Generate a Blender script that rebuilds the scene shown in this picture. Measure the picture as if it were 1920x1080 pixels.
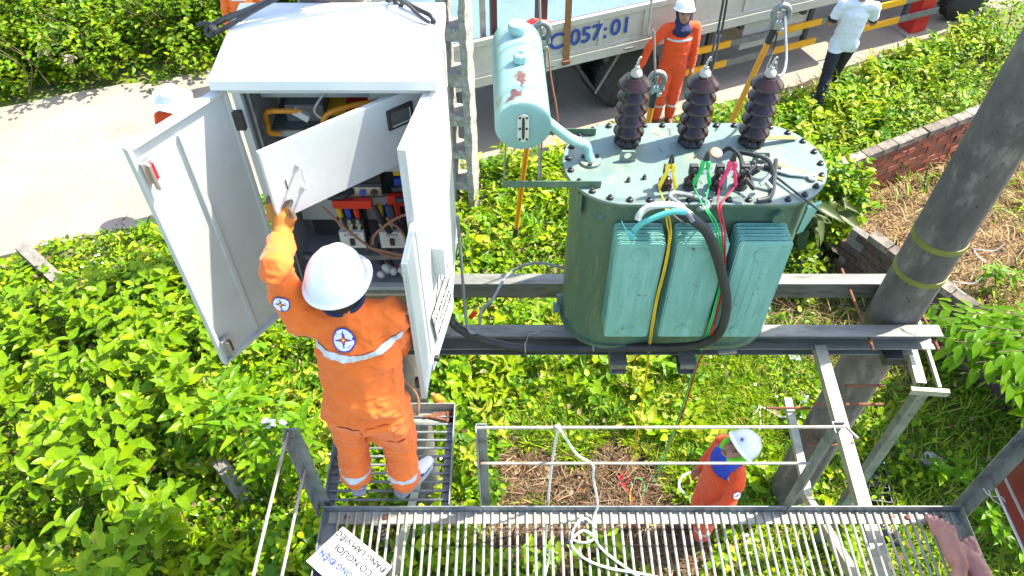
import bpy, bmesh, math, random
import numpy as np
from mathutils import Vector, Matrix, noise
from mathutils.bvhtree import BVHTree

for o in list(bpy.data.objects):
    bpy.data.objects.remove(o)
SC = bpy.context.scene
COL = SC.collection
random.seed(7)
RNG = np.random.default_rng(11)
R = math.radians
V = Vector

# ------------------------------------------------------------------ camera
CAMZ, PITCH, FPX = 6.5, R(48.0), 1450.0
cam_data = bpy.data.cameras.new('camera')
cam_data.sensor_width = 36.0
cam_data.lens = FPX / 1920.0 * 36.0
cam_data.clip_start, cam_data.clip_end = 0.05, 600.0
cam = bpy.data.objects.new('camera', cam_data)
COL.objects.link(cam)
cam.location = (0, 0, CAMZ)
cam.rotation_euler = (math.pi / 2 - PITCH, 0, 0)
SC.camera = cam

# ------------------------------------------------------------------ daylight
SUN_DIR = V((1.07, 0.44, 1.62)).normalized()      # towards the sun (behind, right)
world = bpy.data.worlds.new('World')
SC.world = world
world.use_nodes = True
wn = world.node_tree.nodes
wl = world.node_tree.links
bg = wn['Background']
sky = wn.new('ShaderNodeTexSky')
sky.sky_type = 'NISHITA'
sky.sun_disc = False
sky.sun_elevation = math.asin(SUN_DIR.z)
sky.sun_rotation = math.atan2(SUN_DIR.x, SUN_DIR.y)
sky.air_density, sky.dust_density, sky.ozone_density = 1.0, 1.6, 1.0
wl.new(sky.outputs['Color'], bg.inputs['Color'])
bg.inputs['Strength'].default_value = 0.15
sun_data = bpy.data.lights.new('sun', 'SUN')
sun_data.energy = 3.9
sun_data.angle = R(0.53)
sun_data.color = (1.0, 0.93, 0.80)
sun = bpy.data.objects.new('sun', sun_data)
COL.objects.link(sun)
sun.location = (8, 4, 14)
sun.rotation_euler = SUN_DIR.to_track_quat('Z', 'Y').to_euler()
SC.view_settings.view_transform = 'Standard'
SC.view_settings.look = 'None'
SC.view_settings.exposure = 1.85
SC.view_settings.gamma = 1.0
SC.view_settings.use_curve_mapping = False

# ------------------------------------------------------------------ pixel -> place
_c, _s = math.cos(PITCH), math.sin(PITCH)
def ray(u, v):
    a, b = (u - 960.0) / FPX, (v - 540.0) / FPX
    return V((a, _c - b * _s, -_s - b * _c))
def pz(u, v, z):
    d = ray(u, v); t = (z - CAMZ) / d.z
    return V((d.x * t, d.y * t, z))
def py(u, v, y):
    d = ray(u, v); t = y / d.y
    return V((d.x * t, y, CAMZ + d.z * t))
def px(u, v, x):
    d = ray(u, v); t = x / d.x
    return V((x, d.y * t, CAMZ + d.z * t))

# ------------------------------------------------------------------ materials
MATS = {}
def ramp2(nt, fac, c1, c2, p1=0.35, p2=0.65):
    r = nt.nodes.new('ShaderNodeValToRGB')
    r.color_ramp.elements[0].position, r.color_ramp.elements[1].position = p1, p2
    r.color_ramp.elements[0].color = (*c1, 1)
    r.color_ramp.elements[1].color = (*c2, 1)
    nt.links.new(fac, r.inputs['Fac'])
    return r.outputs['Color']
def mixc(nt, fac, a, b):
    m = nt.nodes.new('ShaderNodeMix'); m.data_type = 'RGBA'
    if hasattr(fac, 'node'): nt.links.new(fac, m.inputs['Factor'])
    else: m.inputs['Factor'].default_value = fac
    for sock, val in ((m.inputs[6], a), (m.inputs[7], b)):
        if hasattr(val, 'node'): nt.links.new(val, sock)
        else: sock.default_value = (*val, 1)
    return m.outputs[2]
def noisef(nt, vec, scale, detail=6, rough=0.6):
    n = nt.nodes.new('ShaderNodeTexNoise')
    n.inputs['Scale'].default_value = scale
    n.inputs['Detail'].default_value = detail
    n.inputs['Roughness'].default_value = rough
    nt.links.new(vec, n.inputs['Vector'])
    return n.outputs['Fac']
def stepf(nt, fac, lo, hi):
    m = nt.nodes.new('ShaderNodeMapRange')
    m.inputs['From Min'].default_value, m.inputs['From Max'].default_value = lo, hi
    nt.links.new(fac, m.inputs['Value'])
    return m.outputs['Result']
def mat(name, c1, c2=None, scale=8.0, rough=0.5, metal=0.0, spot=None, spot_lo=0.62, spot_hi=0.7, spot_scale=14.0,
        spot2=None, spot2_lo=0.64, spot2_hi=0.68, spot2_scale=40.0, stretch=(1, 1, 1), bump=0.0, bump_scale=60.0,
        spec=0.5, coat=0.0, rough2=None, island=False, sheen=0.0):
    """procedural surface: two tones by noise, up to two layers of stains, fine relief"""
    m = bpy.data.materials.new(name); m.use_nodes = True
    nt = m.node_tree; b = nt.nodes['Principled BSDF']
    tc = nt.nodes.new('ShaderNodeTexCoord')
    mp = nt.nodes.new('ShaderNodeMapping'); mp.inputs['Scale'].default_value = stretch
    nt.links.new(tc.outputs['Object'], mp.inputs['Vector'])
    vec = mp.outputs['Vector']
    if c2 is None: c2 = tuple(x * 0.82 for x in c1)
    f = noisef(nt, vec, scale)
    col = ramp2(nt, f, c1, c2)
    if island:
        oi = nt.nodes.new('ShaderNodeObjectInfo')
        hs = nt.nodes.new('ShaderNodeHueSaturation')
        nt.links.new(stepf_out(nt, oi.outputs['Random'], 0.55, 1.3), hs.inputs['Value'])
        nt.links.new(col, hs.inputs['Color']); col = hs.outputs['Color']
    if spot is not None:
        col = mixc(nt, stepf(nt, noisef(nt, vec, spot_scale, 8, 0.65), spot_lo, spot_hi), col, spot)
    if spot2 is not None:
        col = mixc(nt, stepf(nt, noisef(nt, tc.outputs['Object'], spot2_scale, 5, 0.7), spot2_lo, spot2_hi), col, spot2)
    nt.links.new(col, b.inputs['Base Color'])
    b.inputs['Metallic'].default_value = metal
    b.inputs['Specular IOR Level'].default_value = spec
    b.inputs['Coat Weight'].default_value = coat
    b.inputs['Sheen Weight'].default_value = sheen
    if rough2 is None: rough2 = min(1.0, rough + 0.12)
    mr = nt.nodes.new('ShaderNodeMapRange')
    mr.inputs['To Min'].default_value, mr.inputs['To Max'].default_value = rough, rough2
    nt.links.new(noisef(nt, vec, scale * 2.3), mr.inputs['Value'])
    nt.links.new(mr.outputs['Result'], b.inputs['Roughness'])
    if bump > 0:
        bp = nt.nodes.new('ShaderNodeBump'); bp.inputs['Strength'].default_value = 1.0
        bp.inputs['Distance'].default_value = bump
        nt.links.new(noisef(nt, vec, bump_scale, 5, 0.6), bp.inputs['Height'])
        nt.links.new(bp.outputs['Normal'], b.inputs['Normal'])
    MATS[name] = m
    return m
def stepf_out(nt, fac, lo, hi):
    m = nt.nodes.new('ShaderNodeMapRange')
    m.inputs['To Min'].default_value, m.inputs['To Max'].default_value = lo, hi
    nt.links.new(fac, m.inputs['Value'])
    return m.outputs['Result']
def leafmat(name, tint=(1, 1, 1), trans=0.45, attr=True, base=(0.08, 0.15, 0.015), rough=0.42):
    m = bpy.data.materials.new(name); m.use_nodes = True
    nt = m.node_tree; b = nt.nodes['Principled BSDF']
    if attr:
        a = nt.nodes.new('ShaderNodeAttribute'); a.attribute_name = 'tone'
        col = a.outputs['Color']
    else:
        oi = nt.nodes.new('ShaderNodeObjectInfo')
        r = nt.nodes.new('ShaderNodeValToRGB')
        r.color_ramp.elements[0].color = (base[0] * .55, base[1] * .7, base[2] * .7, 1)
        r.color_ramp.elements[1].color = (base[0] * 1.9, base[1] * 1.35, base[2] * 1.2, 1)
        e = r.color_ramp.elements.new(0.55); e.color = (*base, 1)
        nt.links.new(oi.outputs['Random'], r.inputs['Fac'])
        tc = nt.nodes.new('ShaderNodeTexCoord')
        f = noisef(nt, tc.outputs['Object'], 9.0, 3)
        col = mixc(nt, stepf(nt, f, 0.35, 0.75), r.outputs['Color'], tuple(x * 1.25 for x in base))
    nt.links.new(col, b.inputs['Base Color'])
    b.inputs['Roughness'].default_value = rough
    b.inputs['Specular IOR Level'].default_value = 0.28
    t = nt.nodes.new('ShaderNodeBsdfTranslucent')
    g = nt.nodes.new('ShaderNodeGamma'); g.inputs['Gamma'].default_value = 0.86
    nt.links.new(col, g.inputs['Color']); nt.links.new(g.outputs['Color'], t.inputs['Color'])
    mx = nt.nodes.new('ShaderNodeMixShader'); mx.inputs['Fac'].default_value = trans
    nt.links.new(b.outputs[0], mx.inputs[1]); nt.links.new(t.outputs[0], mx.inputs[2])
    nt.links.new(mx.outputs[0], nt.nodes['Material Output'].inputs['Surface'])
    MATS[name] = m
    return m

mat('cabinet_paint', (.53, .555, .535), (.48, .505, .485), 3, .38, spot=(.40, .41, .37), spot_lo=.58, spot_hi=.78, spot_scale=5, spot2=(.28, .22, .16), spot2_lo=.68, spot2_hi=.72, bump=.003, bump_scale=3.5)
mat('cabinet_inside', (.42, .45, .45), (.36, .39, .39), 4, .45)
mat('roof_paint', (.78, .79, .77), (.72, .74, .72), 3, .4, spot=(.66, .6, .48), spot_lo=.68, spot_hi=.78, spot_scale=5, bump=.0006, bump_scale=6)
mat('galvanised', (.27, .295, .30), (.16, .18, .185), 9, .45, .5, spot=(.11, .115, .11), spot_lo=.54, spot_hi=.68, spot2=(.22, .11, .05), spot2_lo=.63, spot2_hi=.74, bump=.0008, bump_scale=45)
mat('galvanised_light', (.38, .38, .30), (.29, .295, .23), 9, .5, .25, spot=(.22, .21, .14), spot_lo=.54, spot_hi=.7, spot2=(.22, .11, .05), spot2_lo=.64, spot2_hi=.74, bump=.0008)
mat('beam_steel', (.23, .23, .20), (.13, .135, .12), 5, .55, .3, spot=(.09, .085, .065), spot_lo=.52, spot_hi=.68, stretch=(.35, 2, 2), spot2=(.2, .12, .07), spot2_lo=.66, spot2_hi=.74, bump=.001)
mat('rod_steel', (.38, .34, .285), (.28, .25, .21), 10, .55, .15, spot=(.24, .15, .09), spot_lo=.54, spot_hi=.70, spot_scale=9)
mat('rust', (.20, .075, .035), (.12, .045, .025), 30, .8, spot=(.28, .13, .06), bump=.001, bump_scale=120)
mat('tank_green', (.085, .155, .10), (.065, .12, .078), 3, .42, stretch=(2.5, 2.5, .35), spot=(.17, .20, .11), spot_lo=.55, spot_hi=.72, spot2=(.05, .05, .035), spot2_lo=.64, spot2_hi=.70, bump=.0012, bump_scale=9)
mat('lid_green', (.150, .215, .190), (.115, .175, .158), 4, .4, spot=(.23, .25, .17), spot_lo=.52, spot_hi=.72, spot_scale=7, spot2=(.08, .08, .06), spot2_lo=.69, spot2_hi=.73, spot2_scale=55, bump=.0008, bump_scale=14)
mat('radiator_green', (.20, .44, .37), (.155, .365, .305), 5, .36, stretch=(3, 1, .4), spot=(.27, .52, .45), spot_lo=.52, spot_hi=.75, spot_scale=6, spot2=(.09, .11, .07), spot2_lo=.63, spot2_hi=.69, spot2_scale=20, bump=.0006, bump_scale=10)
mat('conservator_teal', (.27, .50, .50), (.22, .43, .43), 4, .34, spot=(.30, .46, .43), spot_lo=.55, spot_hi=.8, spot_scale=5, bump=.0008, bump_scale=8)
mat('porcelain', (.020, .0085, .007), (.030, .013, .011), 12, .16, coat=.15, spec=.4)
mat('porcelain_grey', (.42, .40, .33), (.34, .32, .26), 10, .35)
mat('bolt_dark', (.045, .045, .05), (.07, .07, .075), 20, .4, .6)
mat('black_rubber', (.018, .019, .021), (.035, .036, .038), 6, .5, spot=(.10, .10, .095), spot_lo=.66, spot_hi=.76)
mat('black_plastic', (.02, .02, .022), (.03, .03, .032), 6, .4)
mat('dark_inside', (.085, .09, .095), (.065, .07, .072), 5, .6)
mat('concrete_pole', (.075, .067, .058), (.15, .132, .112), 4, .85, stretch=(1.3, 1.3, .6), spot=(.22, .20, .17), spot_lo=.54, spot_hi=.70, spot_scale=8, spot2=(.025, .022, .02), spot2_lo=.62, spot2_hi=.68, spot2_scale=26, bump=.005, bump_scale=30)
mat('old_concrete', (.40, .375, .33), (.24, .225, .20), 14, .9, spot=(.5, .47, .42), spot_lo=.55, spot_hi=.66, spot_scale=30, spot2=(.09, .085, .075), spot2_lo=.6, spot2_hi=.68, spot2_scale=22, bump=.02, bump_scale=26)
mat('brick', (.38, .095, .04), (.24, .07, .038), 14, .88, spot=(.10, .075, .055), spot_lo=.52, spot_hi=.68, spot_scale=16, spot2=(.45, .36, .3), spot2_lo=.66, spot2_hi=.7, spot2_scale=50, bump=.004, bump_scale=60, island=True)
mat('brick_mossy_shade', (.13, .062, .042), (.075, .045, .035), 12, .95, spot=(.05, .05, .035), spot_lo=.48, spot_hi=.62, spot_scale=9, spot2=(.20, .17, .14), spot2_lo=.68, spot2_hi=.72, bump=.006, bump_scale=40, island=True)  # mossy bricks, with the shade on the broken wall put into the colour
mat('weathered_concrete', (.20, .185, .16), (.13, .12, .105), 10, .9, spot=(.27, .25, .22), spot_lo=.55, spot_hi=.68, spot2=(.07, .07, .055), spot2_lo=.6, spot2_hi=.68, bump=.012, bump_scale=30)
mat('brick_cap', (.28, .22, .17), (.17, .145, .12), 14, .9, spot=(.08, .078, .066), spot_lo=.48, spot_hi=.64, bump=.004, bump_scale=60, island=True)
mat('mortar', (.20, .18, .155), (.12, .11, .095), 20, .95, bump=.006, bump_scale=50)
mat('stone', (.20, .20, .19), (.12, .125, .12), 9, .9, spot=(.1, .11, .07), bump=.01, bump_scale=18)
mat('orange_cloth', (.84, .172, .016), (.78, .145, .014), 6, .78, spot=(.86, .205, .022), spot_lo=.56, spot_hi=.8, spot2=(.55, .10, .015), spot2_lo=.62, spot2_hi=.72, spot2_scale=5, bump=.0022, bump_scale=26, sheen=.15)
mat('red_orange_cloth', (.80, .072, .006), (.70, .06, .006), 6, .78, bump=.0016, bump_scale=34, sheen=.15)
mat('reflective', (.62, .66, .70), (.54, .58, .62), 12, .3, .15)
mat('helmet_white', (.80, .82, .83), (.78, .80, .81), 4, .16, coat=.4)
mat('skin', (.38, .19, .12), (.33, .16, .10), 14, .55)
mat('skin_pink', (.52, .24, .17), (.42, .17, .12), 10, .5, spot=(.36, .13, .09), spot_lo=.55, spot_hi=.75, bump=.0012, bump_scale=60)
mat('nail', (.62, .36, .28), (.6, .33, .26), 10, .3)
mat('navy_cloth', (.012, .016, .06), (.018, .022, .075), 8, .8, bump=.001, bump_scale=40)
mat('blue_cloth', (.02, .05, .42), (.018, .045, .36), 8, .7)
mat('lime_cloth', (.18, .62, .02), (.16, .55, .02), 8, .7)
mat('dark_trousers', (.013, .015, .026), (.02, .022, .035), 8, .8, bump=.0014, bump_scale=30)
mat('white_cloth', (.72, .76, .80), (.66, .70, .75), 6, .8, bump=.0016, bump_scale=26)
mat('hair', (.012, .010, .009), (.02, .017, .015), 20, .6)
mat('glove_yellow', (.42, .20, .03), (.34, .15, .022), 16, .75, spot=(.3, .14, .03), spot_lo=.58, spot_hi=.74, bump=.0012, bump_scale=70)
mat('glove_tip', (.10, .085, .06), (.16, .12, .07), 18, .7, bump=.001, bump_scale=70)
mat('shoe_white', (.68, .70, .71), (.58, .60, .61), 14, .6, spot=(.42, .40, .36), spot_lo=.62, spot_hi=.72)
mat('shoe_blue', (.02, .06, .30), (.02, .05, .24), 14, .5)
mat('sole_grey', (.40, .42, .43), (.30, .31, .31), 14, .7)
mat('brown_leather', (.13, .045, .025), (.09, .03, .02), 12, .4)
mat('eye', (.02, .015, .012), (.02, .015, .012), 4, .2)
mat('lip', (.26, .09, .07), (.22, .08, .06), 10, .5)
mat('yellow_stick', (.78, .30, .012), (.7, .26, .012), 10, .35, coat=.3)
mat('cast_grey', (.30, .31, .31), (.18, .19, .19), 22, .45, .5)
mat('yellow_wire', (.72, .48, .02), (.62, .40, .02), 10, .4)
mat('yellow_grip', (.85, .66, .03), (.78, .6, .03), 10, .4)
mat('green_wire', (.02, .52, .12), (.02, .44, .10), 10, .4)
mat('red_wire', (.62, .012, .03), (.5, .012, .03), 10, .4)
mat('pink_grip', (.85, .05, .16), (.75, .04, .13), 10, .4)
mat('red_plastic', (.72, .03, .015), (.62, .025, .015), 8, .4)
mat('blue_plastic', (.02, .09, .50), (.02, .08, .42), 8, .4)
mat('orange_wire', (.85, .32, .01), (.75, .28, .01), 8, .4)
mat('copper_wire', (.42, .19, .10), (.36, .16, .09), 12, .45)
mat('teal_wire', (.09, .46, .43), (.08, .38, .36), 12, .45)
mat('pale_wire', (.50, .54, .46), (.42, .45, .38), 12, .5)
mat('grey_wire', (.24, .26, .27), (.17, .18, .19), 12, .5)
mat('white_rope', (.70, .68, .62), (.58, .56, .50), 40, .9, bump=.002, bump_scale=160)
mat('white_plastic', (.70, .71, .69), (.62, .63, .61), 8, .4)
mat('black_ink', (.015, .015, .018), (.02, .02, .022), 8, .6)
mat('blue_ink', (.015, .05, .28), (.015, .05, .25), 8, .5)
mat('meter_label', (.55, .60, .60), (.5, .55, .55), 30, .5, spot=(.3, .34, .34), spot_lo=.55, spot_hi=.6, spot_scale=60)
mat('steel_bright', (.55, .56, .56), (.45, .46, .46), 14, .28, .8)
mat('truck_white', (.50, .47, .39), (.42, .39, .33), 3, .45, spot=(.42, .36, .27), spot_lo=.6, spot_hi=.75, spot_scale=4, spot2=(.20, .10, .05), spot2_lo=.69, spot2_hi=.72, spot2_scale=18, bump=.002, bump_scale=6)
mat('truck_bed', (.12, .20, .26), (.09, .15, .20), 3, .6, .0, spot=(.17, .23, .27), spot2=(.10, .09, .08), spot2_lo=.67, spot2_hi=.7, bump=.002, bump_scale=12)
mat('truck_dark', (.035, .035, .037), (.05, .048, .045), 6, .7)
mat('tyre', (.022, .022, .023), (.04, .038, .035), 10, .85, bump=.004, bump_scale=40)
mat('rim_grey', (.25, .25, .24), (.18, .17, .16), 10, .5, .4)
mat('truck_blue_paint', (.02, .055, .30), (.02, .05, .26), 10, .45)
mat('truck_yellow', (.78, .38, .015), (.7, .33, .015), 6, .45)
mat('truck_red', (.55, .02, .015), (.45, .02, .015), 6, .4)
mat('strap_brown', (.27, .12, .04), (.2, .09, .035), 20, .8)
mat('maroon_rail', (.10, .03, .03), (.07, .025, .025), 8, .5)
mat('sign_red', (.22, .018, .012), (.17, .015, .012), 3, .35)
mat('strap_green', (.20, .20, .035), (.15, .155, .03), 14, .5)
mat('dark_soil', (.055, .038, .026), (.03, .022, .016), 6, .95, spot=(.09, .065, .045), spot_lo=.56, spot_hi=.68, bump=.02, bump_scale=22)
mat('twig', (.17, .115, .065), (.10, .07, .04), 12, .9)
mat('bark', (.12, .085, .05), (.08, .055, .035), 18, .9, bump=.003, bump_scale=50)
mat('green_stem', (.13, .16, .04), (.10, .10, .03), 12, .7)
mat('plastic_bag', (.66, .68, .70), (.55, .57, .6), 12, .35)
mat('white_flower', (.75, .74, .70), (.7, .69, .64), 8, .7)
mat('marigold', (.85, .24, .01), (.75, .18, .01), 30, .8)
mat('foam_white', (.72, .72, .68), (.6, .6, .56), 20, .9, bump=.004, bump_scale=50)
mat('timber', (.26, .20, .13), (.18, .14, .09), 5, .8, stretch=(1, 8, 8), bump=.002, bump_scale=30)
leafmat('leaf_ground', trans=.48)
leafmat('leaf_hedge', trans=.42)
leafmat('leaf_grass', trans=.42)
leafmat('leaf_big', attr=False, base=(.185, .32, .004), trans=.5, rough=.36)
leafmat('leaf_long', attr=False, base=(.15, .30, .006), trans=.5, rough=.34)
leafmat('leaf_tree', attr=False, base=(.14, .30, .006), trans=.55, rough=.36)
leafmat('leaf_canna', attr=False, base=(.05, .085, .022), trans=.35, rough=.4)
leafmat('dry_straw', trans=.15, rough=.8)

# ------------------------------------------------------------------ objects
WLOC = {}
def thing(name, label, cat, loc=(0, 0, 0), group=None, rotz=0.0):
    o = bpy.data.objects.new(name, None); COL.objects.link(o)
    o.empty_display_size = .1
    o.location = loc; o.rotation_euler = (0, 0, rotz)
    o['label'] = label; o['category'] = cat
    if group: o['group'] = group
    WLOC[o.name] = (V(loc), rotz)
    return o
def tag(o, label=None, cat=None, group=None, kind=None):
    if label: o['label'] = label
    if cat: o['category'] = cat
    if group: o['group'] = group
    if kind: o['kind'] = kind
    return o

class MB:
    """collects shapes in world metres; build() links them as ONE mesh object"""
    def __init__(self): self.v, self.f = [], []
    def add(self, vs, fs):
        n = len(self.v); self.v += [V(p) for p in vs]; self.f += [[i + n for i in f] for f in fs]
        return self
    def hexa(self, p):          # 4 bottom corners then 4 top corners
        return self.add(p, [(3, 2, 1, 0), (4, 5, 6, 7), (0, 1, 5, 4), (1, 2, 6, 5), (2, 3, 7, 6), (3, 0, 4, 7)])
    def box(self, lo, hi):
        (a, b, c), (d, e, f) = lo, hi
        a, d = min(a, d), max(a, d); b, e = min(b, e), max(b, e); c, f = min(c, f), max(c, f)
        return self.hexa([(a, b, c), (d, b, c), (d, e, c), (a, e, c), (a, b, f), (d, b, f), (d, e, f), (a, e, f)])
    def obox(self, c, ax, ay, az):   # centre and three half vectors
        c, ax, ay, az = V(c), V(ax), V(ay), V(az)
        return self.hexa([c - ax - ay - az, c + ax - ay - az, c + ax + ay - az, c - ax + ay - az,
                          c - ax - ay + az, c + ax - ay + az, c + ax + ay + az, c - ax + ay + az])
    def bar(self, p, q, w, h, up=(0, 0, 1)):
        p, q = V(p), V(q); d = (q - p); L = d.length; d.normalize()
        s = d.cross(V(up)); s.normalize(); u = s.cross(d)
        return self.obox((p + q) / 2, d * L / 2, s * w / 2, u * h / 2)
    def tube(self, pts, r, seg=8, cap=True, r2=None):
        pts = [V(p) for p in pts]; n = len(pts); rs = r if isinstance(r, (list, tuple)) else [r + ((r2 if r2 else r) - r) * i / max(1, n - 1) for i in range(n)]
        t0 = (pts[1] - pts[0]).normalized()
        a = V((0, 0, 1)) if abs(t0.z) < .9 else V((1, 0, 0))
        nrm = t0.cross(a).normalized(); base = len(self.v); prev = t0
        for i, p in enumerate(pts):
            t = (pts[min(i + 1, n - 1)] - pts[max(i - 1, 0)]).normalized()
            q = prev.rotation_difference(t); nrm = q @ nrm; prev = t
            b = t.cross(nrm).normalized(); nrm = b.cross(t).normalized()
            for k in range(seg):
                g = 2 * math.pi * k / seg
                self.v.append(p + (nrm * math.cos(g) + b * math.sin(g)) * rs[i])
        for i in range(n - 1):
            for k in range(seg):
                a0, a1 = base + i * seg + k, base + i * seg + (k + 1) % seg
                self.f.append([a0, a1, a1 + seg, a0 + seg])
        if cap:
            self.f.append([base + k for k in range(seg)][::-1])
            self.f.append([base + (n - 1) * seg + k for k in range(seg)])
        return self
    def lathe(self, prof, o=(0, 0, 0), axis=(0, 0, 1), seg=24):
        o = V(o); ax = V(axis).normalized(); a = V((1, 0, 0)) if abs(ax.x) < .9 else V((0, 1, 0))
        s = ax.cross(a).normalized(); t = ax.cross(s); base = len(self.v); n = len(prof)
        for r, h in prof:
            for k in range(seg):
                g = 2 * math.pi * k / seg
                self.v.append(o + ax * h + (s * math.cos(g) + t * math.sin(g)) * max(r, 1e-5))
        for i in range(n - 1):
            for k in range(seg):
                a0, a1 = base + i * seg + k, base + i * seg + (k + 1) % seg
                self.f.append([a0, a1, a1 + seg, a0 + seg])
        self.f.append([base + k for k in range(seg)][::-1])
        self.f.append([base + (n - 1) * seg + k for k in range(seg)])
        return self
    def prism(self, poly, lo, hi, frame=None):
        """closed outline (a,b) swept from lo to hi along c; frame = (origin, A, B, C) unit vectors"""
        O, A, B, C = frame if frame else (V((0, 0, 0)), V((1, 0, 0)), V((0, 1, 0)), V((0, 0, 1)))
        n = len(poly); vs = [V(O) + V(A) * a + V(B) * b + V(C) * lo for a, b in poly] + [V(O) + V(A) * a + V(B) * b + V(C) * hi for a, b in poly]
        fs = [list(range(n))[::-1], list(range(n, 2 * n))] + [[i, (i + 1) % n, n + (i + 1) % n, n + i] for i in range(n)]
        return self.add(vs, fs)
    def build(self, name, m, parent=None, smooth=False, bevel=0.0, local=False, kind=None, bseg=2):
        me = bpy.data.meshes.new(name)
        off = V((0, 0, 0))
        if parent is not None and not local: off = WLOC[parent.name][0]
        me.from_pydata([tuple(p - off) for p in self.v], [], self.f)
        bm = bmesh.new(); bm.from_mesh(me)
        bmesh.ops.recalc_face_normals(bm, faces=bm.faces); bm.to_mesh(me); bm.free()
        me.materials.append(MATS[m])
        if smooth:
            me.polygons.foreach_set('use_smooth', [True] * len(me.polygons))
            me.set_sharp_from_angle(angle=R(38))
        o = bpy.data.objects.new(name, me); COL.objects.link(o)
        if parent is not None: o.parent = parent; WLOC[o.name] = WLOC[parent.name]
        else: WLOC[o.name] = (V((0, 0, 0)), 0)
        if bevel > 0:
            md = o.modifiers.new('edge', 'BEVEL'); md.width = bevel; md.segments = bseg; md.limit_method = 'ANGLE'
        if kind: o['kind'] = kind
        return o

def spline(pts, n=8):
    pts = [V(p) for p in pts]; out = []
    P = [pts[0] * 2 - pts[1]] + pts + [pts[-1] * 2 - pts[-2]]
    for i in range(1, len(P) - 2):
        for k in range(n):
            t = k / n
            out.append(0.5 * (2 * P[i] + (P[i + 1] - P[i - 1]) * t + (2 * P[i - 1] - 5 * P[i] + 4 * P[i + 1] - P[i + 2]) * t * t + (3 * P[i] - P[i - 1] - 3 * P[i + 1] + P[i + 2]) * t ** 3))
    out.append(pts[-1])
    return out
def wire(name, pts, r, m, label=None, cat=None, parent=None, n=8, seg=7, group=None):
    o = MB().tube(spline(pts, n), r, seg).build(name, m, parent, smooth=True)
    if label: tag(o, label, cat, group)
    return o
def text_mesh(name, s, size, M, m, parent=None, align='CENTER', extrude=0.0008, bold=0.0):
    cu = bpy.data.curves.new(name, 'FONT'); cu.body = s; cu.size = size; cu.align_x = align; cu.align_y = 'CENTER'
    cu.extrude = extrude; cu.offset = bold; cu.space_line = .95
    tmp = bpy.data.objects.new(name, cu); COL.objects.link(tmp)
    dg = bpy.context.evaluated_depsgraph_get()
    me = bpy.data.meshes.new_from_object(tmp.evaluated_get(dg)); bpy.data.objects.remove(tmp)
    me.transform(M)
    if parent is not None and WLOC[parent.name][1] == 0: me.transform(Matrix.Translation(-WLOC[parent.name][0]))
    me.materials.clear(); me.materials.append(MATS[m])
    o = bpy.data.objects.new(name, me); COL.objects.link(o)
    if parent is not None: o.parent = parent; WLOC[o.name] = WLOC[parent.name]
    return o
def frame4(o, right, up):
    r = V(right).normalized(); u = V(up); u = (u - r * u.dot(r)).normalized(); n = r.cross(u)
    M = Matrix((r, u, n)).transposed().to_4x4(); M.translation = V(o)
    return M

# ------------------------------------------------------------------ many small pieces in one mesh
def swarm(name, tv, tf, mats, tones, m, parent=None, kind='stuff', smooth=False):
    """template verts/tris copied by (n,3,4) matrices into ONE mesh with a per-piece tone"""
    tv = np.asarray(tv, np.float32); tf = np.asarray(tf, np.int32); n = len(mats); k = len(tv)
    P = np.einsum('nij,kj->nki', mats[:, :, :3], tv) + mats[:, None, :, 3]
    F = (tf[None] + (np.arange(n) * k)[:, None, None]).reshape(-1, 3)
    me = bpy.data.meshes.new(name)
    me.vertices.add(n * k); me.vertices.foreach_set('co', P.reshape(-1).astype(np.float32))
    me.loops.add(F.size); me.loops.foreach_set('vertex_index', F.reshape(-1))
    me.polygons.add(len(F)); me.polygons.foreach_set('loop_start', np.arange(0, F.size, 3, dtype=np.int32))
    me.polygons.foreach_set('loop_total', np.full(len(F), 3, np.int32))
    me.update(calc_edges=True)
    a = me.attributes.new('tone', 'FLOAT_COLOR', 'POINT')
    a.data.foreach_set('color', np.repeat(np.concatenate([tones, np.ones((n, 1))], 1), k, 0).astype(np.float32).reshape(-1))
    if smooth: me.polygons.foreach_set('use_smooth', [True] * len(F))
    me.materials.append(MATS[m]); me.validate()
    o = bpy.data.objects.new(name, me); COL.objects.link(o)
    if parent is not None:
        o.parent = parent; WLOC[o.name] = WLOC[parent.name]; o.location = -WLOC[parent.name][0]
    if kind: o['kind'] = kind
    return o
LEAF_V = [(0, 0, 0), (-.30, .30, .07), (0, .42, -.015), (.30, .30, .07), (-.24, .68, .05), (.24, .68, .05), (0, 1, -.10)]
LEAF_F = [(0, 2, 1), (0, 3, 2), (1, 2, 4), (2, 3, 5), (2, 6, 4), (2, 5, 6)]
BLADE_V = [(-.035, 0, 0), (.035, 0, 0), (-.028, .5, .0), (.028, .5, .0), (0, 1, -.18)]
BLADE_F = [(0, 1, 3), (0, 3, 2), (2, 3, 4)]
def leaf_mats(P, L, tilt_lo, tilt_hi, rng, width=1.0, yaw=None):
    """P (n,3) base points; leaves point out and up by an elevation between tilt_lo and tilt_hi"""
    n = len(P); yaw = rng.uniform(0, 2 * np.pi, n) if yaw is None else yaw
    el = rng.uniform(tilt_lo, tilt_hi, n); rl = rng.normal(0, .35, n)
    y = np.stack([np.cos(yaw) * np.cos(el), np.sin(yaw) * np.cos(el), np.sin(el)], 1)
    x0 = np.stack([np.sin(yaw), -np.cos(yaw), np.zeros(n)], 1); z0 = np.cross(x0, y)
    x = x0 * np.cos(rl)[:, None] + z0 * np.sin(rl)[:, None]; z = np.cross(x, y)
    L = np.broadcast_to(L, (n,))
    M = np.zeros((n, 3, 4)); M[:, :, 0] = x * (L * width)[:, None]; M[:, :, 1] = y * L[:, None]; M[:, :, 2] = z * L[:, None]; M[:, :, 3] = P
    return M
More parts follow.
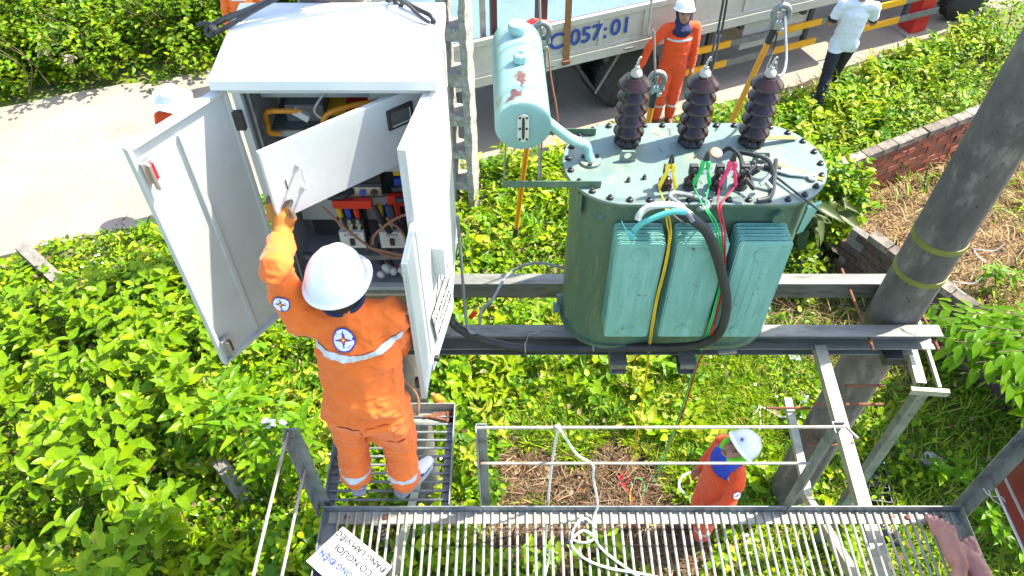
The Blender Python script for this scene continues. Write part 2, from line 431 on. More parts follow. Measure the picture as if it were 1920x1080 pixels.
def tones(n, rng, pal, jit=.18):
    pal = np.asarray(pal); w = rng.integers(0, len(pal), n)
    return np.clip(pal[w] * rng.uniform(1 - jit, 1 + jit, (n, 1)), 0, 1)
def fnoise(P, s, seed=0.0):
    return np.array([noise.noise(V((x * s + seed, y * s - seed, seed * .37))) for x, y in P[:, :2]])
# ================================================================== ground and road
def ground_z(x, y):
    return 0.0
def road_near(x):      # near kerbless edge of the concrete lane
    xs = [-40, -16, -9.0, -5.4, -2.5, .3, 4.2, 8.4, 14, 40]
    ys = [-6, 2.3, 5.1, 6.55, 7.45, 8.3, 9.85, 12.2, 16, 36]
    return float(np.interp(x, xs, ys))
def ground_sheet():
    n = 120; xs = np.concatenate([[-220, -90, -40, -22], np.linspace(-14, 16, n), [26, 45, 90, 220]])
    ys = np.concatenate([[-120, -50, -20, -8], np.linspace(-3, 24, n), [32, 50, 100, 260]])
    vs, fs = [], []
    for y in ys:
        for x in xs:
            z = .03 * noise.noise(V((x * .8, y * .8, 0))) - .03
            if abs(x) > 30 or y > 30: z = -.03
            vs.append((x, y, z))
    w = len(xs)
    for j in range(len(ys) - 1):
        for i in range(w - 1):
            a = j * w + i; fs.append((a, a + 1, a + 1 + w, a + w))
    m = mat('soil_grass', (.095, .135, .018), (.14, .125, .04), 1.3, .95, spot=(.20, .16, .085), spot_lo=.56, spot_hi=.68, spot_scale=2.4, spot2=(.05, .085, .015), spot2_lo=.5, spot2_hi=.62, spot2_scale=9, bump=.02, bump_scale=18)
    o = MB().add(vs, fs).build('ground', 'soil_grass', smooth=True)
    o['kind'] = 'structure'; return o
ground_sheet()
def road():
    m = bpy.data.materials.new('road_concrete'); m.use_nodes = True; nt = m.node_tree; b = nt.nodes['Principled BSDF']
    tc = nt.nodes.new('ShaderNodeTexCoord'); vec = tc.outputs['Object']
    c = ramp2(nt, noisef(nt, vec, .9, 8), (.31, .26, .20), (.235, .195, .155), .38, .66)
    c = mixc(nt, stepf(nt, noisef(nt, vec, 2.3, 8, .7), .58, .72), c, (.20, .17, .14))
    c = mixc(nt, stepf(nt, noisef(nt, vec, 34, 4, .7), .62, .72), c, (.27, .25, .22))
    c = mixc(nt, stepf(nt, noisef(nt, vec, .5, 4, .6), .60, .72), c, (.40, .33, .26))
    vr = nt.nodes.new('ShaderNodeTexVoronoi'); vr.feature = 'DISTANCE_TO_EDGE'; vr.inputs['Scale'].default_value = .42
    wn2 = nt.nodes.new('ShaderNodeTexNoise'); wn2.inputs['Scale'].default_value = 1.6; wn2.inputs['Detail'].default_value = 8; nt.links.new(vec, wn2.inputs['Vector'])
    wa = nt.nodes.new('ShaderNodeVectorMath'); wa.operation = 'MULTIPLY_ADD'; wa.inputs[1].default_value = (.9, .9, .9); nt.links.new(wn2.outputs['Color'], wa.inputs[0]); nt.links.new(vec, wa.inputs[2])
    nt.links.new(wa.outputs[0], vr.inputs['Vector'])
    c = mixc(nt, stepf(nt, vr.outputs['Distance'], .0035, .0005), c, (.20, .17, .135))
    c = mixc(nt, stepf(nt, noisef(nt, vec, 90, 3, .6), .60, .70), c, (.17, .145, .115))
    nt.links.new(c, b.inputs['Base Color']); b.inputs['Roughness'].default_value = .92
    bp = nt.nodes.new('ShaderNodeBump'); bp.inputs['Distance'].default_value = .006
    nt.links.new(noisef(nt, vec, 40, 6, .7), bp.inputs['Height']); nt.links.new(bp.outputs['Normal'], b.inputs['Normal'])
    MATS['road_concrete'] = m
    xs = np.linspace(-40, 40, 260); vs, fs = [], []
    for i, x in enumerate(xs):
        y = road_near(x); d = V((1, (road_near(x + .4) - road_near(x - .4)) / .8, 0)).normalized(); nrm = V((-d.y, d.x, 0))
        e = .07 * noise.noise(V((x * 1.7, 0, 3))) + .03 * noise.noise(V((x * 7, 0, 5)))
        e2 = .09 * noise.noise(V((x * 1.3, 4, 3)))
        p = V((x, y, 0))
        for off, z in ((e - .02, -.10), (e, .034), (1.1, .042), (2.2, .042), (3.25 + e2, .034), (3.28 + e2, -.10)):
            q = p + nrm * off; vs.append((q.x, q.y, z))
    for i in range(len(xs) - 1):
        for k in range(5):
            a = i * 6 + k; fs.append((a, a + 6, a + 7, a + 1))
    o = MB().add(vs, fs).build('road', 'road_concrete', smooth=True); o['kind'] = 'structure'
road()
# raised yard with dead grass inside the brick wall
CORNER = V((3.22, 6.80, 0)); W1 = V((5.85 - 4.18, 8.15 - 7.29, 0)).normalized(); W2 = V((.79, -1.15, 0)).normalized()
def yard():
    a, b, c = CORNER + W1 * .05 + W2 * .05, CORNER + W1 * 9, CORNER + W2 * 7
    vs, fs = [], []; n = 26
    for j in range(n + 1):
        for i in range(n + 1):
            p = CORNER + W1 * (.1 + 9.0 * i / n) + W2 * (.06 + 6.0 * j / n)
            vs.append((p.x, p.y, .06 + .05 * noise.noise(p * 1.4)))
    for j in range(n):
        for i in range(n):
            q = j * (n + 1) + i; fs.append((q, q + 1, q + n + 2, q + n + 1))
    mat('yard_soil', (.17, .115, .06), (.11, .075, .04), 3, .95, spot=(.33, .25, .14), spot_lo=.52, spot_hi=.66, bump=.02, bump_scale=14)
    o = MB().add(vs, fs).build('yard_ground', 'yard_soil', smooth=True); o['kind'] = 'structure'
yard()

# ================================================================== brick walls
def brick_wall(name, label, start, d, length, top, base, notch, face_side, skip, bm_='brick'):
    t = thing(name, label, 'wall', tuple(start))
    nrm = V((-d.y, d.x, 0)) * face_side; bl, bh, bd, j = .235, .080, .11, .015
    core = MB(); ncourse = int((top - base) / (bh + j))
    core.obox(start + d * (length / 2 + .02) + V((0, 0, (top - .08 + base) / 2)) , d * (length / 2 - .02), nrm * (bd / 2 - .012), V((0, 0, (top - .08 - base) / 2)))
    core.build('mortar_bed', 'mortar', t)
    me = {}
    rnd = random.Random(5)
    for c in range(ncourse + 1):
        z = top - bh / 2 - c * (bh + j); cap = c == 0
        off = -(bl / 2) * (c % 2); k = 0; s = off
        while s < length:
            s0, s1 = max(s, 0), min(s + bl, length); s += bl + j; k += 1
            if s1 - s0 < .06 or skip(c, (s0 + s1) / 2): continue
            key = (round(s1 - s0, 2), cap)
            if key not in me:
                bb = MB().obox((0, 0, 0), d * ((s1 - s0) / 2), nrm * (bd / 2 + (.008 if cap else 0)), V((0, 0, bh / 2)))
                o = bb.build('brick', 'brick_cap' if cap else bm_, None, bevel=0); me[key] = o.data; bpy.data.objects.remove(o)
            o = bpy.data.objects.new('brick', me[key]); COL.objects.link(o); o.parent = t
            p = d * ((s0 + s1) / 2) + nrm * rnd.uniform(-.006, .010) + V((0, 0, z + (rnd.uniform(-.008, .004) if cap else 0)))
            o.location = p; o.rotation_euler = (rnd.uniform(-.012, .012), rnd.uniform(-.02, .02), rnd.uniform(-.035, .035))
    return t
brick_wall('brick_wall', 'weathered red brick wall running back from the leafy corner', CORNER + W1 * .55, W1, 3.6, .80, -.02, 0, -1, lambda c, s: False)
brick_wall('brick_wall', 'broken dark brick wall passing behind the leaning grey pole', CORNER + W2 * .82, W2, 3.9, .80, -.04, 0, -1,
           lambda c, s: (c < 1 and s < .12) or (c == 0 and .42 < s < .5) or (c > 0 and s < .10 + .06 * ((c * 7) % 3) - .03 * c), bm_='brick_mossy_shade')
def soil_bank():
    vs, fs = [], []; n = 40
    for k in range(n + 1):
        s = .3 + 4.6 * k / n; p0 = CORNER + W2 * s; nrm = V((W2.y, -W2.x, 0))
        for j, (o_, z_) in enumerate(((.03, .40), (-.12, .36), (-.26, .22), (-.42, .09), (-.62, -.02), (-.75, -.08))):
            q = p0 - nrm * o_ * 0 + nrm * o_; q.z = z_ * (.75 + .5 * noise.noise(V((s * 1.6, o_ * 3, 2)))) + .03 * noise.noise(V((s * 7, o_ * 9, 4))); vs.append(q)
    for k in range(n):
        for j in range(5): a = k * 6 + j; fs.append((a, a + 1, a + 7, a + 6))
    o = MB().add(vs, fs).build('soil_bank', 'dark_soil', smooth=True); o['kind'] = 'structure'
soil_bank()
def stone(name, p, r, label, m='stone', seed=0, grp=None):
    bm = bmesh.new(); bmesh.ops.create_icosphere(bm, subdivisions=3, radius=1)
    for v in bm.verts:
        k = 1 + .32 * noise.noise(v.co * 1.3 + V((seed, 0, 0))) + .1 * noise.noise(v.co * 3 + V((seed, 4, 0)))
        v.co = V((v.co.x * r[0] * k, v.co.y * r[1] * k, v.co.z * r[2] * k)) + V(p)
    me = bpy.data.meshes.new(name); bm.to_mesh(me); bm.free(); me.materials.append(MATS[m])
    o = bpy.data.objects.new(name, me); COL.objects.link(o); WLOC[o.name] = (V((0, 0, 0)), 0)
    return tag(o, label, 'stone', grp)
stone('rough_stone', pz(1503, 500, .12), (.17, .13, .13), 'large grey rough stone beside the transformer and broken wall', seed=1)
stone('rough_stone', pz(1523, 470, .10), (.13, .10, .09), 'smaller grey stone behind the large one near broken wall', seed=4)
stone('rough_stone', pz(1745, 862, .06), (.10, .07, .07), 'pale stone in the shade below the dark wall', seed=9, m='old_concrete')
def block(name, c, d, L, w, h, label, m='weathered_concrete', tilt=.0):
    d = V(d).normalized(); s = V((-d.y, d.x, 0)).normalized(); u = d.cross(s) * -1
    bm = bmesh.new(); bmesh.ops.create_cube(bm, size=1); bmesh.ops.subdivide_edges(bm, edges=bm.edges, cuts=4, use_grid_fill=True)
    for v in bm.verts:
        q = V(c) + d * v.co.x * L + s * v.co.y * w + V((0, 0, 1)) * v.co.z * h + d.cross(s) * 0
        k = noise.noise(q * 9) * .014; v.co = q + (v.co.normalized() * k)
    me = bpy.data.meshes.new(name); bm.to_mesh(me); bm.free(); me.materials.append(MATS[m])
    o = bpy.data.objects.new(name, me); COL.objects.link(o); WLOC[o.name] = (V((0, 0, 0)), 0)
    return tag(o, label, 'block')
block('concrete_block', pz(75, 495, .16), pz(110, 520, .05) - pz(45, 460, .24), .58, .14, .12, 'grey broken concrete post lying at the road edge')
block('concrete_block', pz(438, 905, .12), pz(470, 950, .06) - pz(410, 865, .2), .48, .13, .11, 'pale concrete post stub lying in shrubs by the railing')
block('concrete_block', pz(1402, 915, .05), (0, 1, 0), .20, .09, .08, 'small pale broken concrete block on ground by the pole base')

# ================================================================== poles
def round_pole(name, label, x, y, zt, r0, r1, lean=0.0):
    t = thing(name, label, 'pole', (x, y, 0))
    prof = [(r0 + (r1 - r0) * k / 24, -.3 + (zt + .3) * k / 24) for k in range(25)]
    MB().lathe(prof, (x, y, 0), (lean, 0, 1), seg=40).build('shaft', 'concrete_pole', t, smooth=True)
    return t
RP = V((2.48, 3.30, 0)); LP = V((-.80, 3.30, 0))
rp = round_pole('concrete_pole', 'thick dark grey round concrete pole leaning across the right side', RP.x, RP.y, 9.5, .163, .142, .018)
lp = round_pole('concrete_pole', 'round concrete pole hidden behind the open white cabinet', LP.x, LP.y, 9.5, .165, .145)
for z in (3.02, 3.30):
    r = .163 - .021 * (z / 9.5) + .004
    MB().lathe([(r - .006, z - .022), (r, z - .02), (r, z + .02), (r - .006, z + .022)], (RP.x, RP.y, 0), (.018, 0, 1), seg=40).build('strap', 'strap_green', rp, smooth=True)
    q = V((RP.x + .155 + .055, RP.y - .11, z))
    MB().tube(spline([q, q + V((.03, -.03, .02)), q + V((.09, -.05, .035)), q + V((.13, -.04, .08))], 5), .003, 5).tube(spline([q, q + V((.02, -.04, -.02)), q + V((.07, -.07, -.045))], 5), .003, 5).build('wire_tie', 'white_rope', rp)
MB().lathe([(.148, 4.772), (.163, 4.775), (.163, 4.80), (.148, 4.803)], (LP.x, LP.y, 0), seg=32).build('strap', 'rod_steel', lp, smooth=True)

def ladder_pole():
    x, y = -.575, 7.19; t = thing('lattice_pole', 'old square concrete pole with a column of ladder holes', 'pole', (x, y, 0))
    ang = R(-12); A = V((math.cos(ang), math.sin(ang), 0)); B = V((-A.y, A.x, 0)); w, dep = .148, .125
    zs = []
    z = .04
    holes = [(.12, .40), (.52, .86), (.98, 1.32), (1.46, 1.82), (1.98, 2.36), (2.5, 2.9)]
    def rough(bb):
        vs = []
        for p in bb: vs.append(p)
        return vs
    for sgn in (-1, 1):
        m_ = MB(); n = 70
        for k in range(n):
            z0, z1 = -.2 + 7.2 * k / n, -.2 + 7.2 * (k + 1) / n
            pass
        prof = []
        rings = []
        for k in range(n + 1):
            zz = -.2 + 7.2 * k / n; ring = []
            for a, b in ((.072, -dep), (w, -dep), (w + .002, 0), (w, dep), (.072, dep), (.07, 0)):
                p = V((x, y, zz)) + A * (a * sgn) + B * b
                p += V((noise.noise(p * 14), noise.noise(p * 14 + V((9, 0, 0))), 0)) * .020
                ring.append(p)
            rings.append(ring)
        vs = [p for r_ in rings for p in r_]; fs = []
        for k in range(n):
            for i in range(6):
                a0, a1 = k * 6 + i, k * 6 + (i + 1) % 6; fs.append((a0, a1, a1 + 6, a0 + 6))
        fs += [list(range(6))[::-1], [n * 6 + i for i in range(6)]]
        m_.add(vs, fs).build('leg', 'old_concrete', t)
    zz = 0.0
    edges = [(-.2, .12)] + [(holes[i][1], holes[i + 1][0]) for i in range(len(holes) - 1)] + [(2.9 + .46 * k, 3.02 + .46 * k) for k in range(9)]
    for z0, z1 in edges:
        bm = bmesh.new(); bmesh.ops.create_cube(bm, size=1); bmesh.ops.subdivide_edges(bm, edges=bm.edges, cuts=3, use_grid_fill=True)
        for v in bm.verts:
            p = V((x, y, (z0 + z1) / 2)) + A * v.co.x * .16 + B * v.co.y * (dep * 1.9) + V((0, 0, v.co.z * (z1 - z0)))
            v.co = p + V((0, noise.noise(p * 13), noise.noise(p * 11))) * .014 - V((x, y, 0))
        me = bpy.data.meshes.new('rung'); bm.to_mesh(me); bm.free(); me.materials.append(MATS['old_concrete'])
        o = bpy.data.objects.new('rung', me); COL.objects.link(o); o.parent = t
ladder_pole()

# ================================================================== steel frame between the poles
def channel(name, p, q, w, h, th, m, parent=None, label=None, cat=None, open_side=1, up=(0, 0, 1)):
    """C section: web plus two flanges; flanges point to open_side"""
    p, q = V(p), V(q); d = (q - p).normalized(); s = d.cross(V(up)).normalized() * open_side; u = V(up)
    poly = [(0, -h / 2), (w, -h / 2), (w, -h / 2 + th), (th, -h / 2 + th), (th, h / 2 - th), (w, h / 2 - th), (w, h / 2), (0, h / 2)]
    o = MB().prism(poly, 0, (q - p).length, (p, s, u, d)).build(name, m, parent, bevel=.002)
    if label: tag(o, label, cat)
    return o
ZB = 2.68
fb = thing('support_beam', 'front grey steel channel beam under the transformer', 'beam', (1.0, 3.08, ZB - .07))
channel('channel', (-1.12, 3.125, ZB - .07), (2.72, 3.125, ZB - .07), .095, .14, .009, 'beam_steel', fb, open_side=1)
channel('lower_channel', (-1.10, 3.122, ZB - .185), (2.62, 3.122, ZB - .185), .07, .08, .008, 'beam_steel', fb, open_side=1)
bb_ = thing('support_beam', 'rear grey steel channel beam behind the transformer', 'beam', (1.0, 3.52, ZB - .07))
channel('channel', (-1.12, 3.475, ZB - .07), (2.72, 3.475, ZB - .07), .095, .14, .009, 'beam_steel', bb_, open_side=-1)
def clamp_bolt(x, z, y0=2.96, y1=3.66, parent=None):
    o = MB().tube([(x, y0, z), (x, y1, z)], .010, 8).lathe([(.02, 0), (.02, .016)], (x, 3.02, z), (0, 1, 0), 6).build('clamp_bolt', 'rust', parent, smooth=True)
for x in (2.27, 2.68): clamp_bolt(x, ZB - .05, parent=fb)
for x in (-1.0, -.60): clamp_bolt(x, ZB - .05, parent=fb)
# cross sleepers under the tank, ends sticking out in front
for i, (u, lab) in enumerate(((1142, 'left short steel sleeper jutting from under the transformer'), (1300, 'middle short steel sleeper jutting from under the transformer'))):
    x = pz(u, 660, 2.50).x
    sl = thing('cross_sleeper', lab, 'sleeper', (x, 3.2, 2.50), 'sleepers under the transformer')
    channel('channel', (x, 2.92, 2.475), (x, 3.62, 2.475), .105, .10, .009, 'beam_steel', sl, open_side=1 if i == 0 else -1, up=(0, 0, 1))
    MB().box((x - .10 if i else x + .010, 2.925, 2.475), (x - .01 if i else x + .10, 2.931, 2.51)).build('end_plate', 'galvanised', sl)
pl = py(1362, 651, 2.97)
o = MB().obox(pl, (.055, 0, .006), (0, .05, .0), (0, 0, .005)).box((pl.x - .05, pl.y + .045, pl.z - .06), (pl.x + .05, pl.y + .053, pl.z)).build('angle_plate', 'galvanised_light')
tag(o, 'small pale steel angle plate under the front beam', 'plate')

# brackets on the right pole
def flat_arm(name, label, p, q, w, h, m='galvanised_light', legs=True):
    """angle iron: a flat on top and a leg hanging from one edge"""
    t = thing(name, label, 'bracket', tuple((V(p) + V(q)) / 2))
    p, q = V(p), V(q); d = (q - p).normalized(); s = d.cross(V((0, 0, 1))).normalized(); u = s.cross(d)
    poly = [(-w / 2, 0), (w / 2, 0), (w / 2, -h), (w / 2 - .007, -h), (w / 2 - .007, -.007), (-w / 2, -.007)]
    MB().prism(poly, 0, (q - p).length, (p, s, u, d)).build('angle_iron', m, t, bevel=.0015)
    return t
ar = flat_arm('steel_bracket', 'pale flat steel arm with bolt hole linking beam and platform', (1.985, 3.06, 2.555), (1.90, 1.12, 2.555), .075, .06)
hole = pz(1599, 830, 2.557)
MB().lathe([(.011, 0), (.011, .003)], hole, (0, 0, 1), 12).build('bolt_hole', 'black_plastic', ar)
flat_arm('steel_bracket', 'pale flat steel arm left of the pole below the railing', (2.215, 3.50, 1.30), (2.165, 2.66, 1.30), .06, .05)
flat_arm('platform_brace', 'diagonal pale steel brace seen under the right of the platform', (2.165, 2.70, 1.27), (1.80, 1.40, 2.60), .055, .05)
flat_arm('platform_brace', 'diagonal pale steel brace seen under the left of the platform', (-.70, 2.80, 1.25), (-.63, 1.40, 2.60), .055, .05)
flat_arm('steel_bracket', 'short pale steel arm right of the grey pole under the beam', (2.69, 3.42, 2.42), (2.62, 2.86, 2.42), .065, .05)
flat_arm('steel_bracket', 'thin steel arm at the far right of the pole bracket', (2.80, 3.40, 2.40), (2.74, 2.84, 2.40), .022, .03)
flat_arm('bracket_plate', 'short cross piece closing the bracket right of the pole', (2.56, 2.84, 2.385), (2.80, 2.82, 2.385), .03, .05)
t = thing('bracket_post', 'grey steel angle post standing below the bracket near the pole', 'post', (2.66, 2.86, 0))
MB().prism([(0, 0), (.075, 0), (.075, .007), (.007, .007), (.007, .06), (0, .06)], -.05, 2.375, (V((2.62, 2.83, 0)), V((1, 0, 0)), V((0, 1, 0)), V((0, 0, 1)))).build('angle_iron', 'galvanised', t, bevel=.0015)
for (u0, v0, u1, v1, z, lab) in ((1585, 723, 1660, 724, 2.25, 'upper rusty through bolt beside the grey pole'), (1592, 758, 1655, 756, 1.98, 'middle rusty through bolt beside the grey pole'),
                            (1497, 765, 1520, 766, 1.34, 'short rusty bolt left of the grey pole'), (1512, 834, 1580, 835, 1.2, 'low rusty through bolt crossing the grey pole')):
    p, q = pz(u0, v0, z), pz(u1, v1, z)
    q.y = p.y
    o = MB().tube([p - V((.25, 0, 0)) if u0 > 1590 or u0 < 1500 else p, q], .011, 8).build('through_bolt', 'rust', smooth=True); tag(o, lab, 'bolt')
bx_ = pz(1672, 668, 2.44)
o = MB().box(bx_ - V((.065, .05, .035)), bx_ + V((.065, .05, .035))).build('clamp_block', 'bolt_dark', bevel=.006); tag(o, 'dark steel clamp block under the beam end', 'clamp')

# ================================================================== platform with grating and railing
ZP = 2.75
PL, PR, PY1, PY0 = -.985, 2.345, 1.845, 1.06
plat = thing('work_platform', 'long galvanised steel grating platform with thin railing along the bottom', 'platform', ((PL + PR) / 2, PY0, ZP - .06))
def angle_iron(name, p, q, A, B, a, b, th, m, parent, bevel=.0015):
    p, q, A, B = V(p), V(q), V(A), V(B); d = (q - p).normalized()
    poly = [(0, 0), (a, 0), (a, th), (th, th), (th, b), (0, b)]
    return MB().prism(poly, 0, (q - p).length, (p, A, B, d)).build(name, m, parent, bevel=bevel)
# the front (far) edge: upright flange outside and a flat ledge carrying the bars
angle_iron('edge_angle', (PL, PY1, ZP - .055), (PR, PY1, ZP - .055), (0, -1, 0), (0, 0, 1), .072, .068, .006, 'galvanised', plat)
MB().box((PL + .03, PY1 - .070, ZP - .049), (PR - .03, PY1 - .0065, ZP - .0445)).build('ledge', 'galvanised_light', plat)
angle_iron('edge_angle', (PL + .002, PY0 + .01, ZP - .058), (PL + .002, PY1 - .008, ZP - .058), (1, 0, 0), (0, 0, 1), .072, .062, .006, 'galvanised', plat)
angle_iron('edge_angle', (PR - .002, PY0 + .01, ZP - .058), (PR - .002, PY1 - .008, ZP - .058), (-1, 0, 0), (0, 0, 1), .05, .062, .006, 'galvanised_light', plat)
angle_iron('edge_angle', (PL, PY0, ZP - .055), (PR, PY0, ZP - .055), (0, 1, 0), (0, 0, 1), .06, .062, .006, 'galvanised', plat)
nb = 73; rnd = random.Random(3)
me_bar = None
for k in range(nb):
    x = PL + .085 + (PR - PL - .14) * k / (nb - 1)
    if me_bar is None:
        o = MB().tube([(0, PY0 + .02, 0), (0, (PY0 + PY1) / 2, -.003), (0, PY1 - .012, 0)], .0072, 7).build('bar', 'rod_steel', smooth=True); me_bar = o.data; bpy.data.objects.remove(o)
    o = bpy.data.objects.new('bar', me_bar); COL.objects.link(o); o.parent = plat
    L0 = WLOC[plat.name][0]
    o.location = V((x + rnd.uniform(-.004, .004), 0, ZP - .0365)) - L0
    o.rotation_euler = (0, 0, 0)
    o.location.x += 0
for y in (1.42,):
    MB().box((PL + .07, y - .02, ZP - .052), (PR - .05, y + .02, ZP - .0455)).build('cross_flat', 'galvanised', plat)
# bolts along the ledge
for x in (-.86, -.66, 1.98, 2.06, 2.24):
    MB().lathe([(.014, 0), (.014, .010), (.008, .014)], (x, PY1 - .038, ZP - .0443), (0, 0, 1), 8).build('bolt', 'rust', plat, smooth=True)
for p in (V((PL + .04, 1.66, ZP - .0515)), V((PL + .04, 1.50, ZP - .0515))):
    MB().lathe([(.012, 0), (.012, .006)], p, (0, 0, 1), 10).build('bolt', 'rust', plat)
# railing posts and rods
def post(x, y, h, lean=0, w=.055, flip=1):
    return angle_iron('railing_post', (x, y, ZP - .05), (x + lean, y + .0, ZP + h), (flip, 0, 0), (0, -1, 0), w, w, .006, 'galvanised', plat)
post(PL - .03, PY1 + .03, .72, -.015, .065); post(-.165, PY1 + .035, .75, 0, .05); post(1.43, PY1 + .04, .76, .01, .06); post(PR + .03, PY1 + .03, .80, 0, .065, -1)
def rod(*pts): return MB().tube([V(p) for p in pts], .0075, 7).build('railing_rod', 'rod_steel', plat, smooth=True)
yr = PY1 + .015
rod((-.165, yr, ZP + .745), (1.50, yr, ZP + .752), (1.535, yr - .06, ZP + .752)); rod((-.15, yr, ZP + .425), (1.44, yr, ZP + .425))
rod((PL - .035, yr, ZP + .70), (PL - .045, PY0, ZP + .70)); rod((PL - .025, yr, ZP + .36), (PL - .035, PY0, ZP + .36))
rod((PR + .035, yr, ZP + .70), (PR + .045, PY0, ZP + .70)); rod((PR + .035, yr, ZP + .36), (PR + .045, PY0, ZP + .36))
post(PL - .03, PY0 + .05, .72, 0, .06); post(PR + .03, PY0 + .05, .80, 0, .06, -1)

# small grating on which the lineman stands
EX0, EX1, EY1 = -.985, -.325, 2.47
ext = thing('foothold_grating', 'narrow galvanised grating with cross bars under the lineman', 'platform', ((EX0 + EX1) / 2, 2.15, ZP - .06))
angle_iron('edge_angle', (EX0, PY1 + .004, ZP - .055), (EX0, EY1, ZP - .055), (1, 0, 0), (0, 0, 1), .05, .075, .006, 'galvanised', ext)
angle_iron('edge_angle', (EX1, PY1 + .004, ZP - .055), (EX1, EY1, ZP - .055), (-1, 0, 0), (0, 0, 1), .05, .075, .006, 'galvanised', ext)
angle_iron('edge_angle', (EX0, EY1 + .001, ZP - .055), (EX1, EY1 + .001, ZP - .055), (0, -1, 0), (0, 0, 1), .085, .08, .006, 'galvanised_light', ext)
for k in range(11):
    y = PY1 + .06 + k * .0515
    MB().tube([(EX0 + .008, y, ZP - .040), (EX1 - .008, y, ZP - .040)], .0075, 7).build('bar', 'galvanised', ext, smooth=True)
for (x, y, L, a) in ((-.44, 2.425, .13, .12), (-.42, 2.405, .10, -.25), (-.40, 2.44, .11, .05)):
    d = V((math.cos(a), math.sin(a), 0)); c = V((x, y, ZP - .038))
    o = MB().tube([c - d * L / 2, c + d * L / 2], .010, 8).lathe([(.018, 0), (.018, .014)], c + d * L / 2, d, 6).build('rusty_bolt', 'rust', smooth=True)
    tag(o, {.12: 'longest rusty bolt lying on the foothold grating', -.25: 'front rusty bolt lying crooked on the foothold grating', .05: 'rear rusty bolt by the grating end'}[a], 'bolt', 'rusty bolts on the grating')
# red board wired outside the right railing
rb = thing('warning_board', 'dark red board with white edge wired to the right railing', 'board', (2.425, 1.5, ZP + .15))
MB().box((2.452, .95, 2.915), (2.46, 1.885, 3.52)).build('panel', 'sign_red', rb, bevel=.002)
MB().box((2.446, .95, 2.902), (2.464, 1.885, 2.9145)).build('edge_strip', 'white_plastic', rb)
wr = pz(1815, 905, ZP + .2)
MB().tube(spline([(2.34, 1.83, 2.98), (2.37, 1.80, 2.96), (2.43, 1.80, 2.95), (2.455, 1.78, 2.93)], 6), .003, 5).tube(spline([(2.35, 1.81, 3.0), (2.39, 1.79, 2.94), (2.45, 1.76, 2.92)], 6), .003, 5).build('tie_wire', 'white_rope', rb)
# sign lying on the grating
S = [pz(643, 987, ZP + .035), pz(735, 1062, ZP - .018), pz(672, 1140, ZP - .02), pz(574, 1052, ZP + .03)]
nrm = (S[1] - S[0]).cross(S[3] - S[0]).normalized()
if nrm.z < 0: nrm = -nrm
sg = thing('warning_sign', 'white warning sign with upside-down lettering leaning on the platform corner', 'sign', tuple(S[1]))
MB().hexa([p - nrm * .006 for p in S] + [p for p in S]).build('panel', 'white_plastic', sg, bevel=.0015)
MB().hexa([p - nrm * .0075 - (p - (S[0] + S[2]) / 2) * -.016 for p in S] + [p - nrm * .0062 - (p - (S[0] + S[2]) / 2) * -.016 for p in S]).build('border', 'maroon_rail', sg)
upv = (S[2] - S[1]).normalized(); rt = (S[0] - S[1]).normalized(); ctr = (S[0] + S[1] + S[2] + S[3]) / 4
LX = (S[0] - S[1]).length
Mx = frame4(ctr + nrm * .0012, rt, -upv * -1)
def line(txt, off, size, m):
    for k in range(3):      # three close copies make a heavier stroke
        text_mesh('lettering', txt, size * 1.12, frame4(ctr + nrm * (.0030 + .0004 * k) + upv * (off + .0007 * k) + rt * .0016 * (k - 1), rt, upv), m, sg)
line('\u0110ANG L\u00c0M VI\u1ec6C', -.085, .037, 'black_ink'); line('C\u00d3 NG\u01afOI', -.030, .040, 'black_ink')
g0 = ctr + nrm * .003 - upv * .030 + rt * .074
MB().obox(g0 + upv * .021, rt * .004 - upv * .003, (rt * .6 + upv) * .0014, nrm * .0006).obox(g0 + upv * .0155 + rt * .016, rt * .002 + upv * .003, (rt - upv * .6) * .0014, nrm * .0006).build('lettering', 'black_ink', sg)
line('C\u1ea4M \u0110\u00d3NG \u0110I\u1ec6N !', .035, .037, 'blue_ink')
# ================================================================== distribution cabinet
CX0, CX1, CY0, CY1, CZ0, CZ1 = -1.125, -.305, 2.66, 3.125, 3.50, 4.775
cab = thing('electrical_cabinet', 'tall white electrical cabinet with its doors open beside the lineman', 'cabinet', (-.72, 2.9, CZ0))
T = .012
# shell
MB().box((CX0, CY0, CZ0), (CX0 + T, CY1, CZ1)).build('side_panel', 'cabinet_paint', cab, bevel=.002)
MB().box((CX1 - T, CY0, CZ0), (CX1, CY1, CZ1)).build('side_panel', 'cabinet_paint', cab, bevel=.002)
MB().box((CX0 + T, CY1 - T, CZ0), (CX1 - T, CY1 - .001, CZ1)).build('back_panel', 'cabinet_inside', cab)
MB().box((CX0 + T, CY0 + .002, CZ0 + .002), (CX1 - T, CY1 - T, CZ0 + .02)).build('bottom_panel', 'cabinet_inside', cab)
# roof: shallow slab with a folded front lip, overhanging
rz0, rz1 = 4.775, 4.835
rf = MB().hexa([(-1.175, 2.585, rz0), (-.288, 2.585, rz0), (-.288, 3.145, rz0), (-1.175, 3.145, rz0), (-1.175, 2.585, rz1 - .012), (-.288, 2.585, rz1 - .012), (-.288, 3.145, rz1 + .012), (-1.175, 3.145, rz1 + .012)]).build('roof', 'roof_paint', cab, bevel=.005)
MB().box((-1.12, 2.615, rz0 - .03), (-.30, 2.63, rz0 - .001)).build('roof_lip', 'cabinet_paint', cab)
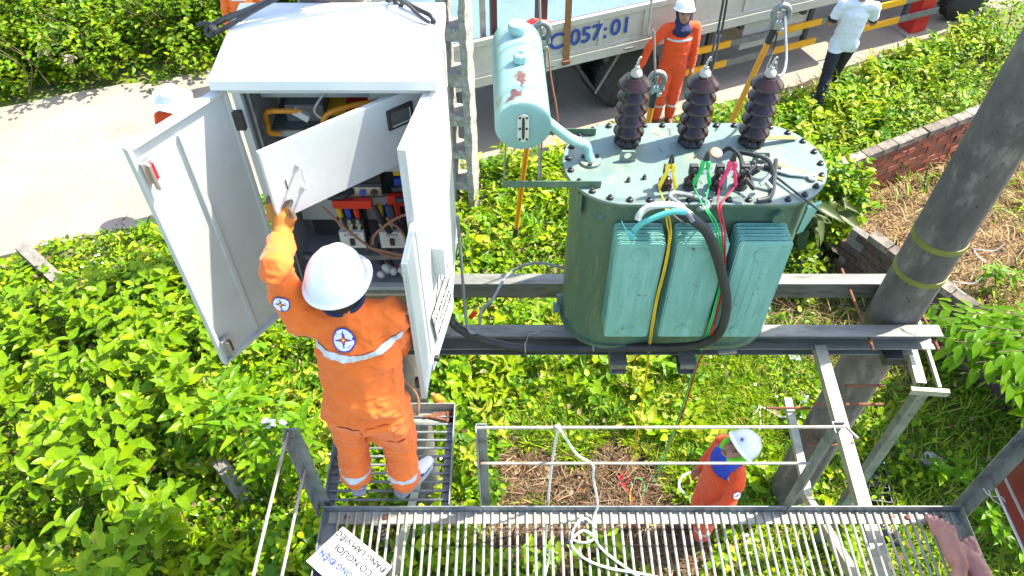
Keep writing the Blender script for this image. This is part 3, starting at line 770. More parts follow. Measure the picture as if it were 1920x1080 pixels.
# front frame
fy0, fy1 = CY0 - .012, CY0 + .022
for lo, hi in (((CX0 + .001, fy0, CZ1 - .045), (CX1 - .001, fy1, CZ1 - .001)), ((CX0 + .001, fy0, CZ0), (CX1 - .001, fy1, CZ0 + .065)),
               ((CX0 + .001, fy0 + .001, CZ0 + .065), (CX0 + .035, fy1, CZ1 - .045)), ((CX1 - .035, fy0 + .001, CZ0 + .065), (CX1 - .001, fy1, CZ1 - .045))):
    MB().box(lo, hi).build('door_frame', 'cabinet_paint', cab, bevel=.002)
MB().box((CX0 + .05, fy0 + .03, CZ0 + .065), (CX0 + .06, fy1 + .04, CZ1 - .045)).build('inner_post', 'galvanised', cab)
MB().box((CX0 + .02, fy0 - .018, CZ0 + .03), (CX1 - .02, fy0 - .001, CZ0 + .042)).build('gasket_rail', 'galvanised_light', cab)
# equipment plate and shelves
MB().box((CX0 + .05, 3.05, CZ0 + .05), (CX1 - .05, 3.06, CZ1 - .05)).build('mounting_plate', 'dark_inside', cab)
def rail(z, h=.035, y=2.80, m='cabinet_inside'):
    return MB().box((CX0 + .06, y, z), (CX1 - .05, y + .03, z + h)).build('rail', m, cab, bevel=.002)
rail(4.60); rail(4.395, .03); rail(4.195, .045); rail(3.80, .15, 2.90); rail(3.66, .03, 2.75, 'galvanised')
MB().box((CX0 + .06, 2.80, 4.425), (-.62, 3.04, 4.432)).build('shelf', 'galvanised', cab)
MB().box((-1.0, 2.86, 4.432), (-.83, 3.0, 4.52)).build('device', 'grey_wire', cab, bevel=.006)
MB().box((-.83, 2.9, 4.432), (-.74, 3.0, 4.47)).build('device', 'yellow_wire', cab, bevel=.006)
MB().box((-.74, 2.88, 4.432), (-.60, 3.0, 4.50)).build('device', 'truck_red', cab, bevel=.006)
for pts in ([(-1.07, 2.80, 4.47), (-1.05, 2.77, 4.545), (-.98, 2.76, 4.56), (-.90, 2.78, 4.545)], [(-.80, 2.80, 4.44), (-.815, 2.76, 4.50), (-.77, 2.75, 4.56), (-.66, 2.77, 4.585), (-.56, 2.80, 4.58)], [(-.76, 2.79, 4.44), (-.745, 2.76, 4.50), (-.70, 2.77, 4.54), (-.6, 2.8, 4.53)], [(-1.065, 2.79, 4.47), (-1.06, 2.77, 4.44), (-1.02, 2.78, 4.425)]):
    wire('cable', pts, .011, 'orange_wire', parent=cab)
wire('cable', [(-.78, 2.8, 4.64), (-.84, 2.76, 4.56), (-.78, 2.76, 4.51), (-.70, 2.79, 4.52)], .005, 'white_rope', parent=cab)
wire('cable', [(-.86, 2.88, 4.66), (-.80, 2.82, 4.70), (-.72, 2.84, 4.72)], .005, 'white_rope', parent=cab)
wire('cable', [(-1.05, 2.80, 4.46), (-.95, 2.76, 4.465), (-.86, 2.78, 4.47), (-.8, 2.8, 4.45)], .004, 'black_rubber', parent=cab)
MB().obox((-.905, 2.78, 4.53), (.03, -.003, -.02), (0, .015, 0), (.008, 0, .014)).build('connector', 'white_plastic', cab, bevel=.003)
# meter behind the swung panel
MB().box((-.615, 2.80, 4.55), (-.45, 2.90, 4.735)).build('meter', 'white_plastic', cab, bevel=.006)
MB().box((-.605, 2.796, 4.56), (-.46, 2.7995, 4.725)).build('meter_face', 'meter_label', cab)
MB().box((-.585, 2.793, 4.655), (-.53, 2.7955, 4.68)).build('meter_display', 'dark_inside', cab)
# main breaker and branch breakers
br = MB().box((-.80, 2.83, 4.06), (-.62, 3.0, 4.36)).build('main_breaker', 'black_plastic', cab, bevel=.006)
MB().box((-.735, 2.805, 4.18), (-.685, 2.829, 4.26)).build('toggle', 'steel_bright', br, bevel=.003)
tb = MB().box((-.80, 2.80, 4.045), (-.62, 2.829, 4.10)).build('terminal_strip', 'steel_bright', br, bevel=.003)
for k in range(3): MB().lathe([(.017, 0), (.017, .006), (.006, .006)], (-.765 + k * .055, 2.7995, 4.072), (0, -1, 0), 14).build('terminal', 'blue_plastic' if k == 1 else 'bolt_dark', tb)
MB().box((-.86, 2.77, 3.99), (-.67, 2.80, 4.04)).box((-.60, 2.79, 3.99), (-.50, 2.82, 4.05)).build('busbar_cover', 'red_plastic', cab, bevel=.004)
MB().box((-.56, 2.84, 4.14), (-.48, 2.86, 4.18)).build('busbar', 'yellow_wire', cab); MB().box((-.56, 2.83, 4.08), (-.49, 2.85, 4.125)).build('busbar', 'blue_plastic', cab)
for gx in (-.80, -.60):
    bk = MB().box((gx - .065, 2.80, 3.70), (gx + .065, 2.90, 3.90)).build('breaker', 'black_plastic', cab, bevel=.004)
    MB().box((gx - .062, 2.775, 3.72), (gx + .062, 2.7995, 3.83)).build('breaker_face', 'white_plastic', bk, bevel=.003)
    MB().box((gx - .013, 2.766, 3.745), (gx + .010, 2.7745, 3.79)).build('toggle', 'black_plastic', bk, bevel=.002)
    text_mesh('lettering', 'ATKDT' if gx < -.7 else 'CHV3', .024, frame4((gx, 2.7742, 3.812), (1, 0, 0), (0, 0, 1)), 'blue_ink', bk)
    for k, m_ in enumerate(('yellow_wire', 'blue_plastic', 'red_plastic')):
        x = gx - .042 + k * .042
        MB().tube(spline([(x, 2.83, 3.89), (x, 2.80, 3.93), (x, 2.80, 3.99)], 4), .015, 8).build('phase_lead', m_, cab, smooth=True)
        MB().tube([(x, 2.79, 3.84), (x, 2.79, 3.905)], .010, 8).lathe([(.016, 0), (.016, .02)], (x, 2.79, 3.865), (0, 0, 1), 6).build('lug', 'steel_bright', bk, smooth=True)
for pts in ([(-.66, 2.76, 4.02), (-.63, 2.73, 3.96), (-.60, 2.75, 3.86)], [(-.58, 2.75, 4.03), (-.56, 2.72, 3.95), (-.53, 2.76, 3.86)], [(-.87, 2.78, 4.06), (-.80, 2.76, 4.08), (-.76, 2.80, 4.09)], [(-.56, 2.79, 4.10), (-.48, 2.76, 4.14), (-.42, 2.82, 4.18)], [(-.55, 2.77, 4.05), (-.47, 2.74, 4.08), (-.40, 2.8, 4.07)]):
    wire('cable', pts, .016, 'black_rubber', parent=cab)
wire('cable', [(-.90, 2.74, 4.03), (-.80, 2.70, 3.93), (-.70, 2.68, 3.83), (-.58, 2.67, 3.76), (-.51, 2.68, 3.80), (-.53, 2.70, 3.90), (-.60, 2.72, 3.98)], .0065, 'copper_wire', parent=cab, n=10)
wire('cable', [(-.68, 2.68, 3.84), (-.66, 2.69, 3.90), (-.56, 2.71, 3.98), (-.46, 2.73, 4.02), (-.44, 2.74, 4.09)], .0065, 'copper_wire', parent=cab, n=10)
wire('cable', [(-.70, 2.68, 3.82), (-.58, 2.66, 3.80), (-.48, 2.67, 3.77), (-.38, 2.69, 3.775)], .0065, 'copper_wire', parent=cab, n=10)
rnd = random.Random(9)
for k in range(7):
    x = -.74 + k * .06
    MB().tube(spline([(x, 2.83, 3.70), (x + rnd.uniform(-.02, .02), 2.79, 3.65), (x + rnd.uniform(-.03, .03), 2.77, 3.58)], 4), .013, 7).build('cable', 'black_rubber' if k % 3 else 'copper_wire', cab, smooth=True)
def lumps(name, pts, m, parent=None, seed=0, sub=2):
    bm = bmesh.new()
    for (p, r) in pts:
        r_ = bmesh.ops.create_icosphere(bm, subdivisions=sub, radius=r)
        for v in r_['verts']:
            v.co = v.co * (1 + .45 * noise.noise(v.co * (1.2 / r) + V((seed, p[0] * 40, 0)))) + V(p)
    off = WLOC[parent.name][0] if parent else V((0, 0, 0))
    for v in bm.verts: v.co -= off
    me = bpy.data.meshes.new(name); bm.to_mesh(me); bm.free(); me.materials.append(MATS[m])
    o = bpy.data.objects.new(name, me); COL.objects.link(o); o.parent = parent; WLOC[o.name] = WLOC[parent.name] if parent else (off, 0)
    me.polygons.foreach_set('use_smooth', [True] * len(me.polygons))
    return o
lumps('foam_sealant', [((-.68 + .035 * k + rnd.uniform(-.01, .01), 2.73 + rnd.uniform(-.015, .03), 3.585 + rnd.uniform(-.01, .02)), rnd.uniform(.018, .033)) for k in range(9)], 'foam_white', cab)
wire('cable', [(-.405, 2.74, 4.38), (-.435, 2.70, 4.34), (-.44, 2.70, 4.25), (-.41, 2.72, 4.19)], .010, 'white_plastic', parent=cab)

# doors: built flat then swung about their hinge
def door(name, hinge, ang, w, z0, z1, th, sgn, m='cabinet_paint', lip=.022):
    """hinge (x,y); ang = direction (degrees) in which the leaf points; sgn = side on which the folded lips stand"""
    d = V((math.cos(R(ang)), math.sin(R(ang)), 0)); n = V((-d.y, d.x, 0)) * sgn; h = V((hinge[0], hinge[1], 0)); u = V((0, 0, 1))
    mb = MB(); mid = h + d * w / 2 + u * (z0 + z1) / 2
    mb.obox(mid, d * w / 2, n * th / 2, u * (z1 - z0) / 2)
    for a, b, c, e in ((0, .02, z0, z1), (w - .02, w, z0, z1)):
        mb.obox(h + d * (a + b) / 2 + n * (th / 2 + lip / 2 - .001) + u * (c + e) / 2, d * (b - a) / 2 * .99, n * lip / 2, u * (e - c) / 2 * .9995)
    for c, e in ((z0, z0 + .02), (z1 - .02, z1)):
        mb.obox(h + d * w / 2 + n * (th / 2 + lip / 2 - .001) + u * (c + e) / 2, d * (w / 2 - .021), n * lip / 2, u * (e - c) / 2)
    o = mb.build(name, m, cab, bevel=.003)
    return o, h, d, n
# left leaf, inside face turned to the right
ld, h, d, n = door('door', (-1.155, 2.655), 236.5, .475, 3.44, 4.755, .014, 1)
MB().obox(h + d * .25 + n * .012 + V((0, 0, 4.08)), d * .012, n * .008, V((0, 0, .60))).build('stiffener', 'cabinet_paint', ld, bevel=.003)
for zz in (4.63, 3.56):
    k = MB(); c = h + d * .435 + n * .03 + V((0, 0, zz)); k.obox(c, d * .022, n * .012, V((0, 0, .05))); k.obox(c + n * .02 - V((0, 0, .02)), d * .006, n * .01, V((0, 0, .06)))
    lt = k.build('latch', 'steel_bright', ld, bevel=.002)
    MB().obox(c + n * .018 - d * .014, d * .006, n * .006, V((0, 0, .035))).build('latch_tag', 'red_wire' if zz > 4 else 'rust', lt)
for zz in (4.60, 3.72):
    c = V((-1.12, 2.638, zz)); MB().obox(c, (.02, 0, 0), (0, .012, 0), (0, 0, .045)).build('hinge', 'black_plastic', ld, bevel=.003)
# right leaf, seen from its outer side
rd, h, d, n = door('door', (-.312, 2.665), 259.5, .43, 3.40, 4.755, .014, -1)
n = -n
bxr = MB().obox(h + d * .23 + n * .035 + V((0, 0, 4.02)), d * .045, n * .03, V((0, 0, .085))).build('lock_box', 'cabinet_paint', rd, bevel=.005)
MB().obox(h + d * .245 + n * .0665 + V((0, 0, 3.97)), d * .01, n * .001, V((0, 0, .005))).build('lock_slot', 'rust', bxr)
for zz in (3.47,): MB().obox(h + d * .40 + n * .02 + V((0, 0, zz)), d * .012, n * .012, V((0, 0, .014))).build('door_stop', 'black_plastic', rd, bevel=.003)
# hanging paper-white warning sign on the right leaf
hs = thing('warning_sign', 'white hand lettered sign hanging on the outside of the right cabinet door', 'sign', tuple(h + d * .24 + V((0, 0, 3.5))))
c0 = h + d * .23 + n * .022 + V((0, 0, 3.665)); ax = d * .15; az = V((0, 0, .115)) + d * .02
MB().obox(c0, ax, n * .003, az).build('panel', 'white_plastic', hs, bevel=.001)
for i_, (tx, off, sz) in enumerate((('C\u1ea4M \u0110\u00d3NG \u0110I\u1ec6N !', .062, .038), ('C\u00d3 NG\u01afOI', .0, .042), ('\u0110ANG L\u00c0M VI\u1ec6C', -.062, .036))):
    text_mesh('lettering', tx, sz, frame4(c0 + n * .0042 + az.normalized() * off, -d, az), 'black_ink', hs)
wire('hanging_string', [c0 + az - ax * .7, c0 + az * 1.6 - ax * .2 + n * .004, h + d * .2 + n * .012 + V((0, 0, 3.93))], .0022, 'black_rubber', parent=hs, seg=5)
wire('hanging_string', [c0 + az + ax * .7, c0 + az * 1.7 + ax * .3 + n * .004, h + d * .2 + n * .012 + V((0, 0, 3.93))], .0022, 'black_rubber', parent=hs, seg=5)
# lower inner leaf (wide, plain) and upper inner flap with window
li, h, d, n = door('inner_door', (-.365, 2.70), 266.0, .69, 3.50, 4.40, .012, 1, lip=.014)
for (s, zz, m_) in ((.60, 4.22, 'cast_grey'), (.67, 3.60, 'black_plastic')):
    MB().obox(h + d * s - n * .016 + V((0, 0, zz)), d * .012, n * .012, V((0, 0, .032))).build('handle', m_, li, bevel=.004)
ui, h, d, n = door('inner_flap', (-.362, 2.735), 218.5, .735, 4.375, 4.715, .012, -1, lip=.012)
n = -n   # towards the camera
fr = MB(); c = h + d * .13 + n * .009 + V((0, 0, 4.615))
wn_ = MB().obox(c, d * .062, n * .007, V((0, 0, .048))).build('window_frame', 'black_plastic', ui, bevel=.004)
MB().obox(c + n * .0075, d * .047, n * .001, V((0, 0, .034))).build('window_pane', 'dark_inside', wn_)
MB().obox(c + n * .009 - V((0, 0, .030)), d * .045, n * .0008, V((0, 0, .0018))).obox(c + n * .009 - d * .042, d * .0018, n * .0008, V((0, 0, .03))).build('pane_edge', 'white_plastic', wn_)
hp = h + d * .60 + n * .007
MB().tube([hp + V((0, 0, 4.60)), hp + n * .028 + V((0, 0, 4.60)), hp + n * .028 + V((0, 0, 4.49)), hp + V((0, 0, 4.49))], .006, 8).lathe([(.012, 0), (.012, .004)], hp + V((0, 0, 4.60)), n, 12).lathe([(.012, 0), (.012, .004)], hp + V((0, 0, 4.49)), n, 12).build('handle', 'white_plastic', ui, smooth=True)
MB().obox(h + d * .665 + n * .0065 + V((0, 0, 4.53)), d * .0022, n * .001, V((0, 0, .022))).build('lock_slot', 'black_plastic', ui)
# cabinet seat: timber plank and steel ledger on the beams
ft = thing('cabinet_stand', 'grey timber and steel stand carrying the white cabinet', 'stand', (-.72, 2.9, ZB))
MB().box((-1.06, 2.69, 3.40), (-.335, 3.10, 3.498)).build('plank', 'timber', ft, bevel=.004)
for x in (-1.02, -.42):
    MB().box((x - .03, 3.04, ZB), (x + .03, 3.10, 3.40)).build('leg', 'galvanised', ft)
    MB().hexa([(x - .02, 2.72, 3.34), (x + .02, 2.72, 3.34), (x + .02, 3.04, 2.80), (x - .02, 3.04, 2.80), (x - .02, 2.76, 3.40), (x + .02, 2.76, 3.40), (x + .02, 3.04, 2.87), (x - .02, 3.04, 2.87)]).build('strut', 'galvanised', ft)
# cables thrown over the roof
def rooftop(pts, lab, r=.011):
    return wire('power_cable', pts, r, 'black_rubber', lab, 'cable', n=10)
k1 = [py(392, 52, 2.96), py(420, 36, 2.98), py(470, 17, 3.02), py(520, -8, 3.06), py(600, -60, 3.12), (-.70, 3.14, 5.6)]
rooftop(k1, 'thick black cable rising from the left of the cabinet roof', .013)
rooftop([py(404, 62, 2.93), py(440, 42, 2.95), py(485, 15, 3.0), py(535, -12, 3.05), py(610, -60, 3.1), (-.66, 3.13, 5.6)], 'second black cable twisted beside the thick one at left roof end', .010)
kn = wire('cable_clamp', [py(404, 60, 2.93), py(392, 48, 2.96), py(388, 62, 2.95), py(398, 66, 2.93), py(402, 52, 2.95), py(386, 44, 2.97), py(372, 48, 2.98)], .011, 'black_plastic', 'black cable clamp hanging at the left end of the cabinet roof', 'clamp')
rooftop([py(814, 44, 2.98), py(808, 30, 3.0), py(785, 18, 3.05), py(760, 4, 3.1), py(735, -15, 3.14), (-.60, 3.16, 5.6)], 'black cable arching over the right rear corner of the roof')
rooftop([py(804, 42, 2.97), py(785, 28, 3.0), py(765, 10, 3.05), py(740, -6, 3.1), py(715, -25, 3.14), (-.64, 3.16, 5.6)], 'thin black cable beside the arching one at right rear roof', .008)
wire('hanging_cord', [(-.33, 3.0, 4.86), (-.30, 2.96, 4.85), (-.283, 2.90, 4.78), (-.284, 2.88, 4.60)], .006, 'white_rope', 'white cord hanging over the right edge of the roof', 'cord')
# loose conductor and tag between cabinet and rear beam
wire('earth_wire', [(-.285, 2.98, 3.75), (-.28, 2.97, 3.30), (-.275, 2.95, 2.95), (-.25, 2.92, 2.86), (-.20, 2.93, 2.88), (-.18, 2.98, 3.0), (-.12, 3.1, 2.95), (-.02, 3.40, 2.86), (.15, 3.46, 2.90), (.35, 3.45, 2.86), (.42, 3.5, 2.80)], .009, 'grey_wire', 'grey earth wire looping from the cabinet to the transformer tank', 'wire', n=8)
o = MB().obox((-.235, 2.99, 2.94), (.018, 0, .03), (0, .01, 0), (-.01, 0, .008)).build('red_tag', 'red_plastic', bevel=.003); tag(o, 'small red plastic tag on the wire beside the cabinet', 'tag')
mg = lumps('marigold_bundle', [((-.415 + rnd.uniform(-.02, .02), 2.50 + rnd.uniform(-.01, .01), ZP - .01 + rnd.uniform(0, .05)), .025) for k in range(6)], 'marigold', None, 3)
tag(mg, 'small orange flower bundle on the grating end below the door', 'flower')
wire('pink_cord', [(-.56, 2.28, 3.30), (-.50, 2.30, 3.1), (-.50, 2.26, 3.0), (-.53, 2.3, 2.92)], .007, 'copper_wire', 'pale pink cord hanging beside the lineman at hip height', 'cord')
# ================================================================== transformer
TX, TY, TZ0, TZ1 = .965, 3.245, ZB + .004, 3.90
TL, TW = 1.29, .60      # tank length and width
tr = thing('transformer', 'green pole transformer with radiators and brown insulators on beams', 'transformer', (TX, TY, TZ0))
def stadium(L, W, n=20, cut=.93):
    r = W / 2; pts = []; hx = L / 2 - r * cut
    for k in range(n + 1):
        a = -math.pi / 2 + math.pi * k / n; pts.append((hx + r * cut * math.cos(a), r * math.sin(a)))
    for k in range(n + 1):
        a = math.pi / 2 + math.pi * k / n; pts.append((-hx + r * cut * math.cos(a), r * math.sin(a)))
    return pts
FR = (V((TX, TY, 0)), V((1, 0, 0)), V((0, 1, 0)), V((0, 0, 1)))
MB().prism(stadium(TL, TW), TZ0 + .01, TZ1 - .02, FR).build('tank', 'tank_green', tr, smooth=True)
MB().prism(stadium(TL + .035, TW + .035), TZ0, TZ0 + .03, FR).build('bottom_rim', 'tank_green', tr, smooth=True)
MB().prism(stadium(TL + .09, TW + .07), TZ1 - .032, TZ1 - .016, FR).build('flange', 'tank_green', tr, smooth=True, bevel=.002)
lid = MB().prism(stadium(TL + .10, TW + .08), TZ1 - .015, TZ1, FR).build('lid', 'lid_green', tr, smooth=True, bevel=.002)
# bolts round the rim
hexp = [(.0155, 0), (.0155, .010), (.011, .012)]
ob = None
pts = stadium(TL + .10 - .058, TW + .08 - .058, 200)
per = [0]
for i in range(len(pts)): per.append(per[-1] + math.dist(pts[i], pts[(i + 1) % len(pts)]))
for k in range(34):
    s = per[-1] * (k + .5) / 34; i = max(j for j in range(len(pts)) if per[j] <= s); f = (s - per[i]) / max(1e-6, per[i + 1] - per[i])
    a, b = pts[i], pts[(i + 1) % len(pts)]; q = V((TX + a[0] + (b[0] - a[0]) * f, TY + a[1] + (b[1] - a[1]) * f, TZ1))
    if ob is None:
        ob = MB().lathe([(.019, 0), (.019, .003), (.014, .003), (.014, .014), (.009, .016), (.007, .024)], (0, 0, 0), seg=8).build('bolt', 'bolt_dark', None, smooth=True); mb_ = ob.data; bpy.data.objects.remove(ob)
    o = bpy.data.objects.new('bolt', mb_); COL.objects.link(o); o.parent = tr; o.location = q - WLOC[tr.name][0]; o.rotation_euler = (0, 0, k * .7)
# radiators: three stacks of pressed fins in front and behind
def fin_outline(w, h, r=.02):
    return [(-w / 2 + r, -h / 2), (w / 2 - r, -h / 2), (w / 2 - r * .3, -h / 2 + r * .3), (w / 2, -h / 2 + r), (w / 2, h / 2 - r), (w / 2 - r * .3, h / 2 - r * .3), (w / 2 - r, h / 2), (-w / 2 + r, h / 2), (-w / 2 + r * .3, h / 2 - r * .3), (-w / 2, h / 2 - r), (-w / 2, -h / 2 + r), (-w / 2 + r * .3, -h / 2 + r * .3)]
def radiator(xc, w, z0, z1, y0, dy, nf, sgn, lab):
    hz = z1 - z0; zc = (z0 + z1) / 2
    rd_ = MB()
    for zz in (z1 - .075, z0 + .06): rd_.tube([(xc, TY - sgn * (TW / 2 - .03), zz), (xc, y0 + sgn * .003, zz)], .034, 14)
    hdr = rd_.build('radiator', 'radiator_green', tr, smooth=True); hdr['label'] = lab
    for k in range(nf):
        y = y0 - sgn * 0 + (-sgn) * 0 + (sgn * -1) * 0
        yy = y0 + (sgn) * 0
        yk = y0 + (-sgn) * 0
        yk = y0 + sgn * (nf - 1 - k) * dy          # k = nf-1 is the outermost
        F = (V((xc, yk, zc)), V((1, 0, 0)), V((0, 0, 1)), V((0, sgn, 0)))
        fb_ = MB().prism(fin_outline(w, hz), 0, .004, F)
        fb_.prism(fin_outline(w - .018, hz - .018, .018), -.005, .0005, F)
        if k == nf - 1 and sgn > 0:      # pressed pattern on the face that shows
            for zz in (zc + hz / 2 - .085, zc - hz / 2 + .07):
                fb_.lathe([(.043, 0), (.046, .004), (.042, .007), (.036, .0045), (.0, .0045)], (xc, yk - .004, zz), (0, -1, 0), 28)
            for i in range(4):
                fb_.obox((xc - .066 + .044 * i, yk - .0035, zc - .01), (.007, 0, 0), (0, .0032, 0), (0, 0, hz / 2 - .18))
            for i in (-1, 1):
                fb_.lathe([(.008, 0), (.006, .004)], (xc + i * .085, yk - .004, zc + hz / 2 - .085), (0, -1, 0), 10)
        fb_.build('fin', 'radiator_green', hdr, smooth=True, bevel=.0018 if k == nf - 1 else 0)
    return hdr
for xc, lab in ((.655, 'left front radiator'), (.972, 'middle front radiator'), (1.288, 'right front radiator')):
    radiator(xc, .252 + (xc - .655) * .04, 2.985, 3.755, 2.785, .027, 6, 1, lab)
for xc, lab in ((.66, 'left rear radiator'), (.965, 'middle rear radiator'), (1.265, 'right rear radiator')):
    radiator(xc, .25, 3.0, 3.70, 3.70, .027, 6, -1, lab)
MB().tube([(1.36, 2.97, 3.80), (1.36, 2.90, 3.80)], .03, 14).build('filler_stub', 'tank_green', tr, smooth=True); MB().tube([(.46, 3.02, 3.70), (.46, 2.97, 3.76)], .02, 10).build('drain_stub', 'tank_green', tr, smooth=True)
# side brackets / jacking lugs
for x, s in ((TX - TL / 2 - .005, -1), (TX + TL / 2 - .02, 1)):
    MB().obox((x, TY, TZ0 + .10), (.03, 0, 0), (0, .012, 0), (0, 0, .05)).obox((x + s * .03, TY - .03, TZ0 + .06), (.022, 0, 0), (0, .03, 0), (0, 0, .018)).build('jacking_lug', 'lid_green', tr, bevel=.003)
MB().box((TX - TL / 2 + .02, 3.03, 3.70), (TX - TL / 2 + .045, 3.11, 3.86)).build('side_plate', 'tank_green', tr, bevel=.003)
MB().hexa([(1.52, 2.98, 3.62), (1.56, 3.0, 3.62), (1.56, 3.02, 3.62), (1.52, 3.0, 3.62), (1.50, 2.92, 3.86), (1.58, 2.96, 3.86), (1.58, 2.98, 3.86), (1.50, 2.94, 3.86)]).build('side_plate', 'radiator_green', tr)
# high voltage bushings
def bushing(x, y, z, lean):
    b = MB(); prof = [(.050, 0), (.054, .012), (.046, .03), (.040, .05)]
    r0 = .046; hh = .052
    n = 5
    for k in range(n):
        zz = .055 + k * .072; R_ = .083 if k < n - 1 else .086
        prof += [(.046, zz), (.050, zz + .010), (R_ * .92, zz + .012), (R_, zz + .017), (R_ * .99, zz + .024), (R_ * .88, zz + .036), (R_ * .72, zz + .050), (.050, zz + .062), (.046, zz + .068)]
    prof += [(.030, .055 + 5 * .072 - .004), (.024, .055 + 5 * .072 + .006)]
    top = .055 + 5 * .072
    ins = b.lathe(prof, (x, y, z), (lean, 0, 1), 32).build('insulator', 'porcelain', tr, smooth=True)
    a = V((lean, 0, 1)).normalized(); q = V((x, y, z)) + a * top
    cp = MB().lathe([(.026, 0), (.03, .006), (.028, .022), (.018, .034), (.013, .04)], q, a, 18).build('cap', 'porcelain_grey', ins, smooth=True)
    MB().lathe([(.013, .038), (.013, .052), (.007, .054), (.007, .075)], q, a, 10).tube(spline([q + a * .07, q + a * .09 + V((.004, 0, 0)), q + a * .105 + V((.012, 0, 0))], 4), .006, 7).build('terminal', 'steel_bright', ins, smooth=True)
    k = MB().lathe([(.062, -.012), (.066, 0), (.066, .012), (.058, .02), (.05, .03)], (x, y, z), (0, 0, 1), 24)
    for i in range(6):
        g = i * math.pi / 3; k.lathe([(.012, 0), (.012, .03), (.006, .04)], (x + .062 * math.cos(g), y + .062 * math.sin(g), z), (0, 0, 1), 6)
    k.build('base_clamp', 'black_plastic', ins, smooth=True)
for u in (1176, 1295, 1408):
    p = pz(u, 266, TZ1); bushing(p.x, p.y, TZ1, .0)
# low voltage bushings
for i, u in enumerate((1246, 1293, 1341, 1387)):
    p = pz(u, 350, TZ1)
    ins = MB().lathe([(.036, 0), (.038, .008), (.030, .02), (.036, .03), (.036, .042), (.026, .052), (.022, .066), (.014, .07), (.013, .11)], p, (0, 0, 1), 20).build('insulator', 'porcelain', tr, smooth=True)
    MB().obox(p + V((0, 0, .115)), (.022, 0, 0), (0, .012, 0), (0, 0, .028)).lathe([(.016, 0), (.016, .018)], p + V((0, -.012, .12)), (0, -1, 0), 6).build('terminal', 'bolt_dark', ins, bevel=.003)
# lifting lugs
for u, v in ((1176, 303), (1425, 305)):
    p = pz(u, v, TZ1); w = .042
    out = [(-w, 0), (w, 0), (w, .05), (w * .8, .066), (-w * .8, .066), (-w, .05)]
    hole = [(.02 * math.cos(a), .037 + .02 * math.sin(a)) for a in [2 * math.pi * k / 14 for k in range(14)]]
    bm = bmesh.new()
    ov = [bm.verts.new((p.x + a, p.y, p.z + b)) for a, b in out]; hv = [bm.verts.new((p.x + a, p.y, p.z + b)) for a, b in hole]
    oe = [bm.edges.new((ov[i], ov[(i + 1) % 6])) for i in range(6)]; he = [bm.edges.new((hv[i], hv[(i + 1) % 14])) for i in range(14)]
    bmesh.ops.triangle_fill(bm, edges=oe + he, use_beauty=True)
    r_ = bmesh.ops.extrude_face_region(bm, geom=list(bm.faces)); bmesh.ops.translate(bm, vec=(0, .012, 0), verts=[e for e in r_['geom'] if isinstance(e, bmesh.types.BMVert)])
    bmesh.ops.recalc_face_normals(bm, faces=bm.faces)
    for v_ in bm.verts: v_.co -= WLOC[tr.name][0]
    me = bpy.data.meshes.new('lifting_lug'); bm.to_mesh(me); bm.free(); me.materials.append(MATS['lid_green'])
    o = bpy.data.objects.new('lifting_lug', me); COL.objects.link(o); o.parent = tr
for u, v in ((1178, 340), (1208, 335), (1350, 353), (1345, 363)):
    p = pz(u, v, TZ1); MB().lathe([(.012, 0), (.012, .012), (.008, .013), (.008, .026)], p, (0, 0, 1), 6).build('plug', 'bolt_dark', tr, smooth=True)
# conservator on two arms at the left end
CA, CB, CR = V((.052, 2.96, 4.33)), V((.022, 3.70, 4.335)), .132
ax = (CB - CA).normalized()
L = (CB - CA).length
mc = bpy.data.materials.new('conservator_worn'); mc.use_nodes = True; nt = mc.node_tree; b = nt.nodes['Principled BSDF']
tc = nt.nodes.new('ShaderNodeTexCoord')
dn = nt.nodes.new('ShaderNodeTexNoise'); dn.inputs['Scale'].default_value = 22; dn.inputs['Detail'].default_value = 6; dn.inputs['Roughness'].default_value = .7
nt.links.new(tc.outputs['Object'], dn.inputs['Vector'])
dm = nt.nodes.new('ShaderNodeVectorMath'); dm.operation = 'MULTIPLY_ADD'; dm.inputs[1].default_value = (.14, .20, .14)
dm.inputs[2].default_value = (-.07, -.10, -.07); nt.links.new(dn.outputs['Color'], dm.inputs[0])
da = nt.nodes.new('ShaderNodeVectorMath'); da.operation = 'ADD'; nt.links.new(tc.outputs['Object'], da.inputs[0]); nt.links.new(dm.outputs[0], da.inputs[1])
vec = da.outputs[0]
col = ramp2(nt, noisef(nt, vec, 4), (.215, .385, .37), (.165, .315, .305))
def blob(col, c, rad, colr, s=9.0, st=(1, 1, 1)):
    sub = nt.nodes.new('ShaderNodeVectorMath'); sub.operation = 'SUBTRACT'; sub.inputs[1].default_value = V(c) - WLOC[tr.name][0]
    nt.links.new(vec, sub.inputs[0])
    mul = nt.nodes.new('ShaderNodeVectorMath'); mul.operation = 'MULTIPLY'; mul.inputs[1].default_value = st; nt.links.new(sub.outputs[0], mul.inputs[0])
    ln = nt.nodes.new('ShaderNodeVectorMath'); ln.operation = 'LENGTH'; nt.links.new(mul.outputs[0], ln.inputs[0])
    ad = nt.nodes.new('ShaderNodeMath'); ad.operation = 'MULTIPLY_ADD'; ad.inputs[1].default_value = -rad * 2.0; nt.links.new(noisef(nt, vec, s, 8, .7), ad.inputs[0]); nt.links.new(ln.outputs['Value'], ad.inputs[2])
    return mixc(nt, stepf(nt, ad.outputs[0], -rad * .10, -rad * .55), col, colr)
Y0 = 2.96
col = blob(col, (.045, 3.17, 4.47), .075, (.11, .045, .03), 16, (2.4, .70, 1))
col = blob(col, (.01, 3.03, 4.46), .07, (.10, .042, .03), 18, (1.1, 1.4, 1))
col = blob(col, (.12, 3.28, 4.43), .055, (.50, .47, .16), 12, (1.3, .6, 1))
col = blob(col, (.155, 3.10, 4.40), .04, (.50, .46, .12), 12, (1.3, .7, 1))
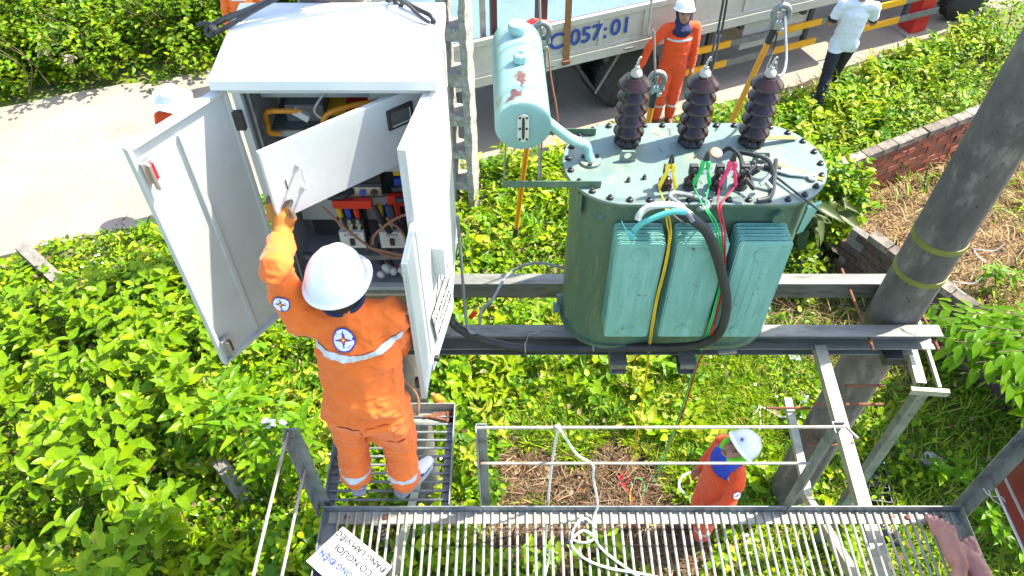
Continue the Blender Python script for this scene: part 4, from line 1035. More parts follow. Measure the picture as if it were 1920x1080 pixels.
col = blob(col, (.10, 3.36, 4.45), .035, (.46, .50, .26), 12, (1.6, .5, 1))
col = blob(col, (-.06, 3.05, 4.40), .03, (.25, .13, .07), 20, (1.4, .7, 1))
nt.links.new(col, b.inputs['Base Color']); b.inputs['Roughness'].default_value = .32
MATS['conservator_worn'] = mc
cons = MB().lathe([(.02, -.004), (CR - .01, 0), (CR, .006), (CR, L - .03), (CR * .96, L - .008), (CR * .8, L + .012), (CR * .4, L + .022), (.01, L + .025)], CA, ax, 40).build('conservator', 'conservator_worn', tr, smooth=True)
gp = MB(); g0 = CA - ax * .004
for zz, r_ in ((.045, .026), (-.045, .026)): pass
oval = [(.027 * math.cos(a), .050 + .027 * math.sin(a)) for a in [math.pi * k / 10 for k in range(11)]] + [(.027 * math.cos(a), -.050 + .027 * math.sin(a)) for a in [math.pi + math.pi * k / 10 for k in range(11)]]
gl = MB().prism(oval, .0, .008, (g0, V((1, 0, 0)), V((0, 0, 1)), -ax)).build('oil_gauge', 'pale_wire', cons, bevel=.0015)
MB().prism([(a * .25, b * .8) for a, b in oval], .008, .0095, (g0, V((1, 0, 0)), V((0, 0, 1)), -ax)).build('gauge_slot', 'black_plastic', gl)
for sx in (-1, 1):
    for sz in (-.06, 0, .06): MB().lathe([(.006, 0), (.006, .004)], g0 - ax * .008 + V((sx * .016, 0, sz)), -ax, 8).build('gauge_screw', 'bolt_dark', gl)
p = CA + ax * .60 + V((0, 0, CR - .008)); MB().lathe([(.036, 0), (.036, .025), (.048, .028), (.050, .05), (.044, .062), (.01, .068)], p, (0, 0, 1), 24).build('breather_cap', 'conservator_teal', cons, smooth=True)
p = CA + ax * .335 + V((0, 0, CR - .006)); MB().lathe([(.025, 0), (.025, .01), (.034, .014), (.034, .046), (.028, .052), (.016, .053), (.014, .046)], p, (0, 0, 1), 8).build('filler_cap', 'conservator_teal', cons)
# pipe down to the lid
pe = pz(1107, 303, TZ1); ps = CA + V((CR * .6, .12, -.02))
MB().tube(spline([ps, ps.lerp(pe, .55) + V((0, 0, .025)), pe + V((-.03, .02, .09)), pe + V((0, 0, .01))], 8), .026, 14).build('oil_pipe', 'conservator_teal', tr, smooth=True)
MB().lathe([(.058, .001), (.058, .014), (.03, .015), (.028, .02)], pe, (0, 0, 1), 24).build('pipe_flange', 'lid_green', tr, smooth=True)
for a in (.6, 2.6, 4.6): MB().lathe([(.011, 0), (.011, .012)], pe + V((.045 * math.cos(a), .045 * math.sin(a), .014)), (0, 0, 1), 6).build('bolt', 'bolt_dark', tr)
# arms
za = TZ1 + .004
MB().prism([(0, 0), (.045, 0), (.045, .005), (.005, .005), (.005, .04), (0, .04)], 0, .50, (V((-.045, 3.03, za)), V((0, 1, 0)), V((0, 0, 1)), V((1, 0, 0)))).build('conservator_arm', 'tank_green', tr)
MB().prism([(0, 0), (.045, 0), (.045, .005), (.005, .005), (.005, .04), (0, .04)], 0, .44, (V((.02, 3.47, za)), V((0, 1, 0)), V((0, 0, 1)), V((1, 0, 0)))).build('conservator_arm', 'tank_green', tr)
for x, y in ((-.04, 3.05), (.135, 3.05), (.03, 3.49), (.12, 3.49)):
    MB().tube([(x, y, za + .01), (x * .9 + .01, y, 4.30)], .005, 6).build('stay_rod', 'galvanised', tr, smooth=True)
# things lying on the lid
ZL = TZ1
o = MB(); p, q = pz(1447, 325, ZL + .02), pz(1523, 385, ZL + .012)
MB().tube([p, q, q + (q - p).normalized() * .07], .007, 8, r2=.003).build('steel_rod', 'bolt_dark', smooth=True)
tag(bpy.data.objects['steel_rod'], 'dark pointed steel rod lying across the lid edge', 'rod')
cut = thing('cable_cutter', 'white handled cable cutter lying on the transformer lid', 'tool', tuple(pz(1490, 325, ZL)))
a, b_ = pz(1465, 318, ZL + .016), pz(1520, 331, ZL + .016); dd = (b_ - a).normalized(); ss = V((-dd.y, dd.x, 0))
MB().prism([(-.02, -.022), (.05, -.026), (.13, -.006), (.16, -.014), (.16, .012), (.12, .010), (.05, .022), (-.02, .016)], -.006, .006, (a, dd, ss, V((0, 0, 1)))).build('handle', 'white_plastic', cut, bevel=.003)
MB().lathe([(.024, -.007), (.026, 0), (.024, .007), (.013, .007), (.012, 0), (.013, -.007)], b_ + dd * .01, (0, 0, 1), 20).build('ring', 'white_plastic', cut, smooth=True)
MB().tube([a - dd * .09, a], .016, 10).build('grip', 'black_rubber', cut, smooth=True)
for i, (p0, p1, lab) in enumerate(((pz(1425, 258, ZL + .05), pz(1493, 258, ZL + .012), 'olive flat strap lying on the lid behind the right insulator'), (pz(1450, 308, ZL + .004), pz(1545, 336, ZL + .004), 'olive flat strap under the cable cutter on the lid'))):
    o = MB().bar(p0, p1, .034, .004).build('flat_strap', 'strap_green', bevel=.001); tag(o, lab, 'strap')
# dark clamps and leads heaped by the fourth bushing
cl = thing('clamp_heap', 'heap of black connector clamps at the right low-voltage bushing', 'clamps', tuple(pz(1420, 330, ZL)))
rnd = random.Random(2)
for k in range(9):
    c = pz(1402 + rnd.uniform(-14, 38), 322 + rnd.uniform(-22, 24), ZL + .05 + rnd.uniform(-.02, .05)); d_ = V((rnd.uniform(-1, 1), rnd.uniform(-1, 1), rnd.uniform(-.4, 1))).normalized()
    MB().bar(c - d_ * .035, c + d_ * .035, .022, .016, up=(.3, .9, .1)).build('clamp_jaw', 'bolt_dark' if k % 3 else 'steel_bright', cl, bevel=.003)
for pts in ([pz(1455, 300, ZL + .03), pz(1452, 330, ZL + .03), pz(1447, 365, ZL + .012), pz(1425, 376, ZL + .012)], [pz(1380, 285, ZL + .03), pz(1410, 290, ZL + .10), pz(1440, 300, ZL + .10), pz(1450, 330, ZL + .03)], [pz(1345, 292, ZL + .02), pz(1368, 278, ZL + .07), pz(1388, 295, ZL + .10), pz(1392, 325, ZL + .12)]):
    wire('lead', pts, .012, 'black_rubber', parent=cl)
tag(wire('cable_lug', [pz(1420, 376, ZL + .014), pz(1430, 375, ZL + .014), pz(1442, 372, ZL + .014)], .013, 'bolt_dark'), 'black cable lug lying at the front lid edge', 'lug')
o = MB().lathe([(.004, 0), (.032, .0), (.032, .012), (.02, .016), (.006, .016)], pz(1342, 288, ZL + .09), (.1, -.3, 1), 20).build('copper_disc', 'copper_wire', smooth=True); tag(o, 'round copper coloured cap standing between the clamps', 'cap')
rn = random.Random(31)
tt = thing('straw_litter', 'loose dry straws scattered on the transformer lid', 'straw', tuple(pz(1290, 300, ZL)))
for k in range(26):
    c = pz(rn.uniform(1235, 1400), rn.uniform(238, 372), ZL + .005); g = rn.uniform(0, 6.28); l_ = rn.uniform(.02, .06)
    MB().bar(c, c + V((math.cos(g) * l_, math.sin(g) * l_, .006)), .003, .002).build('straw', 'dry_straw' if False else 'timber', tt)

# spring pliers on the low voltage bushings with their earth leads
def pliers(u, v, m, lab):
    base = pz(u, v, ZL) + V((0, -.055, .055)); t = thing('earthing_clamp', lab, 'clamp', tuple(base), 'coloured earthing clamps on the lid')
    up = V((0, .10, 1)).normalized(); rt = V((1, 0, 0)); nn = rt.cross(up)
    for s in (-1, 1):
        out = [(s * .004, .085), (s * .022, .075), (s * .026, .055), (s * .022, .03), (s * .034, .0), (s * .048, -.05), (s * .044, -.068), (s * .034, -.068), (s * .030, -.05), (s * .016, .0), (s * .004, .03)]
        MB().prism(out, -.011, .011, (base + up * .05, rt, up, nn)).build('handle', m, t, bevel=.004)
        MB().prism([(s * .0015, .078), (s * .015, .082), (s * .010, .115), (s * .0015, .135)], -.007, .007, (base + up * .05, rt, up, nn)).build('jaw', 'bolt_dark', t, bevel=.002)
    MB().lathe([(.011, -.015), (.011, .015)], base + up * .075, nn, 12).build('pivot', 'white_plastic', t, smooth=True)
    return base
B1 = pliers(1246, 350, 'yellow_grip', 'yellow spring clamp on the leftmost low bushing')
B2 = pliers(1309, 345, 'green_wire', 'green spring clamp beside the second low bushing')
B3 = pliers(1357, 346, 'pink_grip', 'pink spring clamp on the third low bushing')
yf = 2.775
def lead(name, base, img, m, lab, end):
    for s, dx in ((-1, 0), (1, 6)):
        pts = [base + V((s * .04, 0, -.02))] + [py(u + (dx if k < 2 else s * 1.5), v, yf if v > 395 else 2.86 - (v - 350) * .001) for k, (u, v) in enumerate(img)] + end(s)
        wire(name, pts, .0042, m, lab % ('left' if s < 0 else 'right'), 'wire', n=8, seg=6)
lead('earth_lead', B1, [(1247, 385), (1251, 420), (1256, 445), (1247, 500), (1232, 560), (1221, 625)], 'yellow_wire', '%s strand of the yellow earth lead over the left radiator', lambda s: [pz(1213 + s, 690, 1.9), pz(1203 + s, 760, .9), pz(1185 + s * 3, 880, .02)])
lead('earth_lead', B2, [(1318, 385), (1338, 420), (1352, 470), (1354, 520), (1345, 560), (1325, 630)], 'green_wire', '%s strand of the green earth lead over the middle radiator', lambda s: [pz(1302 + s, 690, 1.8), pz(1270 + s, 790, .8), pz(1222 + s * 4, 915, .02)])
lead('earth_lead', B3, [(1346, 385), (1353, 430), (1358, 480), (1356, 530), (1342, 590), (1332, 632)], 'red_wire', '%s strand of the red earth lead over the middle radiator', lambda s: [pz(1306 + s, 690, 1.78), pz(1274 + s, 790, .78), pz(1226 + s * 4, 900, .02)])
# heavy black cable: lid -> radiators -> along the beam -> cabinet
yc = 2.74
wire('main_cable', [py(1262, 372, 2.90), py(1268, 392, 2.82), py(1300, 412, 2.74), py(1328, 440, yc), py(1350, 500, yc), py(1362, 560, yc), py(1358, 600, 2.73), py(1345, 628, 2.74), py(1318, 644, 2.77), py(1270, 651, 2.84), py(1180, 652, 2.93), py(1060, 653, 2.96), py(980, 652, 2.96), py(915, 640, 2.95), py(870, 622, 2.93), py(845, 600, 2.93), py(830, 560, 2.98), (-.36, 3.04, 3.44)], .026, 'black_rubber', 'thick black cable curving over the radiators and along the front beam', 'cable', n=10, seg=14)
wire('cable_core', [py(1300, 408, 2.755), py(1285, 396, 2.77), py(1262, 385, 2.76), py(1230, 385, 2.74), py(1210, 392, 2.74), py(1200, 402, 2.73), py(1196, 412, 2.72)], .017, 'pale_wire', 'pale grey cable core bent over the left radiator', 'cable', n=8, seg=12)
wire('cable_core', [py(1285, 398, 2.72), py(1262, 397, 2.71), py(1235, 405, 2.71), py(1205, 418, 2.715), py(1190, 432, 2.72), py(1184, 446, 2.725)], .015, 'teal_wire', 'turquoise cable core bent down over the left radiator', 'cable', n=8, seg=12)
wire('cable_core', [py(1185, 442, 2.70), py(1174, 432, 2.70), py(1165, 414, 2.70)], [.013, .013, .012, .010, .009, .008, .006, .004, .003, .002, .002, .002, .002, .002, .002, .002, .001], 'teal_wire', 'short turquoise cable tail with frayed tip on the left radiator', 'cable', n=8)
wire('cable_core', [py(1300, 416, 2.72), py(1280, 388, 2.78), py(1258, 372, 2.88), py(1262, 362, 2.92), py(1290, 366, 2.94), py(1322, 376, 2.93), py(1328, 388, 2.88), py(1310, 392, 2.83)], .013, 'grey_wire', 'dark grey cable core looped on the front edge of the lid', 'cable', n=8, seg=10)
wire('cable_core', [py(1262, 404, 2.74), py(1272, 412, 2.73), py(1283, 420, 2.72)], .007, 'bolt_dark', 'thin dark cable core hanging below the cable end', 'cable')
for u, v in ((985, 652), (1112, 650)):
    p = py(u, v, 2.96); o = MB().lathe([(.0325, -.004), (.0345, -.002), (.0345, .002), (.0325, .004)], p, (1, 0, .05), 18).tube([p + V((0, 0, .03)), p + V((.02, .06, .06)), p + V((.09, .07, .075))], .003, 5).build('wire_tie', 'rod_steel', smooth=True)
    tag(o, 'thin wire tie round the black cable, %s of the left sleeper' % ('well left' if u < 1000 else 'just left'), 'wire tie')

# earthing sticks hung on the overhead leads
def stick(top, bot, lab, lead_to, r=.0175, black=.18, tip=False):
    top, bot = V(top), V(bot); t = thing('earthing_stick', lab, 'hot stick', tuple(bot), 'orange earthing sticks'); d = (bot - top).normalized()
    MB().tube([top + d * black, bot - (d * .10 if tip else V((0, 0, 0)))], r, 14).build('pole', 'yellow_stick', t, smooth=True)
    MB().tube([top + d * .07, top + d * black], r * 1.15, 14).build('grip', 'black_rubber', t, smooth=True)
    if tip: MB().tube([bot - d * .10, bot], r * 1.1, 14).build('end_grip', 'black_rubber', t, smooth=True)
    rt = V((1, 0, 0)); pts = []
    for k in range(15):
        a = math.pi * (1.25 - 1.5 * k / 14); pts.append(top + rt * math.cos(a) * .042 + V((0, 0, 1)) * (math.sin(a) * .048 + .01))
    MB().tube([top - rt * .035 - V((0, 0, .075))] + pts + [top + rt * .035 - V((0, 0, .06))], .017, 10).build('hook', 'cast_grey', t, smooth=True)
    MB().tube([top + V((0, 0, -.06)), top + V((0, 0, .03))], .007, 8).obox(top + V((0, 0, -.06)), (.026, 0, 0), (0, .014, 0), (0, 0, .022)).obox(top + V((.02, -.014, -.08)), (.014, 0, 0), (0, .01, 0), (0, 0, .012)).build('screw_jaw', 'steel_bright', t, bevel=.003)
    return t
Ya = 3.86
s1 = py(1016, 62, Ya); stick(s1, py(966, 442, 4.15), 'orange earthing stick behind the conservator with black end grip', None, tip=True)
s2 = py(1232, 152, Ya + .05); stick(s2, py(1208, 262, 3.93), 'orange earthing stick hooked between left and middle insulators', None)
s3 = py(1464, 28, Ya + .1); stick(s3, py(1360, 252, 4.05), 'long slanting orange earthing stick left of the right insulator', None)
HW = 8.6
def drop(p, pts, m, r, lab):
    wire('overhead_lead', [p] + pts, r, m, lab, 'wire', n=6)
drop(s1 + V((0, 0, -.05)), [py(1012, 0, Ya), V((s1.x - .10, Ya + .1, 6.6)), V((s1.x - .2, 4.2, HW))], 'rod_steel', .007, 'grey overhead lead rising from the hook behind the conservator')
drop(s1 + V((.01, .01, -.02)), [py(1022, 110, Ya), py(1020, 175, Ya), py(1016, 260, Ya), py(1013, 335, 3.95)], 'grey_wire', .006, 'dark lead hanging below the hook behind the conservator')
drop(py(1027, 90, Ya), [py(1034, 150, Ya), py(1043, 200, Ya), py(1046, 228, Ya)], 'copper_wire', .005, 'brown lead hanging from the hook to the lid edge')
drop(s2 + V((-.01, 0, 0)), [py(1226, 60, Ya), py(1222, 0, Ya), V((s2.x - .05, 4.0, 6.6)), V((s2.x, 4.2, HW))], 'rod_steel', .007, 'grey overhead lead rising from the middle hook')
drop(s3 + V((.015, 0, .02)), [py(1473, 70, Ya), py(1474, 112, 3.75), py(1468, 138, 3.6), py(1455, 140, 3.5), pz(1408, 266, TZ1) + V((.012, 0, .49))], 'grey_wire', .008, 'grey lead dropping from the right hook to its insulator')
drop(py(1458, 60, Ya), [py(1448, 100, Ya), py(1436, 130, 3.6)], 'black_rubber', .005, 'thin black lead beside the slanting stick')
top2 = V(pz(1320, 118, TZ1 + .52)); yb = 3.40
for i, (du, lab) in enumerate(((0, 'left of the twin black leads rising from the middle insulator'), (7, 'right of the twin black leads rising from the middle insulator'))):
    drop(pz(1295, 266, TZ1) + V((.012 + du * .001, .004 * i, .50)), [py(1328 + du, 132, yb + .03), py(1342 + du, 70, 3.5), py(1353 + du, 20, 3.55), V((1.02, 3.7, 5.9)), V((1.1 + du * .01, 4.2, HW))], 'black_rubber', .006, lab)
drop(s3 + V((-.01, 0, .02)), [V((s3.x + .02, 4.0, 5.6)), V((s3.x + .1, 4.2, HW))], 'rod_steel', .007, 'grey overhead lead rising from the right hook')
for k, y in enumerate((4.2,)):
    o = MB().tube([(-30, y, HW), (0, y, HW - .05), (30, y, HW)], .008, 6).build('overhead_line', 'grey_wire'); tag(o, 'bare overhead line running high above the transformer', 'wire')
# ================================================================== crane truck on the lane
TO = V((-.49, 8.23, 0)); TA = math.atan2(1.9, 4.52)
tk = thing('crane_truck', 'white flatbed truck with blue number standing on the concrete lane', 'truck', tuple(TO), None, TA)
def tb(mb, name, m, parent=None, **k): return mb.build(name, m, parent or tk, local=True, **k)
X0, X1, WT = -1.6, 6.3, 2.3
# chassis and bed
tb(MB().box((X0 + .1, .65, .70), (9.6, .80, .95)).box((X0 + .1, 1.5, .70), (9.6, 1.65, .95)), 'chassis', 'truck_dark')
tb(MB().box((X0, .06, 1.06), (X1, WT - .06, 1.16)), 'bed_floor', 'truck_bed')
for k in range(8):
    x = X0 + .3 + k * 1.05; tb(MB().box((x, .03, .95), (x + .07, WT - .03, 1.06)), 'cross_member', 'truck_dark')
def side(y, sgn):
    g = tb(MB().box((X0, y - .02, 1.05), (X1, y + .04, 1.185)), 'side_rail', 'truck_white', bevel=.006)
    s = tb(MB().box((X0, y + .005, 1.19), (X1, y + .022, 1.66)), 'side_board', 'truck_white')
    f = MB()
    f.box((X0, y - .018, 1.60), (X1, y + .03, 1.68)); f.box((X0, y - .014, 1.19), (X1, y + .0045, 1.245))
    xs = [X0, -.62, .56, 1.22, 1.71, 2.35, 3.1, 3.9, 4.8, 5.6, X1 - .06]
    for x in xs: f.box((x, y - .016, 1.246), (x + .06, y + .0045, 1.599))
    tb(f, 'board_frame', 'truck_white', s, bevel=.004)
    for x in (-.35, .98, 2.1, 3.15, 4.4): tb(MB().box((x, y - .035, 1.10), (x + .13, y - .021, 1.125)), 'hinge', 'rim_grey', s, bevel=.003)
    return s
s0 = side(0.0, 1); side(WT - .02, -1)
tb(MB().box((X0, .03, 1.19), (X0 + .03, WT - .03, 1.66)), 'tail_board', 'truck_white'); tb(MB().box((X1, .0, 1.05), (X1 + .04, WT, 2.2)), 'head_board', 'truck_white')
tb(MB().box((X0, .035, 1.605), (X1, .06, 1.672)), 'inner_rail', 'maroon_rail')
# blue registration on the side
for s, x, z in (('98C', .97, 1.43), ('057', 1.53, 1.43), (':', 1.80, 1.43), ('01', 2.02, 1.44)):
    text_mesh('lettering', s, .30, frame4((x, -.0165 if s != '057' else -.0165, z), (1, 0, 0), (0, 0, 1)), 'truck_blue_paint', tk, bold=.006)
# things on the bed
tb(MB().box((.20, .15, 1.16), (.26, .21, 2.6)), 'bed_post', 'rod_steel', bevel=.004); tb(MB().box((.34, .16, 1.16), (.41, .24, 2.6)), 'bed_post', 'maroon_rail', bevel=.004)
tb(MB().box((.92, .10, 1.16), (1.04, .22, 2.6)), 'bed_post', 'maroon_rail', bevel=.004)
tb(MB().tube([(.62, .12, 1.62), (.85, .10, 1.72), (1.12, .10, 1.62)], .035, 8), 'sling', 'red_plastic', smooth=True)
tb(MB().bar((1.25, -.026, 2.3), (1.265, -.026, 1.13), .012, .085, up=(1, 0, 0)), 'strap', 'strap_brown'); tb(MB().box((1.21, -.05, 1.10), (1.31, -.022, 1.15)), 'ratchet', 'rust')
# side marker lamps, under-run guard
for x in (-.55, 3.05): tb(MB().box((x, .05, .965), (x + .26, .12, 1.045)), 'side_lamp', 'truck_yellow', bevel=.006)
for z in (.74, .43):
    for k in range(6):
        a = 3.1 + k * .78; tb(MB().box((a, .06, z - .05), (a + .78, .085, z + .05)), 'guard_rail', 'truck_yellow' if k % 2 == 0 else 'rim_grey')
for x in (3.5, 5.2, 7.1): tb(MB().box((x, .09, .35), (x + .07, .15, 1.05)), 'guard_post', 'truck_dark')
tb(MB().box((4.1, .12, .55), (5.2, .6, .95)), 'tool_box', 'truck_white', bevel=.01)
# wheels
def wheel(x, y, dual=False):
    w = tb(MB().lathe([(.26, -.12), (.40, -.13), (.47, -.10), (.49, -.04), (.49, .04), (.47, .10), (.40, .13), (.26, .12)], (x, y, .505), (0, 1, 0), 40), 'wheel', 'tyre', smooth=True)
    for k in range(40):
        pass
    tr_ = MB()
    for k in range(36):
        a = 2 * math.pi * k / 36; c = V((x + .49 * math.cos(a), y, .505 + .49 * math.sin(a))); d = V((-math.sin(a), 0, math.cos(a))); n = V((math.cos(a), 0, math.sin(a)))
        for s in (-1, 1): tr_.obox(c + V((0, s * .065, 0)) + d * (.02 if s > 0 else -.01), d * .024, V((0, .045, 0)) + d * s * .012, n * .012)
    tb(tr_, 'tread', 'tyre', w)
    tb(MB().lathe([(.265, -.10), (.25, -.07), (.12, -.05), (.10, -.11), (.06, -.13), (.0, -.13)], (x, y, .505), (0, 1, 0), 28), 'rim', 'rim_grey', w, smooth=True)
for x, y in ((2.35, .32), (2.35, .62), (2.35, WT - .32), (8.6, .30), (8.6, WT - .3)): wheel(x, y)
tb(MB().hexa([(1.45, .10, .98), (1.50, .10, .98), (1.50, .75, .98), (1.45, .75, .98), (1.80, .12, .45), (1.84, .12, .45), (1.84, .7, .45), (1.80, .7, .45)]), 'mud_flap', 'truck_dark')
tb(MB().tube([(1.80, .10, .45), (2.12, .08, 1.03)], .018, 8), 'flap_bar', 'rim_grey')
# outriggers
tb(MB().tube([(.95, .35, 1.02), (.97, .30, .18)], .085, 18), 'outrigger', 'truck_red', smooth=True); tb(MB().lathe([(.13, .036), (.13, .06), (.06, .09), (.06, .2)], (.97, .30, 0), (0, 0, 1), 20), 'outrigger_foot', 'truck_red', smooth=True)
tb(MB().tube(spline([(1.15, .12, 1.05), (1.22, .10, .8), (1.18, .12, .5), (1.05, .2, .35)], 6), .014, 7), 'hydraulic_hose', 'black_rubber', smooth=True)
tb(MB().hexa([(7.45, .12, .06), (7.75, .12, .06), (7.75, .42, .06), (7.45, .42, .06), (7.53, .18, 1.1), (7.80, .18, 1.1), (7.80, .40, 1.1), (7.53, .40, 1.1)]), 'outrigger', 'truck_red', bevel=.008)
tb(MB().box((7.36, .05, .038), (7.84, .5, .06)), 'outrigger_foot', 'rod_steel', bevel=.004)
# cab and crane column ahead, outside the picture
tb(MB().box((8.0, .05, .75), (9.9, WT - .05, 2.75)), 'cab', 'truck_white', bevel=.09); tb(MB().box((8.35, .035, 1.85), (9.35, .049, 2.5)), 'cab_window', 'dark_inside', bevel=.004)
tb(MB().box((6.6, .8, .95), (7.3, 1.5, 3.2)), 'crane_column', 'truck_red', bevel=.04)

# ================================================================== smaller things
def shoe_on_ground(p, ang, lab, m='black_plastic'):
    t = thing('work_boot', lab, 'boot', tuple(p), None, ang)
    prof = [(-.13, .040, .11), (-.09, .046, .135), (-.02, .044, .12), (.05, .046, .085), (.11, .047, .065), (.15, .036, .05), (.17, .015, .04)]
    rings = []; vs, fs = [], []; n = 12
    for x, w, h in prof:
        for k in range(n):
            a = 2 * math.pi * k / n; zz = h / 2 + h / 2 * math.sin(a); vs.append((x, w * math.cos(a) * (1 if math.sin(a) < .3 else .85), .02 + zz))
    for i in range(len(prof) - 1):
        for k in range(n): fs.append((i * n + k, i * n + (k + 1) % n, (i + 1) * n + (k + 1) % n, (i + 1) * n + k))
    fs += [list(range(n)), [(len(prof) - 1) * n + k for k in range(n)]]
    MB().add(vs, fs).build('upper', m, t, local=True, smooth=True)
    MB().prism([(-.135, -.04), (-.06, -.042), (.05, -.048), (.13, -.04), (.175, 0), (.13, .04), (.05, .048), (-.06, .042), (-.135, .04)], 0, .028, None).build('sole', 'black_rubber', t, local=True, bevel=.004)
    MB().lathe([(.036, .0), (.038, .004), (.03, .006), (.02, .002)], (-.085, 0, .148), (0, 0, 1), 16).build('lining', 'pale_wire', t, local=True, smooth=True)
    for k in range(4): MB().tube([(-.02 + k * .022, -.022, .138 - k * .012), (-.01 + k * .022, 0, .148 - k * .012), (-.02 + k * .022, .022, .138 - k * .012)], .003, 5).build('lace', 'pale_wire', t, local=True)
    t.scale = (1.15, 1.15, 1.15)
p = pz(722, 1005, 1.25)
shoe_on_ground(pz(718, 1010, .02), R(-60), 'black laced work boot on the ground under the left of the grating')
shoe_on_ground(pz(1650, 1000, .02), R(-40), 'black laced work boot on the ground under the right of the grating')
# open plastic tool case
tc_ = pz(1640, 910, .03); tcs = thing('tool_case', 'open black plastic tool case on shaded grass behind the platform', 'case', tuple(tc_), None, R(-8))
MB().box((-.10, -.20, 0), (.10, .20, .02)).box((-.10, -.20, .02), (-.088, .20, .075)).box((.088, -.20, .02), (.10, .20, .075)).box((-.087, -.20, .02), (.087, -.188, .075)).box((-.087, .188, .02), (.087, .20, .075)).box((-.087, -.05, .02), (.087, -.04, .06)).build('tray', 'black_plastic', tcs, local=True, bevel=.003)
MB().box((-.06, -.015, .021), (.06, .15, .035)).lathe([(.035, .035), (.03, .05)], (0, .06, 0), (0, 0, 1), 16).build('insert', 'black_rubber', tcs, local=True, bevel=.003)
MB().box((-.05, .199, .03), (.05, .225, .05)).build('carry_handle', 'white_plastic', tcs, local=True, bevel=.003)
# bottle and paper litter
o = MB().lathe([(.03, 0), (.034, .01), (.034, .02), (.02, .03), (0, .031)], pz(1641, 860, .05), (.3, -.3, 1), 18).build('tin_lid', 'steel_bright', smooth=True); tag(o, 'shiny round tin lid lying in the grass beside the post', 'lid')
for i, (u, v, s, lab) in enumerate(((1490, 666, .13, 'crumpled pale paper on grass just right of the angle plate'), (1507, 748, .10, 'crumpled pale paper on grass left of the grey pole'), (505, 790, .12, 'white plastic bag caught in leaves at the railing post'), (530, 792, .08, 'small white plastic scrap beside the plastic bag'), (1100, 775, .09, 'white paper scrap on grass in the middle of the clearing'))):
    z = .06 if i not in (2, 3) else .75
    p = pz(u, v, z); bm = bmesh.new(); bmesh.ops.create_grid(bm, x_segments=8, y_segments=8, size=s / 2)
    for v_ in bm.verts: v_.co = v_.co + V((0, 0, .35 * s * noise.noise(v_.co * 22 + V((i * 5, 0, 0))))) + p
    me = bpy.data.meshes.new('paper_litter'); bm.to_mesh(me); bm.free(); me.materials.append(MATS['plastic_bag'])
    o = bpy.data.objects.new('paper_litter', me); COL.objects.link(o); tag(o, lab, 'litter')
# ropes
ZR = ZP + .745
wire('white_rope', [(.21, yr + .01, ZR - .01), (.195, yr, ZR + .012), (.215, yr - .012, ZR + .004), (.30, yr - .02, ZP + .55), (.385, yr - .01, ZP + .43), (.40, yr - .02, ZP + .30), (.44, yr - .03, ZP + .06), (.425, yr - .06, ZP - .02), (.42, 1.70, ZP - .022), (.46, 1.62, ZP - .02), (.58, 1.52, ZP - .02), (.74, 1.40, ZP - .02), (.9, 1.30, ZP - .02)], .0065, 'white_rope', 'white rope draped over the railing and onto the grating', 'rope', n=10)
wire('white_rope', [(.21, yr + .012, ZR + .005), (.195, yr + .02, ZP + .4), (.19, yr + .022, ZP + .0), (.20, yr + .06, 1.6), (.28, 2.4, .9), (.26, 2.75, .03)], .007, 'white_rope', 'white rope hanging straight down behind the railing', 'rope', n=8)
wire('white_rope', [(.42, 1.76, ZP - .02), (.37, 1.79, ZP - .018), (.32, 1.74, ZP - .02), (.31, 1.68, ZP - .02), (.37, 1.66, ZP - .018), (.42, 1.69, ZP - .02), (.36, 1.72, ZP - .012), (.30, 1.66, ZP - .02), (.36, 1.58, ZP - .02), (.48, 1.53, ZP - .02), (.65, 1.50, ZP - .02), (.80, 1.46, ZP - .02)], .0065, 'white_rope', 'white rope curled in a loop on the grating', 'rope', n=10)
# leads on the ground
def gpath(uv, z=.06): return [pz(u, v, z) for u, v in uv]
wire('ground_wire', gpath([(1158, 880), (1168, 892), (1162, 905), (1175, 918), (1186, 935), (1180, 955), (1190, 975), (1184, 992)]), .007, 'red_wire', 'red wire coiled on the dry ground', 'wire')
wire('ground_wire', gpath([(1160, 896), (1172, 885), (1178, 900), (1166, 908), (1158, 892)]), .007, 'red_wire', 'small red wire loop at the top of the red coil', 'wire')
wire('ground_wire', gpath([(1183, 910), (1188, 898), (1200, 898), (1208, 908), (1206, 925), (1198, 938)]), .006, 'green_wire', 'green wire curled on the dry ground', 'wire')
wire('ground_wire', gpath([(1185, 905), (1182, 940), (1200, 975), (1225, 985), (1240, 975), (1225, 965), (1210, 978)]), .006, 'yellow_wire', 'yellow wire curled on the dry ground', 'wire')
wire('ground_wire', gpath([(1295, 885), (1278, 895), (1273, 912), (1282, 925)], .5), .010, 'white_plastic', 'white hose curve at the waist of the worker looking up', 'hose')
wire('ground_wire', gpath([(1265, 905), (1268, 925), (1255, 945), (1230, 962), (1205, 970)], .05), .012, 'black_rubber', 'black cable on the ground left of the worker looking up', 'cable')
for i, uv in enumerate(([(1240, 745), (1232, 765), (1248, 780), (1275, 778), (1300, 765), (1312, 775), (1316, 800), (1312, 830), (1300, 838)], [(1300, 745), (1316, 765), (1314, 800), (1302, 825), (1310, 850), (1335, 820), (1350, 815)], [(1262, 790), (1275, 812), (1288, 835), (1310, 850)], [(1400, 815), (1420, 825), (1423, 840)])):
    wire('bare_twig_wire', gpath(uv, .09), .008, 'twig', ('looped grey vine stem lying in the sunny grass', 'long grey vine stem above the worker looking up', 'short grey vine stem left of the long one', 'thin grey stem beside the white helmet')[i], 'stem')
for i, uv in enumerate(([(1420, 770), (1412, 780), (1416, 795)], [(1412, 772), (1428, 764), (1445, 772), (1465, 782), (1480, 780)], [(1424, 772), (1426, 790), (1424, 808)])):
    wire('pale_cord', gpath(uv, .1), .008, 'white_rope', ('pale cord end curling on grass left of the pole', 'pale cord lying on grass toward the pole', 'short pale cord running down the grass')[i], 'cord')
